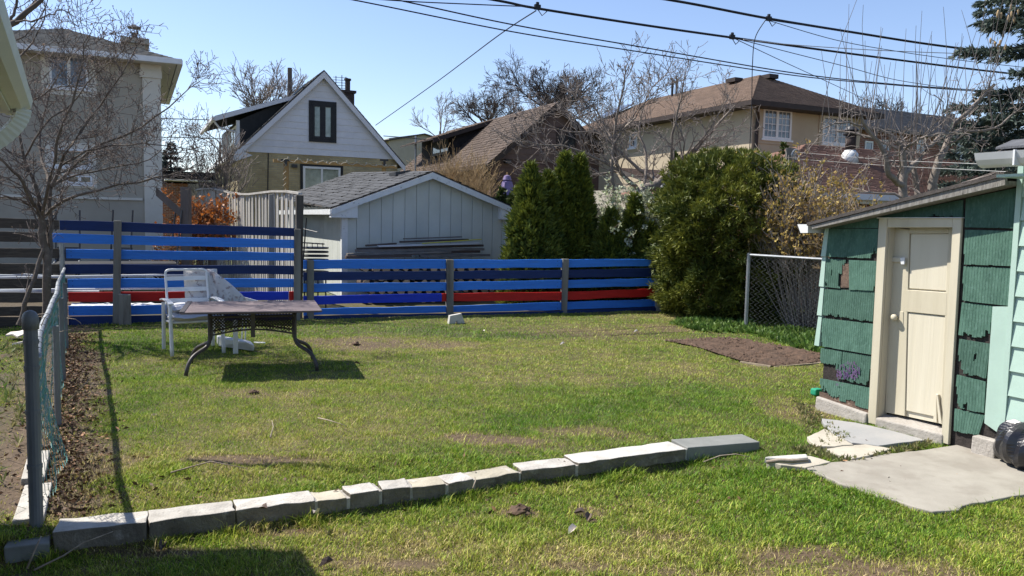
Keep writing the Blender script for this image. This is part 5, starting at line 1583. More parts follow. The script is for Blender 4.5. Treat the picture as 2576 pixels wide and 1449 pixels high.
MB().tube([h.P(-EO - 0.05, -0.1, zE - EO * sl - 0.15), h.P(-EO - 0.05, -0.1, zE - 0.55), h.P(0.3, -0.1, zE - 0.95), h.P(0.9, -0.08, zE - 1.2), h.P(1.0, -0.08, zE - 1.5), h.P(1.0, -0.08, 0.2)], 0.06, 6).build('downpipe', 'brown_trim', h.root)
pn_ = (h.P(aP, 0, zP) - h.P(0, 0, zE)).cross(V).normalized()
q_ = on_plane(1136, 389, h.P(0, 0, zE), pn_)
aD, b0 = h.ab(q_); b1 = b0 + 4.2; zDw = q_.z
aT = min(aP * 0.93, h.ab(h.front(1272, 266, b0))[0]); zT = gz(aT) + 0.03
zDt = h.front(1136, 334, b0).z
print('brown dormer', aD, zDw, zDt, aT, zT, aP, zP)
dm = MB().slab([h.P(aD, b0, zDw - 0.1), h.P(aT, b0, gz(aT) - 0.15), h.P(aT, b0, zT), h.P(aD, b0, zDt)], V * (b1 - b0)).build('dormer', 'dark_shingle_wall', h.root)
aTip = h.ab(h.front(1090, 330, b0 - 0.35))[0]; zTip = zDt - 0.02 - (aD - aTip) * (zT - zDt) / (aT - aD)
MB().slab([h.P(aTip, b0 - 0.35, zTip), h.P(aT + 0.15, b0 - 0.35, zT + 0.07), h.P(aT + 0.15, b0 - 0.35, zT - 0.1), h.P(aTip, b0 - 0.35, zTip - 0.16)], V * 0.03).build('dormer_fascia', 'brown_trim', dm)
dd = MB().slab([h.P(aTip, b0 - 0.34, zTip - 0.02), h.P(aTip, b1 + 0.3, zTip - 0.02), h.P(aT + 0.2, b1 + 0.3, zT + 0.06), h.P(aT + 0.2, b0 - 0.34, zT + 0.06)], Z * 0.04).build('dormer_roof', 'brown_trim', dm)
shingles(dd, 'roof_asphalt_worn', h.P(aTip, b1 + 0.3, zTip + 0.03), h.P(aTip, b0 - 0.34, zTip + 0.03), h.P(aT + 0.25, b1 + 0.3, zT + 0.12), h.P(aT + 0.25, b0 - 0.34, zT + 0.12), seed=12, worn=0.8, tab=0.33, rowlen=0.2)
for q in range(7):
    z0 = zDw + 0.02 + q * 0.2
    x1 = aD + max(0.1, (aT - aD) * 1.0)
    zt_ = zDt + (zT - zDt) * 0.3
    a0_ = aD + max(0, (z0 + 0.1 - zDw) / sl)
    if z0 > zDt - 0.1: break
    for r in range(int((aT - a0_) / 0.4)):
        a1_ = a0_ * 0 + aD + 0.03 + r * 0.4 + (0.2 if q % 2 else 0)
        if gz(a1_ + 0.38) > z0 + 0.05 and gz(a1_) > z0 + 0.05: continue
        MB().box(h.P(a1_, b0 - 0.012 - 0.006 * (q % 2), z0), U * 0.385, V * 0.011, Z * 0.19).build('wall_shingle', 'dark_shingle_wall', dm)
window(dm, [h.P(aD - 0.01, b0 + 2.6, zDw + 0.12), h.P(aD - 0.01, b0 + 0.3, zDw + 0.12), h.P(aD - 0.01, b0 + 0.3, zDt - 0.15), h.P(aD - 0.01, b0 + 2.6, zDt - 0.15)], -U, 'brown_trim', 'glass_blue', fw=0.08, cols=2)
for bb_ in (2.6, 7.5):
    MB().box(h.P(aP - 0.55, bb_, gz(aP - 0.55)), U * 0.4, V * 0.5, Z * 0.16).build('roof_vent', 'brown_trim', h.root)
window(h.root, fq(h, 1400, 1450, 322, 372, -0.04), -V, 'brown_trim', 'glass_dark', fw=0.07, cols=2)
MB().cbox(h.front(1245, 405) - V * 0.1 + U * 0.5, U * 0.24, V * 0.18, Z * 0.14).build('flood_lamp', 'black_metal', h.root)
MB().tube([h.P(-0.2, 8.6, gz(0) - 0.1), h.P(-0.2, 8.6, gz(0) + 1.6)], 0.05, 7).build('vent_stack', 'galvanised', h.root)

# ================================================================== tan hip-roof house
h = House('tan_house', 'two-storey tan stucco house with brown hip roof and gridded windows', 1893, 300, 25.0)
ov = 0.45
aR = h.ab(h.front(2165, 320))[0]
bL = 11.0
zE = h.front(1893, 268).z
h.box('wall', 0, aR, 0, bL, 0, zE, 'stucco_tan')
kk = (aR + 2 * ov) / 2
AP = h.P(-ov + kk, -ov + kk, 0); zA_ = on_plane(1899, 187, AP, V).z
zEv = zE + 0.12
E_ = [h.P(-ov, -ov, zEv), h.P(aR + ov, -ov, zEv), h.P(aR + ov, bL + ov, zEv), h.P(-ov, bL + ov, zEv)]
A0 = h.P(-ov + kk, -ov + kk, zA_); A1 = h.P(-ov + kk, bL - kk + ov, zA_)
roof_plane(h, E_[0], E_[1], A0, A0, 'roof_asphalt_brown', seed=15, tab=0.25, rowlen=0.14)
roof_plane(h, E_[3], E_[0], A1, A0, 'roof_asphalt_brown', seed=16, tab=0.25, rowlen=0.14)
roof_plane(h, E_[1], E_[2], A0, A1, 'roof_asphalt_brown', seed=17, tab=0.25, rowlen=0.14)
h.box('fascia', -ov - 0.03, aR + ov, -ov - 0.13, -ov - 0.004, zEv - 0.17, zEv - 0.03, 'brown_trim')
h.box('fascia', -ov - 0.13, -ov - 0.004, -ov - 0.13, bL, zEv - 0.17, zEv - 0.03, 'brown_trim')
h.box('soffit', -ov, aR + ov, -ov, 0, zE - 0.05, zE - 0.02, 'brown_trim')
h.box('soffit', -ov, 0, 0.001, bL, zE - 0.05, zE - 0.02, 'brown_trim')
MB().tube([h.P(-ov + 0.15, -ov - 0.05, zE), h.P(0.15, -0.08, zE - 0.35), h.P(0.12, -0.08, zE - 0.6), h.P(0.12, -0.08, 0.3)], 0.06, 6).build('downpipe', 'brown_trim', h.root)
for x0, x1, y0, y1 in ((1918, 1990, 275, 351), (2068, 2142, 294, 364)):
    qd = fq(h, x0, x1, y0, y1, 0.0)
    window(h.root, qd, -V, 'trim_white', 'glass_blue', fw=0.07, cols=2, rows=4, muntin=0.022, proud=0.035, casing='stucco_tan', cw=0.16, mull=0.1)
def side_q(hh, x0, x1, y0, y1, a=0.0):
    b_0, b_1 = hh.ab(hh.side(x0, (y0 + y1) / 2, a))[1], hh.ab(hh.side(x1, (y0 + y1) / 2, a))[1]
    z0, z1 = hh.side((x0 + x1) / 2, y1, a).z, hh.side((x0 + x1) / 2, y0, a).z
    return [hh.P(a, b_0, z0), hh.P(a, b_1, z0), hh.P(a, b_1, z1), hh.P(a, b_0, z1)]
window(h.root, side_q(h, 1586, 1604, 322, 372, -0.002), -U, 'trim_white', 'glass_dark', fw=0.07, cols=1, rows=3, muntin=0.03, proud=0.05, casing='stucco_tan', cw=0.12)
def lroof(b, f):   # point on the left roof slope
    e, r = h.P(-ov, b, zEv), h.P(-ov + kk, b, zA_)
    return e.lerp(r, f)
for b, f, w_ in ((3.2, 0.86, 0.3), (0, 0, 0)):
    if w_: MB().cbox(lroof(b, f) + Z * 0.1, U * 0.35, V * 0.5, Z * 0.14).build('roof_vent', 'brown_trim', h.root)
p = E_[0].lerp(E_[1], 0.62).lerp(A0, 0.86)
MB().cbox(p + Z * 0.08, U * 0.4, V * 0.4, Z * 0.14).build('roof_vent', 'brown_trim', h.root)
for d_ in (0, 0.28):
    p = lroof(6.6 + d_, 0.88); MB().tube([p - Z * 0.2, p + Z * 0.65, p + Z * 0.72 + V * 0.12], 0.05, 6).build('vent_pipe', 'black_metal', h.root)
p0_, p1_ = lroof(9.3, 0.35), lroof(9.3, 0.75)
MB().slab([lroof(9.0, 0.35) + Z * 0.12, lroof(10.2, 0.35) + Z * 0.12, lroof(10.2, 0.75) + Z * 0.12, lroof(9.0, 0.75) + Z * 0.12], Z * 0.05).build('skylight', 'glass_blue', h.root)

# ================================================================== low building with wide brown roof (right)
h = House('low_brown_roof_house', 'low building with wide reddish-brown roof behind the yellow-brown shrub', 1955, 470, 16.4)
zE = h.front(2200, 471, 1.0).z
zE = 2.45
def aB(px, py, b): return h.ab(h.front(px, py, b))[0]
RB = 2.7
zR = h.front(2100, 369, RB).z
a0, a1 = -0.5, 9.5
ar0 = aB(2028, 366, RB)
h.box('wall', a0 + 0.3, a1, 0.35, 2 * RB - 0.3, 0, zE - 0.05, 'brick_red'); wall_uv(h.root.children[-1] if False else [c_ for c_ in bpy.data.objects if c_.parent == h.root][-1], U + V, None)
def wide_roof(b_e, b_r, z_e, z_r, aa0, aa1, ra0, ra1, seed):
    return roof_plane(h, h.P(aa0, b_e, z_e), h.P(aa1, b_e, z_e), h.P(ra0, b_r, z_r), h.P(ra1, b_r, z_r), 'roof_asphalt_red', seed=seed, tab=0.9, rowlen=0.135, th=0.02)
wide_roof(0, RB, zE, zR, a0, a1, ar0, a1 - 1.5, 30)
roof_plane(h, h.P(a0, 2 * RB, zE), h.P(a0, 0, zE), h.P(ar0, RB, zR), h.P(ar0, RB, zR), 'roof_asphalt_red', seed=31, tab=0.9, rowlen=0.135)
roof_plane(h, h.P(a1, 2 * RB, zE), h.P(a0, 2 * RB, zE), h.P(a1 - 1.5, RB, zR), h.P(ar0, RB, zR), 'roof_asphalt_red', seed=32, tab=0.9, rowlen=0.135)
h.box('gutter', a0, a1, -0.12, -0.005, zE - 0.12, zE + 0.01, 'siding_white')
h.box('fascia', a0, a1, -0.003, 0.03, zE - 0.2, zE - 0.1, 'trim_cream')
c = h.front(2138, 392, 1.9); aF = h.ab(c)[0]
zF = zE + (zR - zE) * 1.9 / RB
fl = MB().tube([h.P(aF, 1.9, zF - 0.1), h.P(aF, 1.9, zF + 0.14), h.P(aF, 1.9, zF + 0.24)], [0.21, 0.19, 0.12], 16).build('flue_base', 'white_metal', h.root, smooth=True)
MB().tube([h.P(aF, 1.9, zF + 0.23), h.P(aF, 1.9, zF + 0.62)], 0.125, 14).build('flue_pipe', 'chimney_dark', fl, smooth=True)
MB().tube([h.P(aF, 1.9, zF + 0.6), h.P(aF, 1.9, zF + 0.64), h.P(aF, 1.9, zF + 0.70), h.P(aF, 1.9, zF + 0.72), h.P(aF, 1.9, zF + 0.80)], [0.18, 0.19, 0.14, 0.19, 0.12], 14).build('flue_cap', 'black_metal', fl)

# ================================================================== small garage behind the apple tree
h = House('small_garage', 'small grey-sided garage with brown roof half hidden by the yew', 1688, 520, 19.5)
zE = h.front(1690, 470).z
h.box('wall', 0, 3.6, 0, 4, 0, zE, 'stucco_beige')
for q in range(9):
    MB().hexa([h.P(0, -0.03, zE - 0.15 - q * 0.15), h.P(3.6, -0.03, zE - 0.15 - q * 0.15), h.P(3.6, -0.002, zE - 0.15 - q * 0.15), h.P(0, -0.002, zE - 0.15 - q * 0.15)], [h.P(0, -0.012, zE - q * 0.15), h.P(3.6, -0.012, zE - q * 0.15), h.P(3.6, -0.002, zE - q * 0.15), h.P(0, -0.002, zE - q * 0.15)]).build('siding_board', 'siding_white', h.root)
roof_plane(h, h.P(-0.55, -0.25, zE + 0.05), h.P(3.8, -0.25, zE + 0.05), h.P(-0.35, 2.0, zE + 0.55), h.P(3.8, 2.0, zE + 0.55), 'roof_asphalt_brown', seed=40)
h.box('gutter', -0.55, 3.8, -0.37, -0.26, zE - 0.06, zE + 0.06, 'trim_white')

# ================================================================== brick house with grey roof, far right
h = House('brick_house', 'red brick house with grey shingle roof behind the bare tree', 2140, 400, 33.0)
zE = h.front(2300, 335, 0).z; zR = h.front(2300, 284, 3.4).z
wl = h.box('wall', 0, 11, 0, 7, 0, zE, 'brick_red'); wall_uv(wl, U + V, None)
roof_plane(h, h.P(-0.3, -0.4, zE), h.P(11.4, -0.4, zE), h.P(-0.3, 3.4, zR), h.P(11.4, 3.4, zR), 'roof_slate', seed=50, tab=0.3, rowlen=0.18)
roof_plane(h, h.P(11.4, 7.4, zE), h.P(-0.3, 7.4, zE), h.P(11.4, 3.4, zR), h.P(-0.3, 3.4, zR), 'roof_slate', seed=51, tab=0.3, rowlen=0.18)
h.box('gutter', -0.3, 11.4, -0.5, -0.41, zE - 0.13, zE - 0.0, 'black_metal')
for x0, x1, y0, y1 in ((2175, 2195, 355, 380), (2216, 2236, 352, 384), (2305, 2328, 345, 392), (2405, 2430, 345, 400)):
    window(h.root, fq(h, x0, x1, y0, y1), -V, 'trim_white', 'glass_blue', fw=0.06, rows=2)
for x in (2193, 2392):
    p = h.front(x, 300, 2.2); MB().cbox(p, U * 0.25, V * 0.25, Z * 0.5).build('roof_vent', 'black_metal', h.root)

# ================================================================== small far house in the gap, and a flat-roofed one
h = House('far_grey_house', 'far grey house gable in the gap between white and brown houses', 1050, 380, 60.0)
zp, ze = h.front(1052, 335).z, h.front(1052, 352).z
wl = h.box('wall', -2.2, 3, 0, 8, 0, ze, 'stucco_beige')
MB().slab([h.P(-2.2, 0, ze), h.P(3, 0, ze), h.P(0.5, 0, zp)], V * 8).build('gable', 'stucco_beige', h.root)
roof_plane(h, h.P(-2.6, 8, ze - 0.2), h.P(-2.6, -0.2, ze - 0.2), h.P(0.5, 8, zp), h.P(0.5, -0.2, zp), 'roof_slate', seed=60, tab=0.5, rowlen=0.4)
roof_plane(h, h.P(3.4, -0.2, ze - 0.2), h.P(3.4, 8, ze - 0.2), h.P(0.5, -0.2, zp), h.P(0.5, 8, zp), 'roof_slate', seed=61, tab=0.5, rowlen=0.4)
h = House('far_flat_building', 'far low flat-roofed building with white awning beside the beige house', 400, 450, 36.0)
h.box('wall', 0, 3.3, 0, 5, 0, h.front(460, 462).z, 'brick_red'); wall_uv([c_ for c_ in bpy.data.objects if c_.parent == h.root][-1], U + V, None)
h.box('parapet', -0.1, 3.4, -0.15, 5, h.front(460, 462).z + 0.002, h.front(460, 432).z, 'roof_slate')
h.box('awning', 0.2, 3.3, -1.0, -0.02, h.front(480, 458).z, h.front(480, 454).z, 'trim_white')
h.box('shopfront', 1.2, 3.2, -0.03, -0.005, 0.3, h.front(480, 462).z, 'glass_dark')

pw_ = at(1500, 520, 17.9)
o = MB().box((pw_.x, pw_.y, 0), U * 1.0, V * 0.3, Z * (pw_.z - 0.03)).build('planter_wall', 'stucco_tan'); tag(o, 'low beige wall with flat coping behind the cedars', 'wall')

# ================================================================== the grey garage behind the low fence
h = House('garage', 'pale grey-green panelled garage with shallow gable behind the low fence', 862, 600, 16.6)
aR = h.ab(h.front(1279, 600))[0]
zL, zRt = h.front(862, 520).z, h.front(1279, 528).z
aP, zP = h.ab(h.front(1081, 440))[0], h.front(1081, 442).z
GD = 6.5
rise = 0.30
MB().slab([h.P(0.02, 0.02, 0), h.P(aR - 0.02, 0.02, 0), h.P(aR - 0.02, 0.02, zRt), h.P(aP, 0.02, zP), h.P(0.02, 0.02, zL)], V * (GD - 0.02)).build('wall', 'garage_panel', h.root)
xs_ = [862, 897, 929, 959, 988, 1018, 1047, 1078, 1106, 1133, 1160, 1187, 1213, 1238, 1262, 1279]
def gtop(a): return zL + (zP - zL) * a / aP if a < aP else zP + (zRt - zP) * (a - aP) / (aR - aP)
for x0, x1 in zip(xs_, xs_[1:]):
    c0, c1 = h.ab(h.front(x0, 600))[0] + 0.004, h.ab(h.front(x1, 600))[0] - 0.006
    pts = [h.P(c0, 0.0, 0.05), h.P(c1, 0.0, 0.05), h.P(c1, 0.0, gtop(c1))]
    if c0 < aP < c1: pts.append(h.P(aP, 0.0, zP))
    pts.append(h.P(c0, 0.0, gtop(c0)))
    bevel(MB().slab(pts, V * 0.018).build('wall_panel', 'garage_panel', h.root), 0.003)
for q in range(14):
    b0_, b1_ = q * GD / 14 + 0.004, (q + 1) * GD / 14 - 0.006
    MB().hexa([h.P(0.0, b0_, 0.05), h.P(0.0, b1_, 0.05), h.P(0.018, b1_, 0.05), h.P(0.018, b0_, 0.05)], [h.P(0.0, b0_, zL), h.P(0.0, b1_, zL + 0.05), h.P(0.018, b1_, zL + 0.05), h.P(0.018, b0_, zL)]).build('wall_panel', 'garage_panel', h.root)
h.box('corner_board', -0.025, 0.10, -0.025, -0.001, 0.03, zL - 0.05, 'peeling_white')
h.box('corner_board', -0.025, -0.001, 0.0, 0.09, 0.03, zL - 0.05, 'peeling_white')
h.box('corner_board', aR - 0.10, aR + 0.02, -0.025, -0.001, 0.03, zRt - 0.05, 'peeling_white')
EO = 0.28
fo = 0.18
def gl_e(a, b, dz=0.0): return h.P(a, b, 0)
slL, slR = (zP - zL) / aP, (zP - zRt) / (aR - aP)
zeL, zeR = zL - EO * slL + 0.08, zRt - EO * slR + 0.08
zT_ = zP + 0.09
roof_plane(h, h.P(-EO, GD + 0.2, zeL + rise), h.P(-EO, -fo, zeL), h.P(aP, GD + 0.2, zT_ + rise), h.P(aP, -fo, zT_), 'roof_slate', seed=70, worn=0.9, tab=0.34, rowlen=0.17, th=0.018, name='shingles')
roof_plane(h, h.P(aR + EO, -fo, zeR), h.P(aR + EO, GD + 0.2, zeR + rise), h.P(aP, -fo, zT_), h.P(aP, GD + 0.2, zT_ + rise), 'roof_slate', seed=71, worn=1.0, tab=0.34, rowlen=0.17)
for aE, zE_, s in ((-EO, zeL, 1), (aR + EO, zeR, -1)):
    MB().slab([h.P(aE, -fo - 0.03, zE_ - 0.03), h.P(aP, -fo - 0.03, zT_ - 0.03), h.P(aP, -fo - 0.03, zT_ - 0.16), h.P(aE, -fo - 0.03, zE_ - 0.15)], V * 0.028).build('rake_board', 'peeling_white', h.root)
    MB().slab([h.P(aE, -fo - 0.001, zE_ - 0.09), h.P(aE + s * 0.55, -fo - 0.001, zE_ + 0.08), h.P(aE + s * 0.55, -fo - 0.001, zE_ - 0.20), h.P(aE, -fo - 0.001, zE_ - 0.20)], V * fo * 0.98).build('eave_box', 'peeling_white', h.root)
h.box('fascia', -EO - 0.02, -EO + 0.02, -fo, GD, zeL - 0.14, zeL - 0.03, 'peeling_white')
h.box('soffit', -EO + 0.02, 0.0, 0.02, GD, zeL - 0.13, zeL - 0.11, 'peeling_white')
p = h.P(-EO, 0, 0)
f_ = 0.83
q0 = h.P(-EO + (aP + EO) * f_, 1.3, zeL + (zT_ - zeL) * f_ + rise * 0.2)
MB().box(q0 + Z * 0.03, U * 0.36 + Z * 0.06, V * 0.5, Z * 0.09).build('roof_vent', 'black_metal', h.root)
GAR = h

# ================================================================== the near house eave at the left edge
cL = at(84, 286, 4.85)
ev = thing('near_house', 'pale green-white gutter and eave corner of the near house', 'house', (cL.x - 1.0, cL.y - 1.0, 0))
M('eave_white', (0.60, 0.63, 0.57), (0.55, 0.58, 0.52), scale=3, rough=0.5)
D_ = Vector((0.49, -0.872, 0)); Nn = Vector((-0.872, -0.49, 0))     # along the gutter towards the camera; in towards the house
R_ = Vector((-0.955, 0.09, 0))                                        # along its unseen rear roof edge, angled to shape the shadow on the grass
def EV(t, n_, z): 
    p = cL + D_ * t + Nn * n_
    return Vector((p.x, p.y, cL.z + z))
prof = [(0.0, 0.075), (0.012, 0.03), (0.05, 0.0), (0.105, -0.005), (0.105, 0.08)]
MB().slab([EV(0, a, b) for a, b in prof], D_ * 6).build('gutter', 'eave_white', ev)
MB().slab([EV(0.02, 0.107, -0.02), EV(0.02, 0.14, -0.02), EV(0.02, 0.14, 0.12), EV(0.02, 0.107, 0.12)], D_ * 6).build('fascia', 'eave_white', ev)
MB().slab([EV(0.02, 0.142, -0.012), EV(6, 0.142, -0.012), EV(6, 0.62, -0.012), EV(0.02, 0.62, -0.012)], Z * 0.012).build('soffit', 'eave_white', ev)
# roof slab rising from the eave; its rear edge runs off to the left
r1 = EV(0, 0.06, 0.09); r2 = EV(6, 0.06, 0.09)
up4 = Vector((R_.x * 4, R_.y * 4, 1.15))
MB().slab([r1, r2, r2 + Nn * 4 + Z * 1.15, r1 + up4], Z * 0.05).build('roof', 'roof_felt', ev)
MB().slab([r1 - Z * 0.11, r1, r1 + up4, r1 + up4 - Z * 0.11], D_ * 0.03).build('barge_board', 'eave_white', ev)
wpt = EV(0.75, 0.62, 0)
MB().box((wpt.x, wpt.y, -0.1), D_ * 6, Nn * 3.5, Z * (cL.z + 0.1)).build('wall', 'stucco_beige', ev)
# downpipe outlet and ribbed elbow
dp = MB()
s0 = EV(0.18, 0.05, 0.0)
ctrl = [s0, s0 - Z * 0.05, s0 - Z * 0.11 + Nn * 0.03, s0 - Z * 0.19 + Nn * 0.10, s0 - Z * 0.25 + Nn * 0.20, s0 - Z * 0.32 + Nn * 0.34]
pth = bez(ctrl, 26)
rr = [0.052 + (0.004 if k_ % 2 else 0) for k_ in range(27)]
dp.tube(pth, rr, 4).build('downpipe_elbow', 'eave_white', ev)
# ================================================================== foliage made of many small blades
def unit(a):
    return a / (np.linalg.norm(a, axis=-1, keepdims=True) + 1e-9)
def sprays(pos, dirs, K, L, W, spread, cols, rs_, droop=0.0):
    """K slim diamond leaves fanning from every point"""
    n = len(pos)
    p = np.repeat(pos, K, 0); d = np.repeat(dirs, K, 0); c = np.repeat(cols, K, 0)
    m = n * K
    d = unit(d + rs_.randn(m, 3) * spread)
    d[:, 2] -= droop
    d = unit(d)
    ln = L * (0.6 + 0.7 * rs_.rand(m))[:, None]
    s = unit(np.cross(d, rs_.randn(m, 3)))
    w = W * (0.7 + 0.6 * rs_.rand(m))[:, None]
    v = np.stack([p, p + d * ln * 0.45 + s * w, p + d * ln, p + d * ln * 0.45 - s * w], 1).reshape(-1, 3)
    f = np.arange(4 * m).reshape(-1, 4)
    c = c * (0.8 + 0.4 * rs_.rand(m, 1))
    c = np.repeat(c, 4, 0)
    return v, f, np.concatenate([c, np.ones((len(c), 1))], 1)
def leaf_mat(name, trans=0.25, rough=0.55):
    return M(name, (1, 1, 1), (0.88, 0.88, 0.88), scale=3, rough=rough, attr=True, trans=trans, spec=0.25)
leaf_mat('needles', 0.15); leaf_mat('leaf_cedar', 0.15); leaf_mat('leaf_small', 0.3); leaf_mat('leaf_dry', 0.3, 0.8)
M('bark_grey', (0.23, 0.195, 0.165), (0.15, 0.125, 0.105), scale=12, bump=0.6, bscale=40, c3=(0.30, 0.265, 0.23), s3=25, k3=(0.55, 0.75))
M('bark_dark', (0.13, 0.105, 0.09), (0.085, 0.07, 0.06), scale=10, bump=0.5, bscale=40)
M('bark_pale', (0.36, 0.31, 0.27), (0.25, 0.21, 0.18), scale=10, bump=0.6, bscale=40)
M('bark_tree', (0.15, 0.122, 0.10), (0.095, 0.078, 0.065), scale=12, bump=0.6, bscale=40, c3=(0.24, 0.21, 0.18), s3=25, k3=(0.55, 0.75))
M('twig_tree', (0.16, 0.13, 0.115), (0.10, 0.082, 0.073), scale=8)
M('twig_brown', (0.22, 0.16, 0.115), (0.15, 0.11, 0.08), scale=6)
M('twig_tan', (0.42, 0.30, 0.165), (0.32, 0.225, 0.12), scale=6)
M('twig_grey', (0.26, 0.22, 0.195), (0.17, 0.145, 0.13), scale=8)
M('twig_dark', (0.10, 0.083, 0.075), (0.07, 0.058, 0.053), scale=8)

class Poly:
    """collects polylines by length and turns them into one tube mesh"""
    def __init__(s): s.d = {}
    def add(s, pts, rads):
        s.d.setdefault(len(pts), []).append((pts, rads))
    def mesh(s, sides=3):
        vs_, fs_, k = [], [], 0
        for n, L in s.d.items():
            v, f = tubes_np([a for a, _ in L], [b for _, b in L], sides)
            vs_.append(v); fs_.append(f + k); k += len(v)
        return MB().np(np.concatenate(vs_), np.concatenate(fs_))
    def count(s): return sum(len(x) for x in s.d.values())
def npv(p): return np.array([p[0], p[1], p[2]], float)
def wander(rs_, p, d, L, n, bend, up):
    pts = [p]
    st = L / (n - 1)
    for _ in range(n - 1):
        d = unit(d + rs_.randn(3) * bend + np.array([0, 0, up]))
        p = p + d * st
        pts.append(p)
    return pts, d
def grow(rs_, out, p, d, L, r, lev, kids, shrink, ang, bend, up, n=5, rmin=0.003, start=0.25):
    """recursive branching: out[lev] collects the polylines of each order"""
    pts, _ = wander(rs_, p, d, L, n, bend, up)
    rr = [max(rmin, r * (1 - 0.62 * i / (n - 1))) for i in range(n)]
    out.setdefault(lev, Poly()).add(pts, rr)
    if not kids: return
    for _ in range(kids[0] if kids[0] == int(kids[0]) else int(kids[0] + rs_.rand())):
        t = start + (1 - start) * rs_.rand()
        i = min(n - 2, int(t * (n - 1)))
        f = t * (n - 1) - i
        q = pts[i] * (1 - f) + pts[i + 1] * f
        ax_ = unit(pts[i + 1] - pts[i])
        pr = unit(np.cross(ax_, rs_.randn(3)))
        a = ang * (0.7 + 0.6 * rs_.rand())
        dd = ax_ * math.cos(a) + pr * math.sin(a)
        grow(rs_, out, q, dd, L * shrink * (0.6 + 0.7 * rs_.rand()) * (1.15 - 0.4 * t), max(rmin, r * 0.48 * (1 - 0.4 * t)), lev + 1, kids[1:], shrink, ang, bend, up, max(3, n - 1), rmin, 0.15)
def smooth_px(pts, n=12):
    """a limb drawn through sighted points (px, py, Y)"""
    P = np.array([npv(at(*q)) for q in pts])
    t = np.linspace(0, len(P) - 1, n)
    out = []
    for x in t:
        i = min(len(P) - 2, int(x)); f = x - i
        p0, p1, p2, p3 = P[max(0, i - 1)], P[i], P[i + 1], P[min(len(P) - 1, i + 2)]
        out.append(0.5 * ((2 * p1) + (-p0 + p2) * f + (2 * p0 - 5 * p1 + 4 * p2 - p3) * f * f + (-p0 + 3 * p1 - 3 * p2 + p3) * f ** 3))
    return out
def limb_tree(name, label, limbs, seed, bark, twigm, side=(7, 4, 2), slen=0.7, ang=0.9, bend=0.16, up=0.08, rmin=0.0035, shrink=0.45, buds=0.0, shoots=None, base=None):
    """trunk and limbs from sighted lines (points, radius at start, radius at end, twig density); twigs are grown on them"""
    rs_ = np.random.RandomState(seed)
    trunk, out = Poly(), {}
    for pts, ra, rb, dens in limbs:
        P = smooth_px(pts, 12)
        P = [P[0]] + [p + rs_.randn(3) * 0.012 for p in P[1:]]
        trunk.add(P, list(np.linspace(ra, rb, 12)))
        Ltot = sum(np.linalg.norm(P[i + 1] - P[i]) for i in range(11))
        for _ in range(int(dens * Ltot * side[0])):
            t = 0.12 + 0.88 * rs_.rand(); x = t * 11; i = min(10, int(x)); f = x - i
            q = P[i] * (1 - f) + P[i + 1] * f
            ax_ = unit(P[i + 1] - P[i])
            pr = unit(np.cross(ax_, rs_.randn(3)))
            a = ang * (0.6 + 0.7 * rs_.rand())
            dd = ax_ * math.cos(a) + pr * math.sin(a)
            grow(rs_, out, q, dd, slen * (0.4 + 0.9 * rs_.rand()) * (1.2 - 0.5 * t), max(rmin * 1.4, (ra + (rb - ra) * t) * 0.4), 1, side[1:], shrink, ang, bend, up, 5, rmin)
        if shoots:
            for _ in range(int(shoots[0] * Ltot * dens)):
                t = 0.25 + 0.75 * rs_.rand(); x = t * 11; i = min(10, int(x)); f = x - i
                q = P[i] * (1 - f) + P[i + 1] * f
                dd = unit(np.array([rs_.randn() * 0.22, rs_.randn() * 0.22, 1.0]))
                pts_, _ = wander(rs_, q, dd, shoots[1] * (0.3 + 0.8 * rs_.rand()), 7, 0.05, 0.05)
                out.setdefault(2, Poly()).add(pts_, list(np.linspace(rmin * 1.9, rmin * 0.8, 7)))
    b = base or limbs[0][0][0]
    loc = at(*b)
    root = thing(name, label, 'tree', (loc.x, loc.y, min(0, loc.z) if loc.z < 0.3 else 0))
    trunk.mesh(7).build('trunk', bark, root, smooth=True)
    allp = Poly()
    for lv, P in out.items():
        for n, L in P.d.items(): allp.d.setdefault(n, []).extend(L)
    m = allp.mesh(3)
    if buds:
        tips = np.array([a[-1] for L in allp.d.values() for a, _ in L]); tips = tips[rs_.rand(len(tips)) < buds]
        v, f, c = sprays(tips, np.tile([[0, 0, 1.0]], (len(tips), 1)), 2, 0.022, 0.008, 0.6, np.tile([[0.22, 0.17, 0.14]], (len(tips), 1)), rs_)
        MB().np(v, f, c).build('buds', 'leaf_dry', root, kind='stuff')
    m.build('crown', twigm, root)
    return root

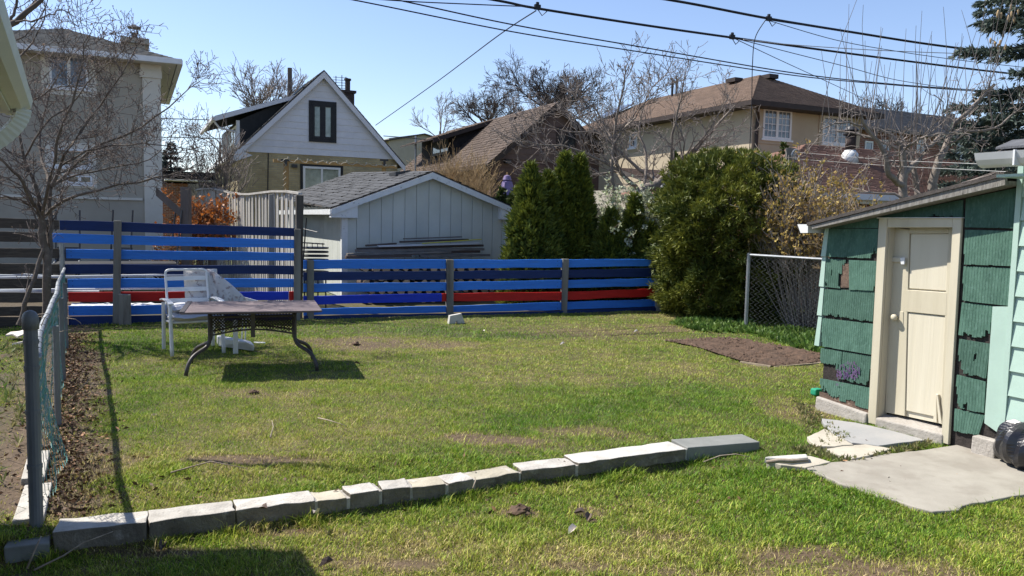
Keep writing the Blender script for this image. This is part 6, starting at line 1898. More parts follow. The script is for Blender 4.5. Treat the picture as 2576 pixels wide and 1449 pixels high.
# ---------------- young tree behind the chain-link fence, left
YT = 10.6
limb_tree('bare_fruit_tree', 'bare budding fruit tree spreading over the left fence corner', [
    ([(116, 812, YT), (120, 740, YT), (118, 650, YT), (106, 580, YT), (104, 540, YT)], 0.060, 0.040, 0.3),
    ([(122, 690, YT), (127, 600, YT + .1), (126, 520, YT + .2), (128, 470, YT + .3)], 0.038, 0.024, 0.6),
    ([(46, 818, YT - .3), (66, 750, YT - .25), (92, 680, YT - .1), (113, 598, YT)], 0.032, 0.024, 0.1),
    ([(104, 545, YT), (80, 500, YT - .2), (40, 440, YT - .5), (-20, 380, YT - .8)], 0.03, 0.012, 1),
    ([(104, 545, YT), (92, 480, YT - .1), (60, 400, YT - .1), (40, 300, YT - .2), (20, 200, YT - .3)], 0.03, 0.008, 1),
    ([(110, 545, YT), (140, 520, YT), (220, 485, YT - .3), (330, 460, YT - .4), (420, 440, YT - .6), (505, 416, YT - .8)], 0.026, 0.005, 1),
    ([(128, 470, YT), (150, 420, YT), (190, 350, YT - .1), (240, 280, YT), (300, 200, YT), (352, 100, YT + .2)], 0.026, 0.005, 1),
    ([(128, 470, YT), (175, 430, YT + .3), (235, 375, YT + .5), (330, 330, YT + .5), (400, 285, YT + .4), (456, 240, YT + .3), (500, 202, YT + .2)], 0.024, 0.004, 1),
    ([(104, 545, YT), (130, 440, YT - .4), (150, 340, YT - .6), (190, 230, YT - .7), (214, 120, YT - .8), (217, 70, YT - .8)], 0.022, 0.004, 1),
    ([(120, 470, YT), (100, 380, YT + .5), (110, 280, YT + .7), (150, 180, YT + .8), (210, 90, YT + .8)], 0.022, 0.004, 1),
    ([(150, 420, YT), (240, 372, YT - .3), (370, 365, YT - .5), (495, 375, YT - .7)], 0.014, 0.004, 1),
    ([(190, 350, YT), (265, 330, YT + .2), (268, 250, YT + .3), (267, 200, YT + .3)], 0.010, 0.004, 1),
    ([(95, 520, YT), (30, 500, YT - .2), (-30, 490, YT - .4)], 0.016, 0.006, 1),
    ([(60, 400, YT), (100, 330, YT - .2), (180, 260, YT - .2), (260, 170, YT - .3), (330, 120, YT - .3)], 0.014, 0.004, 1),
    ([(40, 300, YT), (90, 250, YT), (160, 220, YT), (250, 215, YT + .2)], 0.012, 0.004, 1),
    ([(20, 200, YT - .3), (60, 130, YT - .3), (110, 60, YT - .3), (115, 0, YT - .3)], 0.014, 0.005, 1),
    ([(128, 470, YT + .3), (200, 440, YT + .6), (290, 420, YT + .8), (380, 400, YT + 1), (440, 330, YT + 1)], 0.016, 0.004, 1),
], 5, 'bark_tree', 'twig_tree', side=(10.5, 5, 2.2), slen=0.62, shrink=0.5, rmin=0.0032, ang=0.95, buds=0.3)
# limb of a nearer tree reaching in at the top left corner
YN = 6.2
limb_tree('overhanging_limb', 'bare dark limb reaching in at the upper left corner', [
    ([(-90, 200, YN), (10, 80, YN), (60, 35, YN), (105, -5, YN), (150, -60, YN)], 0.03, 0.012, 0.8),
    ([(10, 80, YN), (35, 30, YN + .1), (50, -40, YN + .1)], 0.014, 0.008, 1),
    ([(40, 55, YN), (90, 52, YN - .1), (140, 30, YN - .1), (170, 25, YN - .1)], 0.008, 0.003, 1),
    ([(-20, 110, YN), (40, 105, YN + .1), (95, 50, YN + .2), (125, -30, YN + .2)], 0.008, 0.003, 1)],
    6, 'bark_dark', 'twig_dark', side=(4, 3, 0), slen=0.35, rmin=0.0022, buds=0.4, base=(-90, 200, YN))

# ---------------- apple tree before the tan house
YA = 18.5
limb_tree('apple_tree', 'pale-barked bare apple tree leaning before the tan house', [
    ([(1575, 640, YA), (1580, 560, YA), (1590, 500, YA), (1620, 478, YA), (1655, 462, YA)], 0.13, 0.105, 0.1),
    ([(1655, 462, YA), (1690, 430, YA), (1725, 395, YA), (1760, 365, YA), (1800, 320, YA), (1850, 265, YA)], 0.09, 0.015, 1),
    ([(1655, 462, YA), (1640, 445, YA + .3), (1600, 420, YA + .5), (1560, 380, YA + .6), (1500, 330, YA + .8), (1430, 280, YA + 1)], 0.06, 0.012, 1),
    ([(1690, 430, YA), (1690, 370, YA - .3), (1700, 300, YA - .4), (1715, 240, YA - .5), (1722, 180, YA - .5)], 0.04, 0.010, 1),
    ([(1725, 395, YA), (1770, 345, YA - .3), (1800, 300, YA - .5), (1835, 240, YA - .5)], 0.03, 0.008, 1),
    ([(1600, 470, YA), (1560, 430, YA - .4), (1545, 360, YA - .5), (1555, 280, YA - .5), (1570, 220, YA - .6), (1575, 165, YA - .6)], 0.055, 0.008, 1),
    ([(1560, 430, YA - .4), (1500, 400, YA - .6), (1430, 370, YA - .8), (1350, 360, YA - 1), (1295, 350, YA - 1.1)], 0.035, 0.008, 1),
    ([(1545, 360, YA - .5), (1510, 300, YA), (1480, 260, YA), (1450, 250, YA)], 0.03, 0.008, 1),
    ([(1560, 430, YA - .2), (1480, 440, YA - .2), (1400, 440, YA - .3), (1310, 420, YA - .4)], 0.03, 0.008, 1),
    ([(1500, 330, YA + .8), (1420, 330, YA + .9), (1340, 300, YA + 1), (1300, 290, YA + 1)], 0.02, 0.006, 1),
    ([(1620, 478, YA), (1625, 400, YA + .4), (1610, 330, YA + .6), (1620, 260, YA + .7), (1650, 210, YA + .8)], 0.04, 0.008, 1),
    ([(1545, 500, YA - .5), (1540, 430, YA - .6), (1550, 350, YA - .6), (1600, 290, YA - .7), (1640, 235, YA - .7)], 0.05, 0.008, 1)],
    8, 'bark_grey', 'twig_grey', side=(7.5, 5, 2.4), slen=0.95, shrink=0.52, rmin=0.0055, ang=0.85, up=0.14, buds=0.2)

# ---------------- pollarded tree with water shoots behind the shed
YP = 10.8
limb_tree('pollarded_tree', 'bare pollarded tree with long upright shoots behind the green shed', [
    ([(2280, 640, YP), (2277, 520, YP), (2272, 460, YP), (2275, 420, YP), (2268, 375, YP), (2240, 330, YP)], 0.07, 0.03, 0.4),
    ([(2350, 640, YP + .2), (2345, 500, YP + .2), (2352, 440, YP + .2), (2372, 390, YP + .2), (2392, 330, YP + .3), (2440, 275, YP + .3), (2500, 215, YP + .4)], 0.075, 0.02, 0.6),
    ([(2272, 465, YP), (2245, 450, YP - .2), (2230, 425, YP - .3), (2225, 390, YP - .3), (2195, 340, YP - .4), (2165, 285, YP - .5)], 0.045, 0.02, 0.8),
    ([(2275, 440, YP), (2310, 400, YP + .1), (2345, 360, YP + .2), (2385, 330, YP + .2)], 0.04, 0.018, 0.8),
    ([(2315, 640, YP + .4), (2310, 520, YP + .4), (2300, 430, YP + .4), (2290, 390, YP + .5), (2200, 350, YP + .7), (2110, 330, YP + .9)], 0.045, 0.012, 0.8),
    ([(2392, 330, YP + .3), (2450, 330, YP + .4), (2510, 320, YP + .5), (2570, 270, YP + .6)], 0.025, 0.010, 0.8),
    ([(2240, 335, YP), (2180, 320, YP), (2110, 310, YP), (2060, 330, YP)], 0.02, 0.006, 1),
    ([(2268, 380, YP), (2310, 350, YP - .3), (2350, 340, YP - .4), (2420, 330, YP - .4)], 0.025, 0.01, 1)],
    9, 'bark_grey', 'twig_grey', side=(8.0, 3.6, 1.5), slen=0.6, shrink=0.5, rmin=0.0036, ang=1.0, bend=0.22, up=0.02, shoots=(9, 1.75))

# ---------------- far deciduous trees
def far_tree(name, label, px, Y, ytop, ycrown, spread, seed, kids=(6, 5, 4, 3), trunk_r=0.2, rmin=0.013, bark='bark_dark', twigm='twig_dark', ang=0.75, up=0.05, nl=7, bend=0.14):
    rs_ = np.random.RandomState(seed)
    b = at(px, 600, Y); zt_ = at(px, ytop, Y).z; zc = at(px, ycrown, Y).z
    root = thing(name, label, 'tree', (b.x, b.y, 0))
    tr = Poly()
    p0 = np.array([b.x, b.y, 0.0]); p1 = np.array([b.x, b.y, zc])
    pts = [p0 + (p1 - p0) * k / 5 + np.array([rs_.randn() * 0.06, rs_.randn() * 0.06, 0]) * (k > 0) for k in range(6)]
    tr.add(pts, list(np.linspace(trunk_r * 1.3, trunk_r * 0.8, 6)))
    out = {}
    H = zt_ - zc
    for k in range(nl):
        a = 2 * PI * (k + rs_.rand() * 0.6) / nl
        out_ = spread * (0.35 + 0.65 * rs_.rand())
        d = unit(np.array([math.cos(a) * out_, math.sin(a) * out_, H * (0.55 + 0.3 * rs_.rand())]))
        L = math.hypot(out_, H * 0.75) * 0.66
        q = pts[5] if k % 2 else pts[4] * 0.4 + pts[5] * 0.6
        grow(rs_, out, q, d, L, trunk_r * 0.42, 1, kids, 0.60, ang, bend, up, 6, rmin, 0.25)
    tr.mesh(6).build('trunk', bark, root, smooth=True)
    allp = Poly()
    for P in out.values():
        for n, L in P.d.items(): allp.d.setdefault(n, []).extend(L)
    allp.mesh(3).build('crown', twigm, root)
    return root
far_tree('spreading_tree', 'large bare tree with flat-topped crown rising behind the brown house', 1395, 46, 166, 285, 4.4, 21, kids=(7, 6, 5, 2), nl=12, ang=0.7, rmin=0.010)
far_tree('bare_tree', 'smaller bare tree crown left of the flat-topped tree', 1225, 47, 215, 310, 3.0, 22, kids=(7, 6, 5), nl=9, rmin=0.010)
far_tree('bare_tree', 'thin bare sapling crown in the sky gap by the brown house', 1105, 44, 205, 330, 1.4, 23, kids=(5, 5, 3), nl=4, ang=0.55, trunk_r=0.09, rmin=0.008, bark='bark_grey', twigm='twig_grey')
far_tree('bare_tree', 'bare tree standing behind the white gabled house', 665, 42, 150, 310, 3.2, 24, kids=(7, 6, 4), nl=8, ang=0.55, up=0.08, trunk_r=0.14, rmin=0.011, bark='bark_grey', twigm='twig_grey')
far_tree('bare_tree', 'bare sapling left of the white house dormer', 560, 40, 255, 360, 2.0, 25, kids=(5, 4, 3), nl=5, ang=0.5, trunk_r=0.08, rmin=0.009, bark='bark_grey', twigm='twig_grey')
far_tree('bare_tree', 'dark bare tree above the grey roof at the right', 2210, 44, 228, 340, 2.6, 26, kids=(7, 6, 4), nl=8, ang=0.6, up=0.08, trunk_r=0.12, rmin=0.010)
# ---------------- twiggy shrubs
def twig_shrub(name, label, px, ybase, Y, pxw, ytop, seed, n, mat, lev=(3, 2), r=0.008, cat='shrub', arch=0.25, leaves=None, z0=0.0, spread=0.5):
    rs_ = np.random.RandomState(seed)
    b = at(px, ybase, Y)
    zt_ = at(px, ytop, Y).z
    hw_ = pxw * Y / FOC
    root = thing(name, label, cat, (b.x, b.y, z0))
    out = {}
    for k in range(n):
        a = rs_.rand() * 2 * PI; rr = rs_.rand() ** 0.5
        base_ = np.array([b.x + math.cos(a) * hw_ * 0.3 * rr, b.y + math.sin(a) * hw_ * 0.3 * rr, z0])
        top = np.array([b.x + math.cos(a) * hw_ * rr, b.y + math.sin(a) * hw_ * rr * 0.8, z0 + (zt_ - z0) * (0.98 - arch * rr * rr) * (0.72 + 0.3 * rs_.rand())])
        d = top - base_
        grow(rs_, out, base_, unit(d), np.linalg.norm(d), r, 1, lev, 0.32, spread, 0.07, 0.03, 7, r * 0.45, 0.45)
    allp = Poly()
    for P in out.values():
        for m, L in P.d.items(): allp.d.setdefault(m, []).extend(L)
    allp.mesh(3).build('stems', mat, root)
    if leaves:
        num, L_, W_, c1, c2, lo, K = leaves
        pts = np.concatenate([np.array([a for a, _ in L]).reshape(-1, 3) for L in allp.d.values()])
        pts = pts[pts[:, 2] > z0 + (zt_ - z0) * lo]
        pts = pts[rs_.randint(0, len(pts), num)] + rs_.randn(num, 3) * 0.03
        t = rs_.rand(num, 1)
        cc = np.array([c1]) * t + np.array([c2]) * (1 - t)
        v, f, c = sprays(pts, np.tile([[0, 0, 0.6]], (num, 1)), K, L_, W_, 0.9, cc, rs_)
        MB().np(v, f, c).build('foliage', 'leaf_small', root, kind='stuff')
    return root
twig_shrub('forsythia_shrub', 'tall forsythia with sparse yellow-brown leaves between yew and shed', 2025, 830, 13.9, 165, 400, 31, 130, 'bark_pale', lev=(6, 4), r=0.011, arch=0.4, leaves=(6000, 0.055, 0.020, (0.46, 0.35, 0.09), (0.36, 0.235, 0.10), 0.42, 2), spread=0.45)
twig_shrub('brown_bush', 'rounded tan bush of fine bare twigs before the brown house', 1150, 560, 26, 108, 398, 32, 190, 'twig_tan', lev=(6, 4), r=0.010, arch=0.22, spread=0.5)
twig_shrub('lilac_shrub', 'bare upright lilac stems at the corner of the yellow brick wall', 548, 560, 24.5, 50, 308, 33, 46, 'twig_grey', lev=(5, 3), r=0.014, arch=0.2)
twig_shrub('pale_evergreen_shrub', 'shrub of small pale shining leaves behind the cedars', 1590, 700, 17.0, 125, 482, 34, 110, 'twig_brown', lev=(5, 3), r=0.009, arch=0.35, leaves=(9000, 0.07, 0.022, (0.62, 0.63, 0.48), (0.38, 0.44, 0.24), 0.25, 2), spread=0.6)
twig_shrub('pale_evergreen_shrub', 'second pale-leaved shrub beside the small grey garage', 1680, 700, 17.6, 60, 480, 35, 46, 'twig_brown', lev=(4, 3), r=0.008, arch=0.3, leaves=(3000, 0.07, 0.022, (0.62, 0.63, 0.5), (0.4, 0.45, 0.28), 0.35, 2), spread=0.6)
twig_shrub('dry_vine', 'tangle of dry orange-brown vine leaves on the timber post', 515, 690, 17.6, 52, 482, 36, 60, 'twig_brown', lev=(6, 4), r=0.008, arch=0.15, leaves=(1500, 0.10, 0.030, (0.42, 0.135, 0.025), (0.28, 0.11, 0.04), 0.42, 2), spread=1.1, cat='vine')
twig_shrub('dry_vine', 'low heap of dry brown vine stems behind the tall fence', 440, 700, 17.0, 70, 580, 37, 60, 'twig_brown', lev=(5, 4), r=0.008, arch=0.3, leaves=(260, 0.09, 0.025, (0.30, 0.12, 0.04), (0.24, 0.13, 0.07), 0.3, 2), spread=1.2, cat='vine')
twig_shrub('bare_hedge', 'pale bare twigs spraying over the low roof beside the shed', 2180, 640, 12.0, 85, 490, 38, 60, 'twig_tan', lev=(5, 3), r=0.006, arch=0.2, spread=0.8)

# ---------------- evergreens
def conifer_blob(name, label, px, ybase, Y, ytop, prof, seed, N, K, L, W, spread, cA, cB, mat, cat='shrub', lump=0.16, upw=0.3, lf=3.5, trunk='bark_dark', squash=1.0):
    """foliage sprays through a lumpy body; prof = [(height fraction, half-width in pixels)]"""
    rs_ = np.random.RandomState(seed)
    b = at(px, ybase, Y); zt_ = at(px, ytop, Y).z
    root = thing(name, label, cat, (b.x, b.y, 0))
    hs, ws = [p[0] for p in prof], [p[1] * Y / FOC for p in prof]
    # sample heights in proportion to girth
    h = rs_.rand(N * 3)
    keep = rs_.rand(N * 3) < (np.interp(h, hs, ws) / max(ws)) * 0.9 + 0.1
    h = h[keep][:N]; n = len(h)
    a = rs_.rand(n) * 2 * PI
    w = np.interp(h, hs, ws)
    lum = fbm(a * lf / 1.2 + 40 + np.cos(a) * 2, h * lf * 2.2 + seed, 3)
    lum2 = fbm(np.cos(a) * 5 + 30, np.sin(a) * 5 + h * 14 + seed, 2)
    edge = 1 + lump * 2.2 * (lum - 0.5) + lump * 1.2 * (lum2 - 0.5)
    depth = 1 - np.abs(rs_.randn(n)) * 0.16
    r = w * edge * np.clip(depth, 0.25, 1.05)
    pos = np.stack([b.x + np.cos(a) * r, b.y + np.sin(a) * r * squash, zt_ * h + 0.02 + (lum2 - 0.5) * 0.12], 1)
    dw = np.gradient(np.interp(np.linspace(0, 1, 60), hs, ws)) * 60
    slope = np.interp(h, np.linspace(0, 1, 60), dw) / max(zt_, 0.1)
    nrm = unit(np.stack([np.cos(a), np.sin(a), -slope], 1))
    dirs = unit(nrm + np.array([[0, 0, upw]]))
    t = np.clip(0.5 + (lum2 - 0.5) * 1.2 + rs_.randn(n) * 0.22, 0, 1)[:, None]
    cc = np.array([cA]) * t + np.array([cB]) * (1 - t)
    v, f, c = sprays(pos, dirs, K, L, W, spread, cc, rs_)
    MB().np(v, f, c).build('crown', mat, root, kind='stuff')
    tr = MB()
    tr.tube([(b.x, b.y, 0), (b.x + 0.02, b.y, zt_ * 0.5), (b.x, b.y + 0.02, zt_ * 0.85)], [0.07, 0.05, 0.02], 7)
    tr.build('trunk', trunk, root)
    # inner twigs give the body its dark heart
    P = Poly()
    for _ in range(160):
        hh = rs_.rand() * 0.9; aa = rs_.rand() * 2 * PI; ww = np.interp(hh, hs, ws) * 0.85
        p0 = np.array([b.x, b.y, zt_ * hh * 0.75]); p1 = np.array([b.x + math.cos(aa) * ww, b.y + math.sin(aa) * ww * squash, zt_ * hh + 0.1])
        P.add([p0, (p0 + p1) / 2 + rs_.randn(3) * 0.03, p1], [0.014, 0.009, 0.004])
    P.mesh(3).build('branches', trunk, root, kind='stuff')
    return root
conifer_blob('yew_bush', 'big rounded yellow-green yew beside the end of the low fence', 1818, 800, 15.2, 386, [(0, 120), (0.06, 140), (0.2, 158), (0.45, 172), (0.66, 168), (0.82, 144), (0.93, 108), (1, 40)], 41, 18000, 7, 0.115, 0.0105, 0.6, (0.20, 0.21, 0.032), (0.06, 0.09, 0.02), 'needles', lump=0.42, upw=0.45, lf=5)
CED = [(1328, 455, 15.9, 424, 58, 42, 5200, 'cedar in front of the garage corner, widest of the row'), (1372, 455, 16.2, 440, 36, 43, 2600, 'slim cedar top just right of the widest cedar'), (1412, 392, 16.5, 392, 36, 44, 4200, 'tall slim cedar with a pointed tip, left of the tallest pair'), (1449, 392, 16.6, 394, 40, 45, 4600, 'tall cedar, right one of the tall pair'),
       (1530, 540, 16.3, 536, 44, 46, 3600, 'low rounded cedar in front of the pale shrub'), (1588, 500, 16.4, 497, 30, 47, 2600, 'narrow pointed cedar between low cedar and yew'), (1628, 560, 16.2, 570, 30, 48, 1800, 'small dark cedar tucked against the yew')]
for px, _, Y, yt, hwp, sd, n, lab in CED:
    conifer_blob('cedar', lab.replace('cedar', 'green cedar', 1), px, 780, Y, yt, [(0, hwp), (0.3, hwp * 1.05), (0.55, hwp * 0.84), (0.75, hwp * 0.55), (0.9, hwp * 0.28), (1, 2)], sd, n, 4, 0.15, 0.022, 0.38, (0.20, 0.225, 0.032), (0.055, 0.09, 0.022), 'leaf_cedar', cat='tree', lump=0.36, upw=0.9, lf=5)
for px, Y, yt, hwp, sd, lab in ((1258, 20.0, 476, 9, 61, 'tiny round topiary ball beyond the garage roof, left of the umbrella'), (1290, 19.0, 480, 12, 62, 'small round topiary ball between umbrella and cedars'), (1690, 22.5, 388, 16, 63, 'narrow dark cedar seen against the tan wall'), (1957, 19.8, 362, 7, 64, 'tip of a little cedar above the low brown roof')):
    conifer_blob('topiary', lab, px, 700, Y, yt, [(0, hwp * 0.8), (0.6, hwp), (0.85, hwp), (0.95, hwp * 0.6), (1, 1)], sd, 800, 3, 0.12, 0.03, 0.5, (0.075, 0.10, 0.022), (0.03, 0.055, 0.018), 'leaf_cedar', upw=0.6)
def spruce(name, label, px, Y, H, R, seed, z0=1.0, dens=1.0, needle=(0.10, 0.012), cA=(0.135, 0.17, 0.14), cB=(0.05, 0.075, 0.06), cones=False):
    rs_ = np.random.RandomState(seed)
    b = at(px, 560, Y)
    root = thing(name, label, 'tree', (b.x, b.y, 0))
    MB().tube([(b.x, b.y, 0), (b.x, b.y, H * 0.5), (b.x, b.y, H)], [R * 0.09, R * 0.06, 0.02], 8).build('trunk', 'bark_dark', root)
    P, pos, dirs = Poly(), [], []
    z = z0
    while z < H * 0.98:
        k = 1 - (z - z0 * 0.5) / (H - z0 * 0.5)
        for q in range(int(5 + 3 * rs_.rand())):
            a = rs_.rand() * 2 * PI
            L = R * (k ** 0.8) * (0.75 + 0.4 * rs_.rand())
            pts = []
            for s in range(6):
                f = s / 5
                pts.append(np.array([b.x + math.cos(a) * L * f, b.y + math.sin(a) * L * f, z + L * (0.10 * f - 0.34 * f * f + 0.22 * f ** 3)]))
            P.add(pts, list(np.linspace(0.035 * k + 0.008, 0.006, 6)))
            nn = int(L * 26 * dens)
            f = 0.15 + 0.85 * np.sqrt(rs_.rand(nn))
            x = f * 5; i0 = np.minimum(4, x.astype(int)); ff = (x - i0)[:, None]
            A = np.array(pts)
            c = A[i0] * (1 - ff) + A[i0 + 1] * ff
            side = np.array([-math.sin(a), math.cos(a), 0])
            off = rs_.randn(nn)[:, None] * 0.16 * L * (1 - f * 0.5)[:, None]
            c = c + side[None] * off - np.array([[0, 0, 1]]) * np.abs(off) * 0.25
            pos.append(c)
            dirs.append(unit(np.array([math.cos(a), math.sin(a), -0.15])[None] + side[None] * np.sign(off) * 0.6 + rs_.randn(nn, 3) * 0.2))
        z += 0.26 + 0.10 * k
    pos, dirs = np.concatenate(pos), np.concatenate(dirs)
    t = rs_.rand(len(pos), 1)
    v, f, c = sprays(pos, dirs, 6, needle[0], needle[1], 0.5, np.array([cA]) * t + np.array([cB]) * (1 - t), rs_, droop=0.1)
    MB().np(v, f, c).build('crown', 'needles', root, kind='stuff')
    P.mesh(4).build('branches', 'bark_dark', root, kind='stuff')
    return root, b
sp, b = spruce('spruce_tree', 'dark blue-green spruce with hanging cones at the right edge', 2625, 18.5, 13.5, 2.75, 51, z0=2.2, dens=2.0, needle=(0.15, 0.020))
rs_ = np.random.RandomState(5)
cn = MB()
for px, py in [(2510, 25), (2520, 32), (2530, 38), (2540, 40), (2552, 42), (2505, 30), (2548, 28), (2494, 95), (2503, 104), (2512, 110), (2520, 100), (2530, 112), (2545, 10), (2560, 22)]:
    p = at(px + rs_.randn() * 3, py, 17.6)
    MB().tube([p, p - Z * 0.03, p - Z * 0.09, p - Z * 0.13], [0.012, 0.026, 0.024, 0.008], 6).build('cone', 'twig_tan', sp, smooth=True)
spruce('far_spruce', 'small dark spruce far off beside the beige house', 432, 46, at(432, 347, 46).z, 1.15, 52, z0=1.5, dens=0.8, needle=(0.28, 0.04), cA=(0.05, 0.065, 0.06), cB=(0.025, 0.035, 0.034))
spruce('far_spruce', 'second far spruce, fainter and just left of the pointed one', 408, 50, at(408, 372, 50).z, 1.3, 53, z0=1.5, dens=0.8, needle=(0.28, 0.04), cA=(0.05, 0.065, 0.06), cB=(0.025, 0.035, 0.034))

# ---------------- low weeds and litter
rs_ = np.random.RandomState(77)
def in_px_poly(n, poly, z=0.0):
    P = np.array([(gp(x, y, z).x, gp(x, y, z).y) for x, y in poly])
    lo, hi = P.min(0), P.max(0)
    q = lo + rs_.rand(n * 4, 2) * (hi - lo)
    return q[in_poly(q[:, 0], q[:, 1], P)][:n]
q = np.concatenate([in_px_poly(900, [(1860, 835), (1990, 830), (2082, 850), (2082, 900), (1990, 872)]), in_px_poly(420, [(1680, 815), (1780, 795), (1900, 815), (1880, 840), (1760, 838)])])
pos = np.column_stack([q, hgt(q[:, 0], q[:, 1]) + 0.01])
t = rs_.rand(len(q), 1)
v, f, c = sprays(pos, np.tile([[0, 0, 0.7]], (len(q), 1)), 5, 0.10, 0.022, 0.9, np.array([[0.075, 0.16, 0.025]]) * t + np.array([[0.15, 0.22, 0.05]]) * (1 - t), rs_)
o = MB().np(v, f, c).build('weeds', 'leaf_small', kind='stuff'); tag(o, 'low leafy green weeds behind the soil bed', 'weeds')
# weeds filling the joints between the flagstones
q = np.concatenate([in_px_poly(420, [(1995, 1135), (2040, 1125), (2100, 1150), (2150, 1158), (2340, 1108), (2345, 1122), (2160, 1160), (2100, 1165)]), in_px_poly(120, [(2085, 1068), (2150, 1110), (2080, 1130), (2060, 1120)]), in_px_poly(70, [(2000, 1010), (2060, 1035), (2075, 1060), (2030, 1095)])])
pos = np.column_stack([q, hgt(q[:, 0], q[:, 1]) + 0.012])
t = rs_.rand(len(q), 1)
v, f, c = sprays(pos, np.tile([[0, 0, 0.8]], (len(q), 1)), 4, 0.045, 0.008, 0.9, np.array([[0.12, 0.17, 0.04]]) * t + np.array([[0.28, 0.235, 0.12]]) * (1 - t), rs_)
o = MB().np(v, f, c).build('joint_weeds', 'leaf_small', kind='stuff'); tag(o, 'dusty moss and weeds in the joints of the flagstones', 'weeds')
# dry leaves along the chain-link fence and under the left tree
n = 5200
s = rs_.rand(n) * 7.6 + 0.1
d = np.where(rs_.rand(n) < 0.7, np.abs(rs_.randn(n)) * 0.20, -rs_.rand(n) ** 1.3 * 2.6)
x = FENCE_A.x + sdr.x * s + sdr.y * d; y = FENCE_A.y + sdr.y * s - sdr.x * d
q = rs_.rand(260, 2) * np.array([[7.5, 1.1]]) + np.array([[-2.6, 4.0]])
q[:, 1] += (q[:, 0] + 2.6) * 0.24
x = np.concatenate([x, q[:, 0]]); y = np.concatenate([y, q[:, 1]])
pos = np.column_stack([x, y, hgt(x, y) + 0.012])
t = rs_.rand(len(x), 1)
v, f, c = sprays(pos, np.column_stack([rs_.randn(len(x), 2), np.abs(rs_.randn(len(x))) * 0.25]), 1, 0.042, 0.010, 0.15, np.array([[0.45, 0.42, 0.4]]) * t + np.array([[1.7, 1.45, 1.25]]) * (1 - t) ** 3, rs_)
o = MB().np(v, f, c).build('leaf_litter', 'dry_leaf', kind='stuff'); tag(o, 'brown dry leaf litter along the chain-link fence', 'leaves')
# soil clumps and single leaves on the near grass
for px, py, r, m, lab in ((1308, 1292, 0.075, 'soil', 'dark clump of soil on the near grass'), (1492, 1316, 0.03, 'soil', 'small dark upright clod on the near grass'), (640, 990, 0.05, 'soil', 'flat soil clod under the patio table shadow'), (895, 868, 0.06, 'soil', 'soil clod on the worn turf right of the table'), (388, 1046, 0.028, 'edging_wood', 'pale brown stone on the lawn near the rail shadow')):
    p = on_ground(px, py)
    rr_ = random.Random(px)
    mb = MB()
    for j in range(7):
        for k_ in range(10):
            el = -0.3 + j / 6 * (PI / 2 + 0.3); az_ = 2 * PI * k_ / 10
            q_ = r * rr_.uniform(0.75, 1.2)
            mb.v.append((p.x + math.cos(az_) * math.cos(el) * q_, p.y + math.sin(az_) * math.cos(el) * q_, p.z + math.sin(el) * q_ * 0.75))
    for j in range(6):
        for k_ in range(10):
            mb.f.append((j * 10 + k_, j * 10 + (k_ + 1) % 10, j * 10 + 10 + (k_ + 1) % 10, j * 10 + 10 + k_))
    mb.f.append(tuple(60 + k_ for k_ in range(10)))
    tag(mb.build('soil_clod' if m == 'soil' else 'stone', m), lab, 'clod' if m == 'soil' else 'stone')

# straggling weeds outside the chain-link fence
s_ = rs_.rand(520) * 6.5 + 0.3; d_ = -0.15 - rs_.rand(520) * 2.4
x = FENCE_A.x + sdr.x * s_ + sdr.y * d_; y = FENCE_A.y + sdr.y * s_ - sdr.x * d_
ok = fbm(x * 2.2, y * 2.2, 2) > 0.48
x, y = x[ok], y[ok]
pos = np.column_stack([x, y, hgt(x, y) + 0.01]); t = rs_.rand(len(x), 1)
v, f, c = sprays(pos, np.tile([[0, 0, 0.9]], (len(x), 1)), 7, 0.11, 0.008, 0.7, np.array([[0.10, 0.19, 0.03]]) * t + np.array([[0.30, 0.26, 0.12]]) * (1 - t), rs_)
o = MB().np(v, f, c).build('verge_weeds', 'leaf_small', kind='stuff'); tag(o, 'tufts of grass and weeds outside the chain-link fence', 'weeds')
# ================================================================== overhead cables
M('cable_black', (0.012, 0.012, 0.016), (0.02, 0.02, 0.025), scale=3, rough=0.5)
M('cable_grey', (0.5, 0.52, 0.55), (0.4, 0.42, 0.45), scale=3, rough=0.35, metal=0.4)
LO = at(1340, 18, 15.0)
def on_line(px, py, back=0.0):
    t, p = cross_px(px, py, Vector((LO.x, LO.y, 0)) + V * back, U)
    return p
def cable(pts, r, label, back=0.0, mat='cable_black', n=40, depths=None):
    P = [on_line(x, y, back) for x, y in pts] if depths is None else [at(x, y, d) for (x, y), d in zip(pts, depths)]
    out = []
    for i in range(len(P) - 1):
        for k_ in range(12):
            f = k_ / 12
            p0, p1, p2, p3 = P[max(0, i - 1)], P[i], P[i + 1], P[min(len(P) - 1, i + 2)]
            out.append(0.5 * ((2 * p1) + (p2 - p0) * f + (2 * p0 - 5 * p1 + 4 * p2 - p3) * f * f + (3 * p1 - p0 - 3 * p2 + p3) * f ** 3))
    out.append(P[-1])
    return tag(MB().tube(out, r, 6).build('overhead_cable', mat, smooth=True), label, 'cable', 'overhead cables')
cable([(900, -62), (1250, 1), (1345, 20), (1600, 60), (1845, 95), (2200, 143), (2480, 178), (2760, 208)], 0.024, 'thick black cable crossing from top centre to the spruce')
cable([(1280, -60), (1680, -1), (1930, 46), (2150, 82), (2350, 113), (2576, 140), (2760, 158)], 0.026, 'highest thick black cable at the upper right', back=-0.6)
cable([(1935, 50), (2080, 72), (2250, 97), (2450, 127), (2576, 144)], 0.012, 'slack cable lashed under the highest cable', back=-0.62)
cable([(600, -52), (890, 0), (1290, 80), (1600, 129), (2000, 190), (2250, 214), (2460, 230), (2700, 248)], 0.012, 'lowest thin cable crossing above the brown houses', back=0.4)
cable([(800, -38), (1005, 1), (1290, 62), (1600, 116), (2000, 184), (2250, 212), (2460, 227), (2700, 246)], 0.013, 'second lowest thin cable meeting the lowest at right', back=0.5)
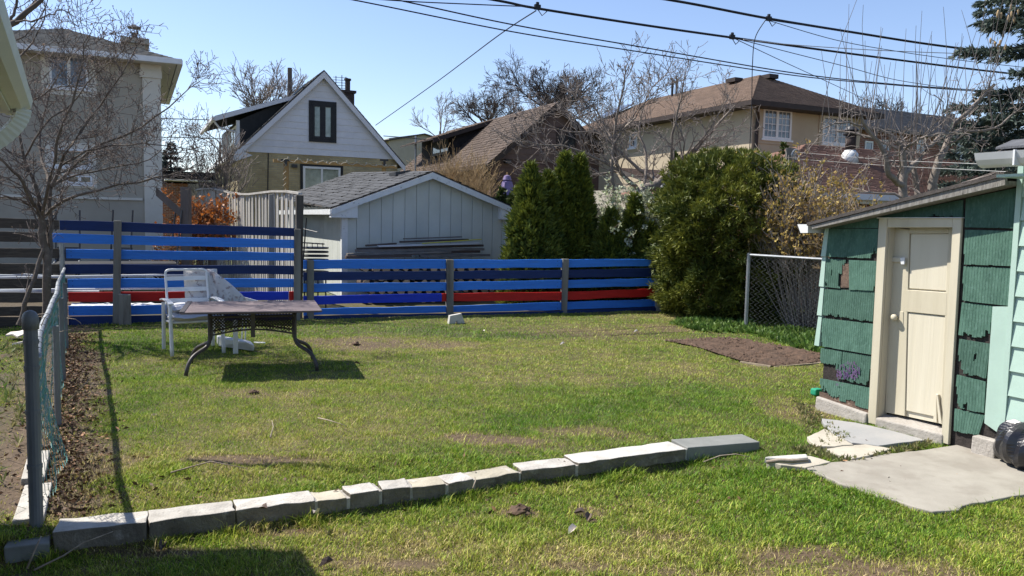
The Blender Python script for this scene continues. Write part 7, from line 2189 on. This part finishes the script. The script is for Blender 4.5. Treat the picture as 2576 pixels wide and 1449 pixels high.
cable([(800, -14), (1005, 2), (1170, 10), (1335, 17)], 0.010, 'thin cable sagging in from the top left of the splice', back=-0.1)
cable([(1348, 27), (1250, 92), (1100, 205), (945, 315)], 0.013, 'service drop slanting down to the white gable', depths=[15.0, 18, 23.5, 28.9])
cable([(1926, 50), (1900, 95), (1893, 160), (1891, 260), (1886, 375)], 0.009, 'wire hanging straight down past the tan house corner', depths=[15.5, 15.6, 15.7, 15.7, 15.7])
cable([(1845, 95), (1980, 130), (2130, 168), (2260, 202), (2420, 225)], 0.009, 'thin wire fanning right from the clamp, upper one', depths=[17.1, 18.5, 20, 22, 25])
cable([(1850, 98), (1960, 150), (2080, 205), (2190, 255), (2300, 300)], 0.009, 'thin wire fanning steeply down right from the clamp', depths=[17.1, 19, 22, 26, 31])
cable([(1935, 52), (2100, 100), (2250, 128), (2420, 152), (2620, 174)], 0.008, 'fine wire under the highest cable at right', back=-0.3)
cable([(1870, 99), (2000, 113), (2200, 126), (2400, 134), (2640, 140)], 0.009, 'bright bare steel wire between the thick cables', back=-0.2, mat='cable_grey')
cable([(380, 298), (440, 299), (540, 302)], 0.016, 'thin wire between beige and white houses, upper', depths=[26, 28, 31])
cable([(380, 345), (460, 346), (560, 349)], 0.014, 'thin wire between beige and white houses, lower', depths=[28, 30, 33])
cable([(965, 342), (1020, 346), (1080, 352)], 0.016, 'short wire from the white house to the brown roof', depths=[31, 34, 38])
for px, py, back, lab in ((1352, 18, 0.0, 'cable clamp beside the service drop splice'), (1842, 93, 0.0, 'cable clamp where the thin wires fan out'), (1934, 47, -0.6, 'cable clamp above the hanging wire')):
    p = on_line(px, py, back)
    mb = MB().cbox(p, U * 0.12, V * 0.05, Z * 0.09); mb.cbox(p + Z * 0.06, U * 0.05, V * 0.04, Z * 0.06); mb.tube([p - Z * 0.03, p - Z * 0.14 + U * 0.1, p - Z * 0.05 + U * 0.2], 0.009, 5)
    tag(mb.build('cable_clamp', 'cable_black'), lab, 'clamp', 'cable clamps')
# clothes line post with pulley
pp = at(1988, 420, 15.9)
cp = thing('clothesline_post', 'grey post with a pulley and two clothes lines above the shrub', 'post', (pp.x, pp.y, 0))
zt_ = at(1988, 372, 15.9).z
MB().box((pp.x - 0.08, pp.y, 0), (0.17, 0, 0), (0, 0.1, 0), (0, 0, zt_)).build('post', 'old_wood', cp)
c = at(2002, 389, 15.8)
mb = MB()
for k_ in range(16):
    a, b = 2 * PI * k_ / 16, 2 * PI * (k_ + 1) / 16
    mb.tube([c + U * 0.095 * math.cos(a) + Z * 0.095 * math.sin(a), c + U * 0.095 * math.cos(b) + Z * 0.095 * math.sin(b)], 0.018, 5)
mb.tube([c - U * 0.07, c + U * 0.07], 0.008, 4); mb.tube([c - Z * 0.07, c + Z * 0.07], 0.008, 4); mb.tube([c, c - U * 0.12], 0.012, 4)
mb.build('pulley', 'galvanised', cp)
M('line_white', (0.42, 0.42, 0.4), (0.36, 0.36, 0.34), scale=3)
for y0, y1, y2 in ((383, 404, 415), (400, 418, 432)):
    MB().tube([at(2004, y0, 15.8), at(2250, y1, 11.0), at(2530, y2, 6.4)], 0.0026, 4).build('line', 'line_white', cp)

# ================================================================== behind the low fence: firewood, lumber, chairs, stake
M('log_bark', (0.11, 0.08, 0.06), (0.07, 0.052, 0.04), scale=14, bump=0.8, bscale=30)
M('log_end', (0.46, 0.33, 0.19), (0.36, 0.25, 0.14), scale=12, bump=0.3, bscale=30, orand=0.25)
rl = random.Random(14)
for r in range(5):
    for k_ in range(15):
        t = k_ + (0.5 if r % 2 else 0)
        a = 0.25 + t * 0.205
        rad_ = rl.uniform(0.055, 0.095)
        z = 0.09 + r * 0.155 + rl.uniform(-0.015, 0.015)
        if z > 0.80 and rl.random() < 0.2: continue
        p = GAR.P(a + rl.uniform(-0.02, 0.02), -0.95, z)
        lg = thing('firewood_log', 'cut firewood log stacked along the garage front behind the low fence', 'log', tuple(p - Z * rad_), 'firewood stacked before the garage')
        d = -V + U * rl.uniform(-0.08, 0.08)
        wob = [rl.uniform(0.88, 1.1) for _ in range(9)]
        def ringp(c_, s): return [c_ + U * math.cos(2 * PI * q_ / 9) * rad_ * wob[q_] * s + Z * math.sin(2 * PI * q_ / 9) * rad_ * wob[q_] * s for q_ in range(9)]
        f0, f1 = ringp(p, 1.0), ringp(p - d * 0.42, 1.0)
        MB().add(f0 + f1, [(q_, (q_ + 1) % 9, 9 + (q_ + 1) % 9, 9 + q_) for q_ in range(9)] + [tuple(range(9, 18))]).build('bark', 'log_bark', lg)
        MB().add(ringp(p + d * 0.002, 0.95), [tuple(range(9))]).build('cut_end', 'log_end', lg)
# stacked old lumber on the woodpile: (x0, y0, x1, y1, thickness px, colour, label)
M('lumber_grey', (0.19, 0.175, 0.16), (0.12, 0.11, 0.10), scale=6, bump=0.5, bscale=20, stretch=(1, 1, 6), orand=0.25)
M('lumber_brown', (0.12, 0.088, 0.075), (0.08, 0.06, 0.052), scale=6, bump=0.5, bscale=20, stretch=(1, 1, 6), orand=0.2)
M('plastic_yellow', (0.52, 0.50, 0.05), (0.45, 0.43, 0.04), scale=4, rough=0.5)
M('lumber_white', (0.50, 0.52, 0.54), (0.43, 0.45, 0.47), scale=4, rough=0.6)
def cc6(x, y): return 737.9 + x * 0.2083, 570.2 + y * 0.2083
LUM = [(640, 385, 1430, 365, 30, 'lumber_brown', 'reddish-brown beam at the bottom of the lumber pile', 0.0), (1540, 370, 2380, 358, 28, 'lumber_grey', 'grey board jutting right at the bottom of the lumber pile', 0.03), (655, 350, 1910, 318, 26, 'lumber_grey', 'long grey plank second from the bottom of the lumber pile', 0.05), (1240, 340, 2260, 315, 32, 'lumber_brown', 'dark plank end beside the long grey plank', 0.10),
       (760, 308, 2310, 286, 30, 'lumber_grey', 'widest weathered plank in the lumber pile', 0.08), (780, 284, 2300, 240, 26, 'lumber_brown', 'dark long plank under the white batten', 0.12), (1030, 248, 2250, 210, 20, 'lumber_white', 'white batten lying on the dark lumber pile', 0.04), (885, 240, 1250, 215, 20, 'lumber_brown', 'short dark board at the left of the white batten', 0.14),
       (1300, 195, 2120, 165, 20, 'lumber_brown', 'dark crooked board near the top of the lumber pile', 0.12), (1345, 155, 2040, 130, 14, 'lumber_grey', 'topmost thin board of the lumber pile', 0.16), (1560, 208, 2275, 158, 11, 'plastic_yellow', 'yellow-green plastic pole on the lumber pile', 0.02)]
for x0, y0, x1, y1, th_, m, lab, bk_ in LUM:
    b_ = -0.62 + bk_ * 1.4
    p, q_ = GAR.front(*cc6(x0, y0), b_), GAR.front(*cc6(x1, y1), b_)
    hgt_ = th_ * 0.2083 * 16.5 / 2000
    o = MB().slab([p, q_, q_ + Z * hgt_, p + Z * hgt_], V * (0.12 if 'pole' not in lab else 0.03)).build('lumber', m)
    bevel(o, 0.003); tag(o, lab, 'lumber', 'old lumber on the woodpile')
for k_, a in enumerate((0.5, 2.0, 3.3)):
    o = MB().box(GAR.P(a, -0.8, 0.0), U * 0.09, V * 0.09, Z * GAR.front(*cc6(1000, 400), -0.6).z).build('pile_bearer', 'lumber_grey')
    tag(o, ['left', 'middle', 'right'][k_] + ' upright timber carrying the lumber pile at the garage', 'timber')
# stack of black wire chair seats beside the tall post
c0 = at(793, 640, 14.9)
for k_ in range(8):
    z = 0.62 + k_ * 0.075
    ch_ = thing('stacked_chair', ['lowest', 'second lowest', 'third', 'fourth', 'fifth', 'sixth', 'second highest', 'topmost'][k_] + ' black metal chair seat in the stack left of the garage', 'chair', (c0.x, c0.y, z), 'stacked black chairs')
    pts = [(math.cos(2 * PI * q_ / 20) * 0.235, math.sin(2 * PI * q_ / 20) * 0.235) for q_ in range(21)]
    mb = MB().tube([c0.xy.to_3d() + Vector((x, y, z)) for x, y in pts], 0.016, 6)
    mb.build('seat_ring', 'black_metal', ch_)
    mb = MB().slab([c0.xy.to_3d() + Vector((x * 0.95, y * 0.95, z + 0.004)) for x, y in pts[:-1]], Z * 0.012); mb.build('seat', 'black_metal', ch_)
    if k_ == 7:
        mb = MB()
        for q_ in range(5):
            x = -0.2 + q_ * 0.1
            mb.tube([c0.xy.to_3d() + Vector((x, -0.21, z)), c0.xy.to_3d() + Vector((x * 0.95, -0.23, z + 0.10))], 0.007, 5)
        mb.tube([c0.xy.to_3d() + Vector((-0.22, -0.2, z + 0.10)), c0.xy.to_3d() + Vector((0.22, -0.2, z + 0.08))], 0.012, 6)
        mb.build('back_rail', 'black_metal', ch_)
mb = MB()
for a in (0.5, 2.0, 3.6, 5.2): mb.tube([(c0.x + math.cos(a) * 0.2, c0.y + math.sin(a) * 0.2, 0), (c0.x + math.cos(a) * 0.2, c0.y + math.sin(a) * 0.2, 0.62)], 0.014, 6)
o = mb.build('chair_legs_frame', 'black_metal'); o.parent = None
tag(o, 'black leg frame under the stack of chair seats', 'chair frame')
a, b = at(771, 548, 13.6), at(760, 690, 13.5)
sk_ = thing('metal_stake', 'thin dark metal stake with crossbar standing by the tall post', 'stake', (b.x, b.y, 0))
MB().tube([a, b, Vector((b.x - 0.02, b.y, 0))], 0.012, 6).build('rod', 'black_metal', sk_)
MB().tube([at(764, 576, 13.6), at(798, 584, 13.4)], 0.007, 5).build('crossbar', 'black_metal', sk_)

# closed garden umbrella
p = at(1275, 500, 23.0)
um = thing('garden_umbrella', 'closed lilac garden umbrella behind the garage roof', 'umbrella', (p.x, p.y, 0))
M('fabric_lilac', (0.24, 0.19, 0.33), (0.18, 0.14, 0.26), scale=5, rough=0.9)
z1, z0_ = at(1275, 440, 23.0).z, at(1275, 496, 23.0).z
mb = MB()
n = 16
prof_ = [(0.0, 0.02), (0.04, 0.09), (0.22, 0.13), (0.27, 0.10), (0.32, 0.15), (1.0, 0.24)]
for f, r in prof_:
    for k_ in range(n):
        a = 2 * PI * k_ / n; rr_ = r * (1 + (0.18 if k_ % 2 else -0.1) * f)
        mb.v.append((p.x + math.cos(a) * rr_, p.y + math.sin(a) * rr_, z1 + (z0_ - z1) * f))
for j in range(len(prof_) - 1):
    for k_ in range(n): mb.f.append((j * n + k_, j * n + (k_ + 1) % n, (j + 1) * n + (k_ + 1) % n, (j + 1) * n + k_))
mb.build('canopy', 'fabric_lilac', um)
MB().tube([(p.x, p.y, 0), (p.x, p.y, z1 + 0.08)], 0.02, 6).build('pole', 'light_wood', um)
zs = z1 + (z0_ - z1) * 0.27
MB().tube([(p.x, p.y, zs), (p.x, p.y, zs - 0.07)], 0.125, 12).build('strap', 'paint_navy', um)

# ================================================================== left yard behind the tall fence
yt_ = at(295, 640, 15.6)
tbl = thing('black_patio_table', 'long black patio table seen through the tall fence slats', 'table', (yt_.x, yt_.y, 0))
MB().cbox((yt_.x, yt_.y, 0.74), U * 2.1, V * 1.0, Z * 0.03).build('table_top', 'black_metal', tbl)
for a in (-0.95, 0.95):
    for b in (-0.4, 0.4):
        q_ = yt_ + U * a + V * b
        MB().tube([(q_.x, q_.y, 0), (q_.x, q_.y, 0.73)], 0.03, 6).build('leg', 'black_metal', tbl)
for b in (-0.4, 0.4): MB().tube([(yt_ + U * -0.95 + V * b).xy.to_3d() + Z * 0.12, (yt_ + U * 0.95 + V * b).xy.to_3d() + Z * 0.12], 0.02, 6).build('stretcher', 'black_metal', tbl)
for px, Y, rot, lab in ((166, 16.2, 0.3, 'black folding chair left of the long black table'), (293, 16.6, -0.1, 'black folding chair behind the fence post'), (418, 16.4, -0.9, 'black folding chair right of the long black table')):
    p = at(px, 640, Y)
    cx_ = Vector((math.cos(rot), math.sin(rot), 0)); cy_ = Vector((-cx_.y, cx_.x, 0))
    c_ = thing('folding_chair', lab, 'chair', (p.x, p.y, 0), 'black folding chairs in the left yard')
    B_ = Vector((p.x, p.y, 0))
    for s in (-0.22, 0.22):
        MB().tube([B_ + cx_ * s - cy_ * 0.2, B_ + cx_ * s + cy_ * 0.12 + Z * 0.62, B_ + cx_ * s + cy_ * 0.26 + Z * at(px, 528, Y).z], 0.018, 6).build('back_leg', 'black_metal', c_)
        MB().tube([B_ + cx_ * s + cy_ * 0.25, B_ + cx_ * s - cy_ * 0.2 + Z * 0.45, B_ + cx_ * s - cy_ * 0.24 + Z * 0.66], 0.018, 6).build('front_leg', 'black_metal', c_)
        MB().tube([B_ + cx_ * s - cy_ * 0.26 + Z * 0.66, B_ + cx_ * s + Z * 0.68, B_ + cx_ * s + cy_ * 0.16 + Z * 0.74], 0.018, 6).build('armrest', 'galvanised', c_)
    MB().cbox(B_ + Z * 0.45, cx_ * 0.44, cy_ * 0.42, Z * 0.02).build('seat', 'black_metal', c_)
    MB().slab([B_ + cx_ * -0.21 + cy_ * 0.16 + Z * 0.62, B_ + cx_ * 0.21 + cy_ * 0.16 + Z * 0.62, B_ + cx_ * 0.21 + cy_ * 0.235 + Z * 1.0, B_ + cx_ * -0.21 + cy_ * 0.235 + Z * 1.0], cy_ * 0.01).build('backrest', 'black_metal', c_)
# timber post with brace that carries the vine
p = at(466, 600, 16.4)
tp = thing('timber_post', 'grey-brown timber post with diagonal brace behind the tall fence', 'post', (p.x, p.y, 0))
MB().box((p.x - 0.09, p.y, 0), (0.17, 0, 0), (0, 0.15, 0), (0, 0, at(466, 470, 16.4).z)).build('post', 'pole_wood', tp)
a, b = at(392, 470, 16.5), at(458, 528, 16.45)
MB().slab([a, b, b - Z * 0.18, a - Z * 0.18], V * 0.08).build('brace', 'pole_wood', tp)
# white battens, planks and a plastic sheet on the neighbour's ground
rl = random.Random(3)
BAT = [(-40, 701, 480, 692, 13.6, 'white batten lying on the ground farthest behind the tall fence'), (-40, 694, 300, 700, 13.9, 'white batten crossing beneath the others behind the fence'), (30, 690, 120, 697, 13.4, 'short white board end sticking up behind the dark planks'), (-40, 732, 420, 727, 12.9, 'long white batten just behind the red plank, upper'), (-40, 736, 250, 735, 12.8, 'long white batten just behind the red plank, lower'), (240, 728, 650, 716, 13.1, 'brown batten lying behind the white chair'), (520, 722, 640, 710, 13.6, 'thin brown batten pointing at the pickets')]
for x0, y0, x1, y1, Y, lab in BAT:
    a, b = at(x0, y0, Y), at(x1, y1, Y + 0.5)
    o = MB().slab([a, b, b - V * 0.09, a - V * 0.09], Z * 0.03).build('batten', 'lumber_white' if 'white' in lab else 'lumber_brown'); tag(o, lab, 'batten', 'battens on the ground behind the tall fence')
zt_ = 0.14
mb = MB()
a, b = gp(176, 790, 0.1), gp(480, 782, 0.1)
a, b = at(176, 775, 12.6), at(480, 772, 13.2)
NX = 30
for i_ in range(NX + 1):
    for j in range(5):
        q_ = a.lerp(b, i_ / NX) + V * j * 0.12
        mb.v.append((q_.x, q_.y, q_.z + 0.05 * fbm(i_ * 0.5, j * 0.9, 2) + rl.uniform(-0.012, 0.012)))
for i_ in range(NX):
    for j in range(4): mb.f.append((i_ * 5 + j, i_ * 5 + 5 + j, i_ * 5 + 6 + j, i_ * 5 + 1 + j))
o = mb.build('plastic_sheet', 'white_metal'); tag(o, 'crumpled white plastic sheet on the ground behind the red plank', 'plastic sheet')
# broken pale tiles and rubble outside the chain-link fence
M('tile_pale', (0.62, 0.56, 0.50), (0.52, 0.46, 0.40), scale=8, rough=0.6)
for px, py, w_, rz, tilt, lab in ((14, 846, 0.28, 0.3, 0.12, 'broken pale tile lying flat at the left edge'), (44, 850, 0.22, 0.9, 0.35, 'broken pale tile tilted against the rubble near the post'), (30, 868, 0.18, -0.4, 0.2, 'broken pale tile in front of the tilted one'), (58, 838, 0.16, 0.2, 0.25, 'small pale tile shard beside the fence post')):
    p = gp(px, py, 0.05)
    e1 = Vector((math.cos(rz), math.sin(rz), tilt)) * w_; e2 = Vector((-math.sin(rz), math.cos(rz), tilt * 0.4)) * w_ * 0.8
    o = MB().slab([p, p + e1, p + e1 * 0.8 + e2 * 0.7, p + e2], Z * 0.02).build('broken_tile', 'tile_pale'); tag(o, lab, 'tile', 'rubble outside the chain-link fence')
# trimmed twigs caught on the chain-link and lying on the grass
rt_ = np.random.RandomState(9)
def loose_twig(pts, r, lab):
    o = MB().tube(pts, [r * (1 - 0.6 * k_ / (len(pts) - 1)) for k_ in range(len(pts))], 5).build('twig', 'twig', smooth=True); tag(o, lab, 'twig', 'loose twigs')
TW = [([(68, 1445), (98, 1385), (104, 1372)], 'bare twig standing up from the shaded corner'), ([(85, 1449), (160, 1420), (210, 1388), (285, 1352)], 'long bent twig lying in the shade of the near house'), ([(1190, 1240), (1196, 1228), (1194, 1218)], 'short pale peg at the foot of the block row'), ([(680, 1110), (688, 1088), (684, 1072)], 'curved pale twig on the lawn'), ([(800, 1060), (830, 1072), (872, 1086)], 'straight pale twig on the lawn right of the curved one'), ([(1770, 1172), (1810, 1162), (1850, 1158), (1885, 1160)], 'grey stick under the end of the block row'), ([(430, 1200), (530, 1178), (620, 1196)], 'thin dry stalk arched across the lawn')]
for pts, lab in TW:
    P = [on_ground(*q_) for q_ in pts]
    loose_twig([p + Z * (0.03 + 0.02 * math.sin(k_)) for k_, p in enumerate(P)], 0.006, lab)
for k_, (pts, Y) in enumerate([([(62, 800), (90, 792), (118, 788), (131, 786)], 7.0), ([(92, 880), (95, 840), (112, 800), (122, 790)], 5.6), ([(142, 762), (152, 742), (150, 720)], 7.6), ([(168, 800), (190, 803), (203, 812), (205, 820)], 9.0), ([(135, 850), (150, 835), (180, 828)], 7.0), ([(170, 1010), (200, 985), (240, 930)], 6.2), ([(172, 1015), (205, 970), (235, 950)], 6.2)]):
    loose_twig([at(x, y, Y) for x, y in pts], 0.005, ['dry tendril trailing left off the fence rail', 'dry tendril curling down beside the near post', 'dry tendril hooked over the middle of the rail', 'dry tendril curling out before the navy plank', 'dry twig poking through the teal mesh', 'cut twig leaning on the mesh foot, upper', 'cut twig leaning on the mesh foot, lower'][k_])
# curled dry leaves on the grass
rs_ = np.random.RandomState(31)
lv_lab = ['curled brown leaf left of the shadow tip', 'curled brown leaf by the first block joint', 'pale leaf beside the third block', 'brown leaf standing upright near the soil clump', 'curled leaf right of the soil clump', 'leaf in the near turf below the white block', 'pale leaf near the fence foot, centre', 'pale leaf on the lawn below the low fence', 'white scrap on the lawn centre right', 'brown leaf on the worn patch right of the table', 'brown leaf near the bottom centre']
for (px, py), lab in zip([(410, 1385), (660, 1290), (795, 1300), (1455, 1300), (1480, 1312), (1440, 1345), (1215, 838), (1600, 838), (1415, 870), (900, 920), (820, 1430)], lv_lab):
    p = on_ground(px, py) + Z * 0.025
    a = rs_.rand() * 6; e = Vector((math.cos(a), math.sin(a), 0.25)) * 0.042; w_ = Vector((-math.sin(a), math.cos(a), 0.15)) * 0.019
    up_ = Z * 0.02
    o = MB().add([p - e, p - e * 0.3 + w_ + up_, p + e * 0.4 + w_ * 0.8 + up_ * 1.4, p + e, p + e * 0.4 - w_ * 0.8 + up_, p - e * 0.3 - w_ + up_ * 0.8, p], [(0, 6, 1), (1, 6, 2), (2, 6, 3), (3, 6, 4), (4, 6, 5), (5, 6, 0)]).build('fallen_leaf', 'tile_pale' if 'pale' in lab or 'white' in lab else 'lumber_brown')
    tag(o, lab, 'leaf', 'fallen leaves')
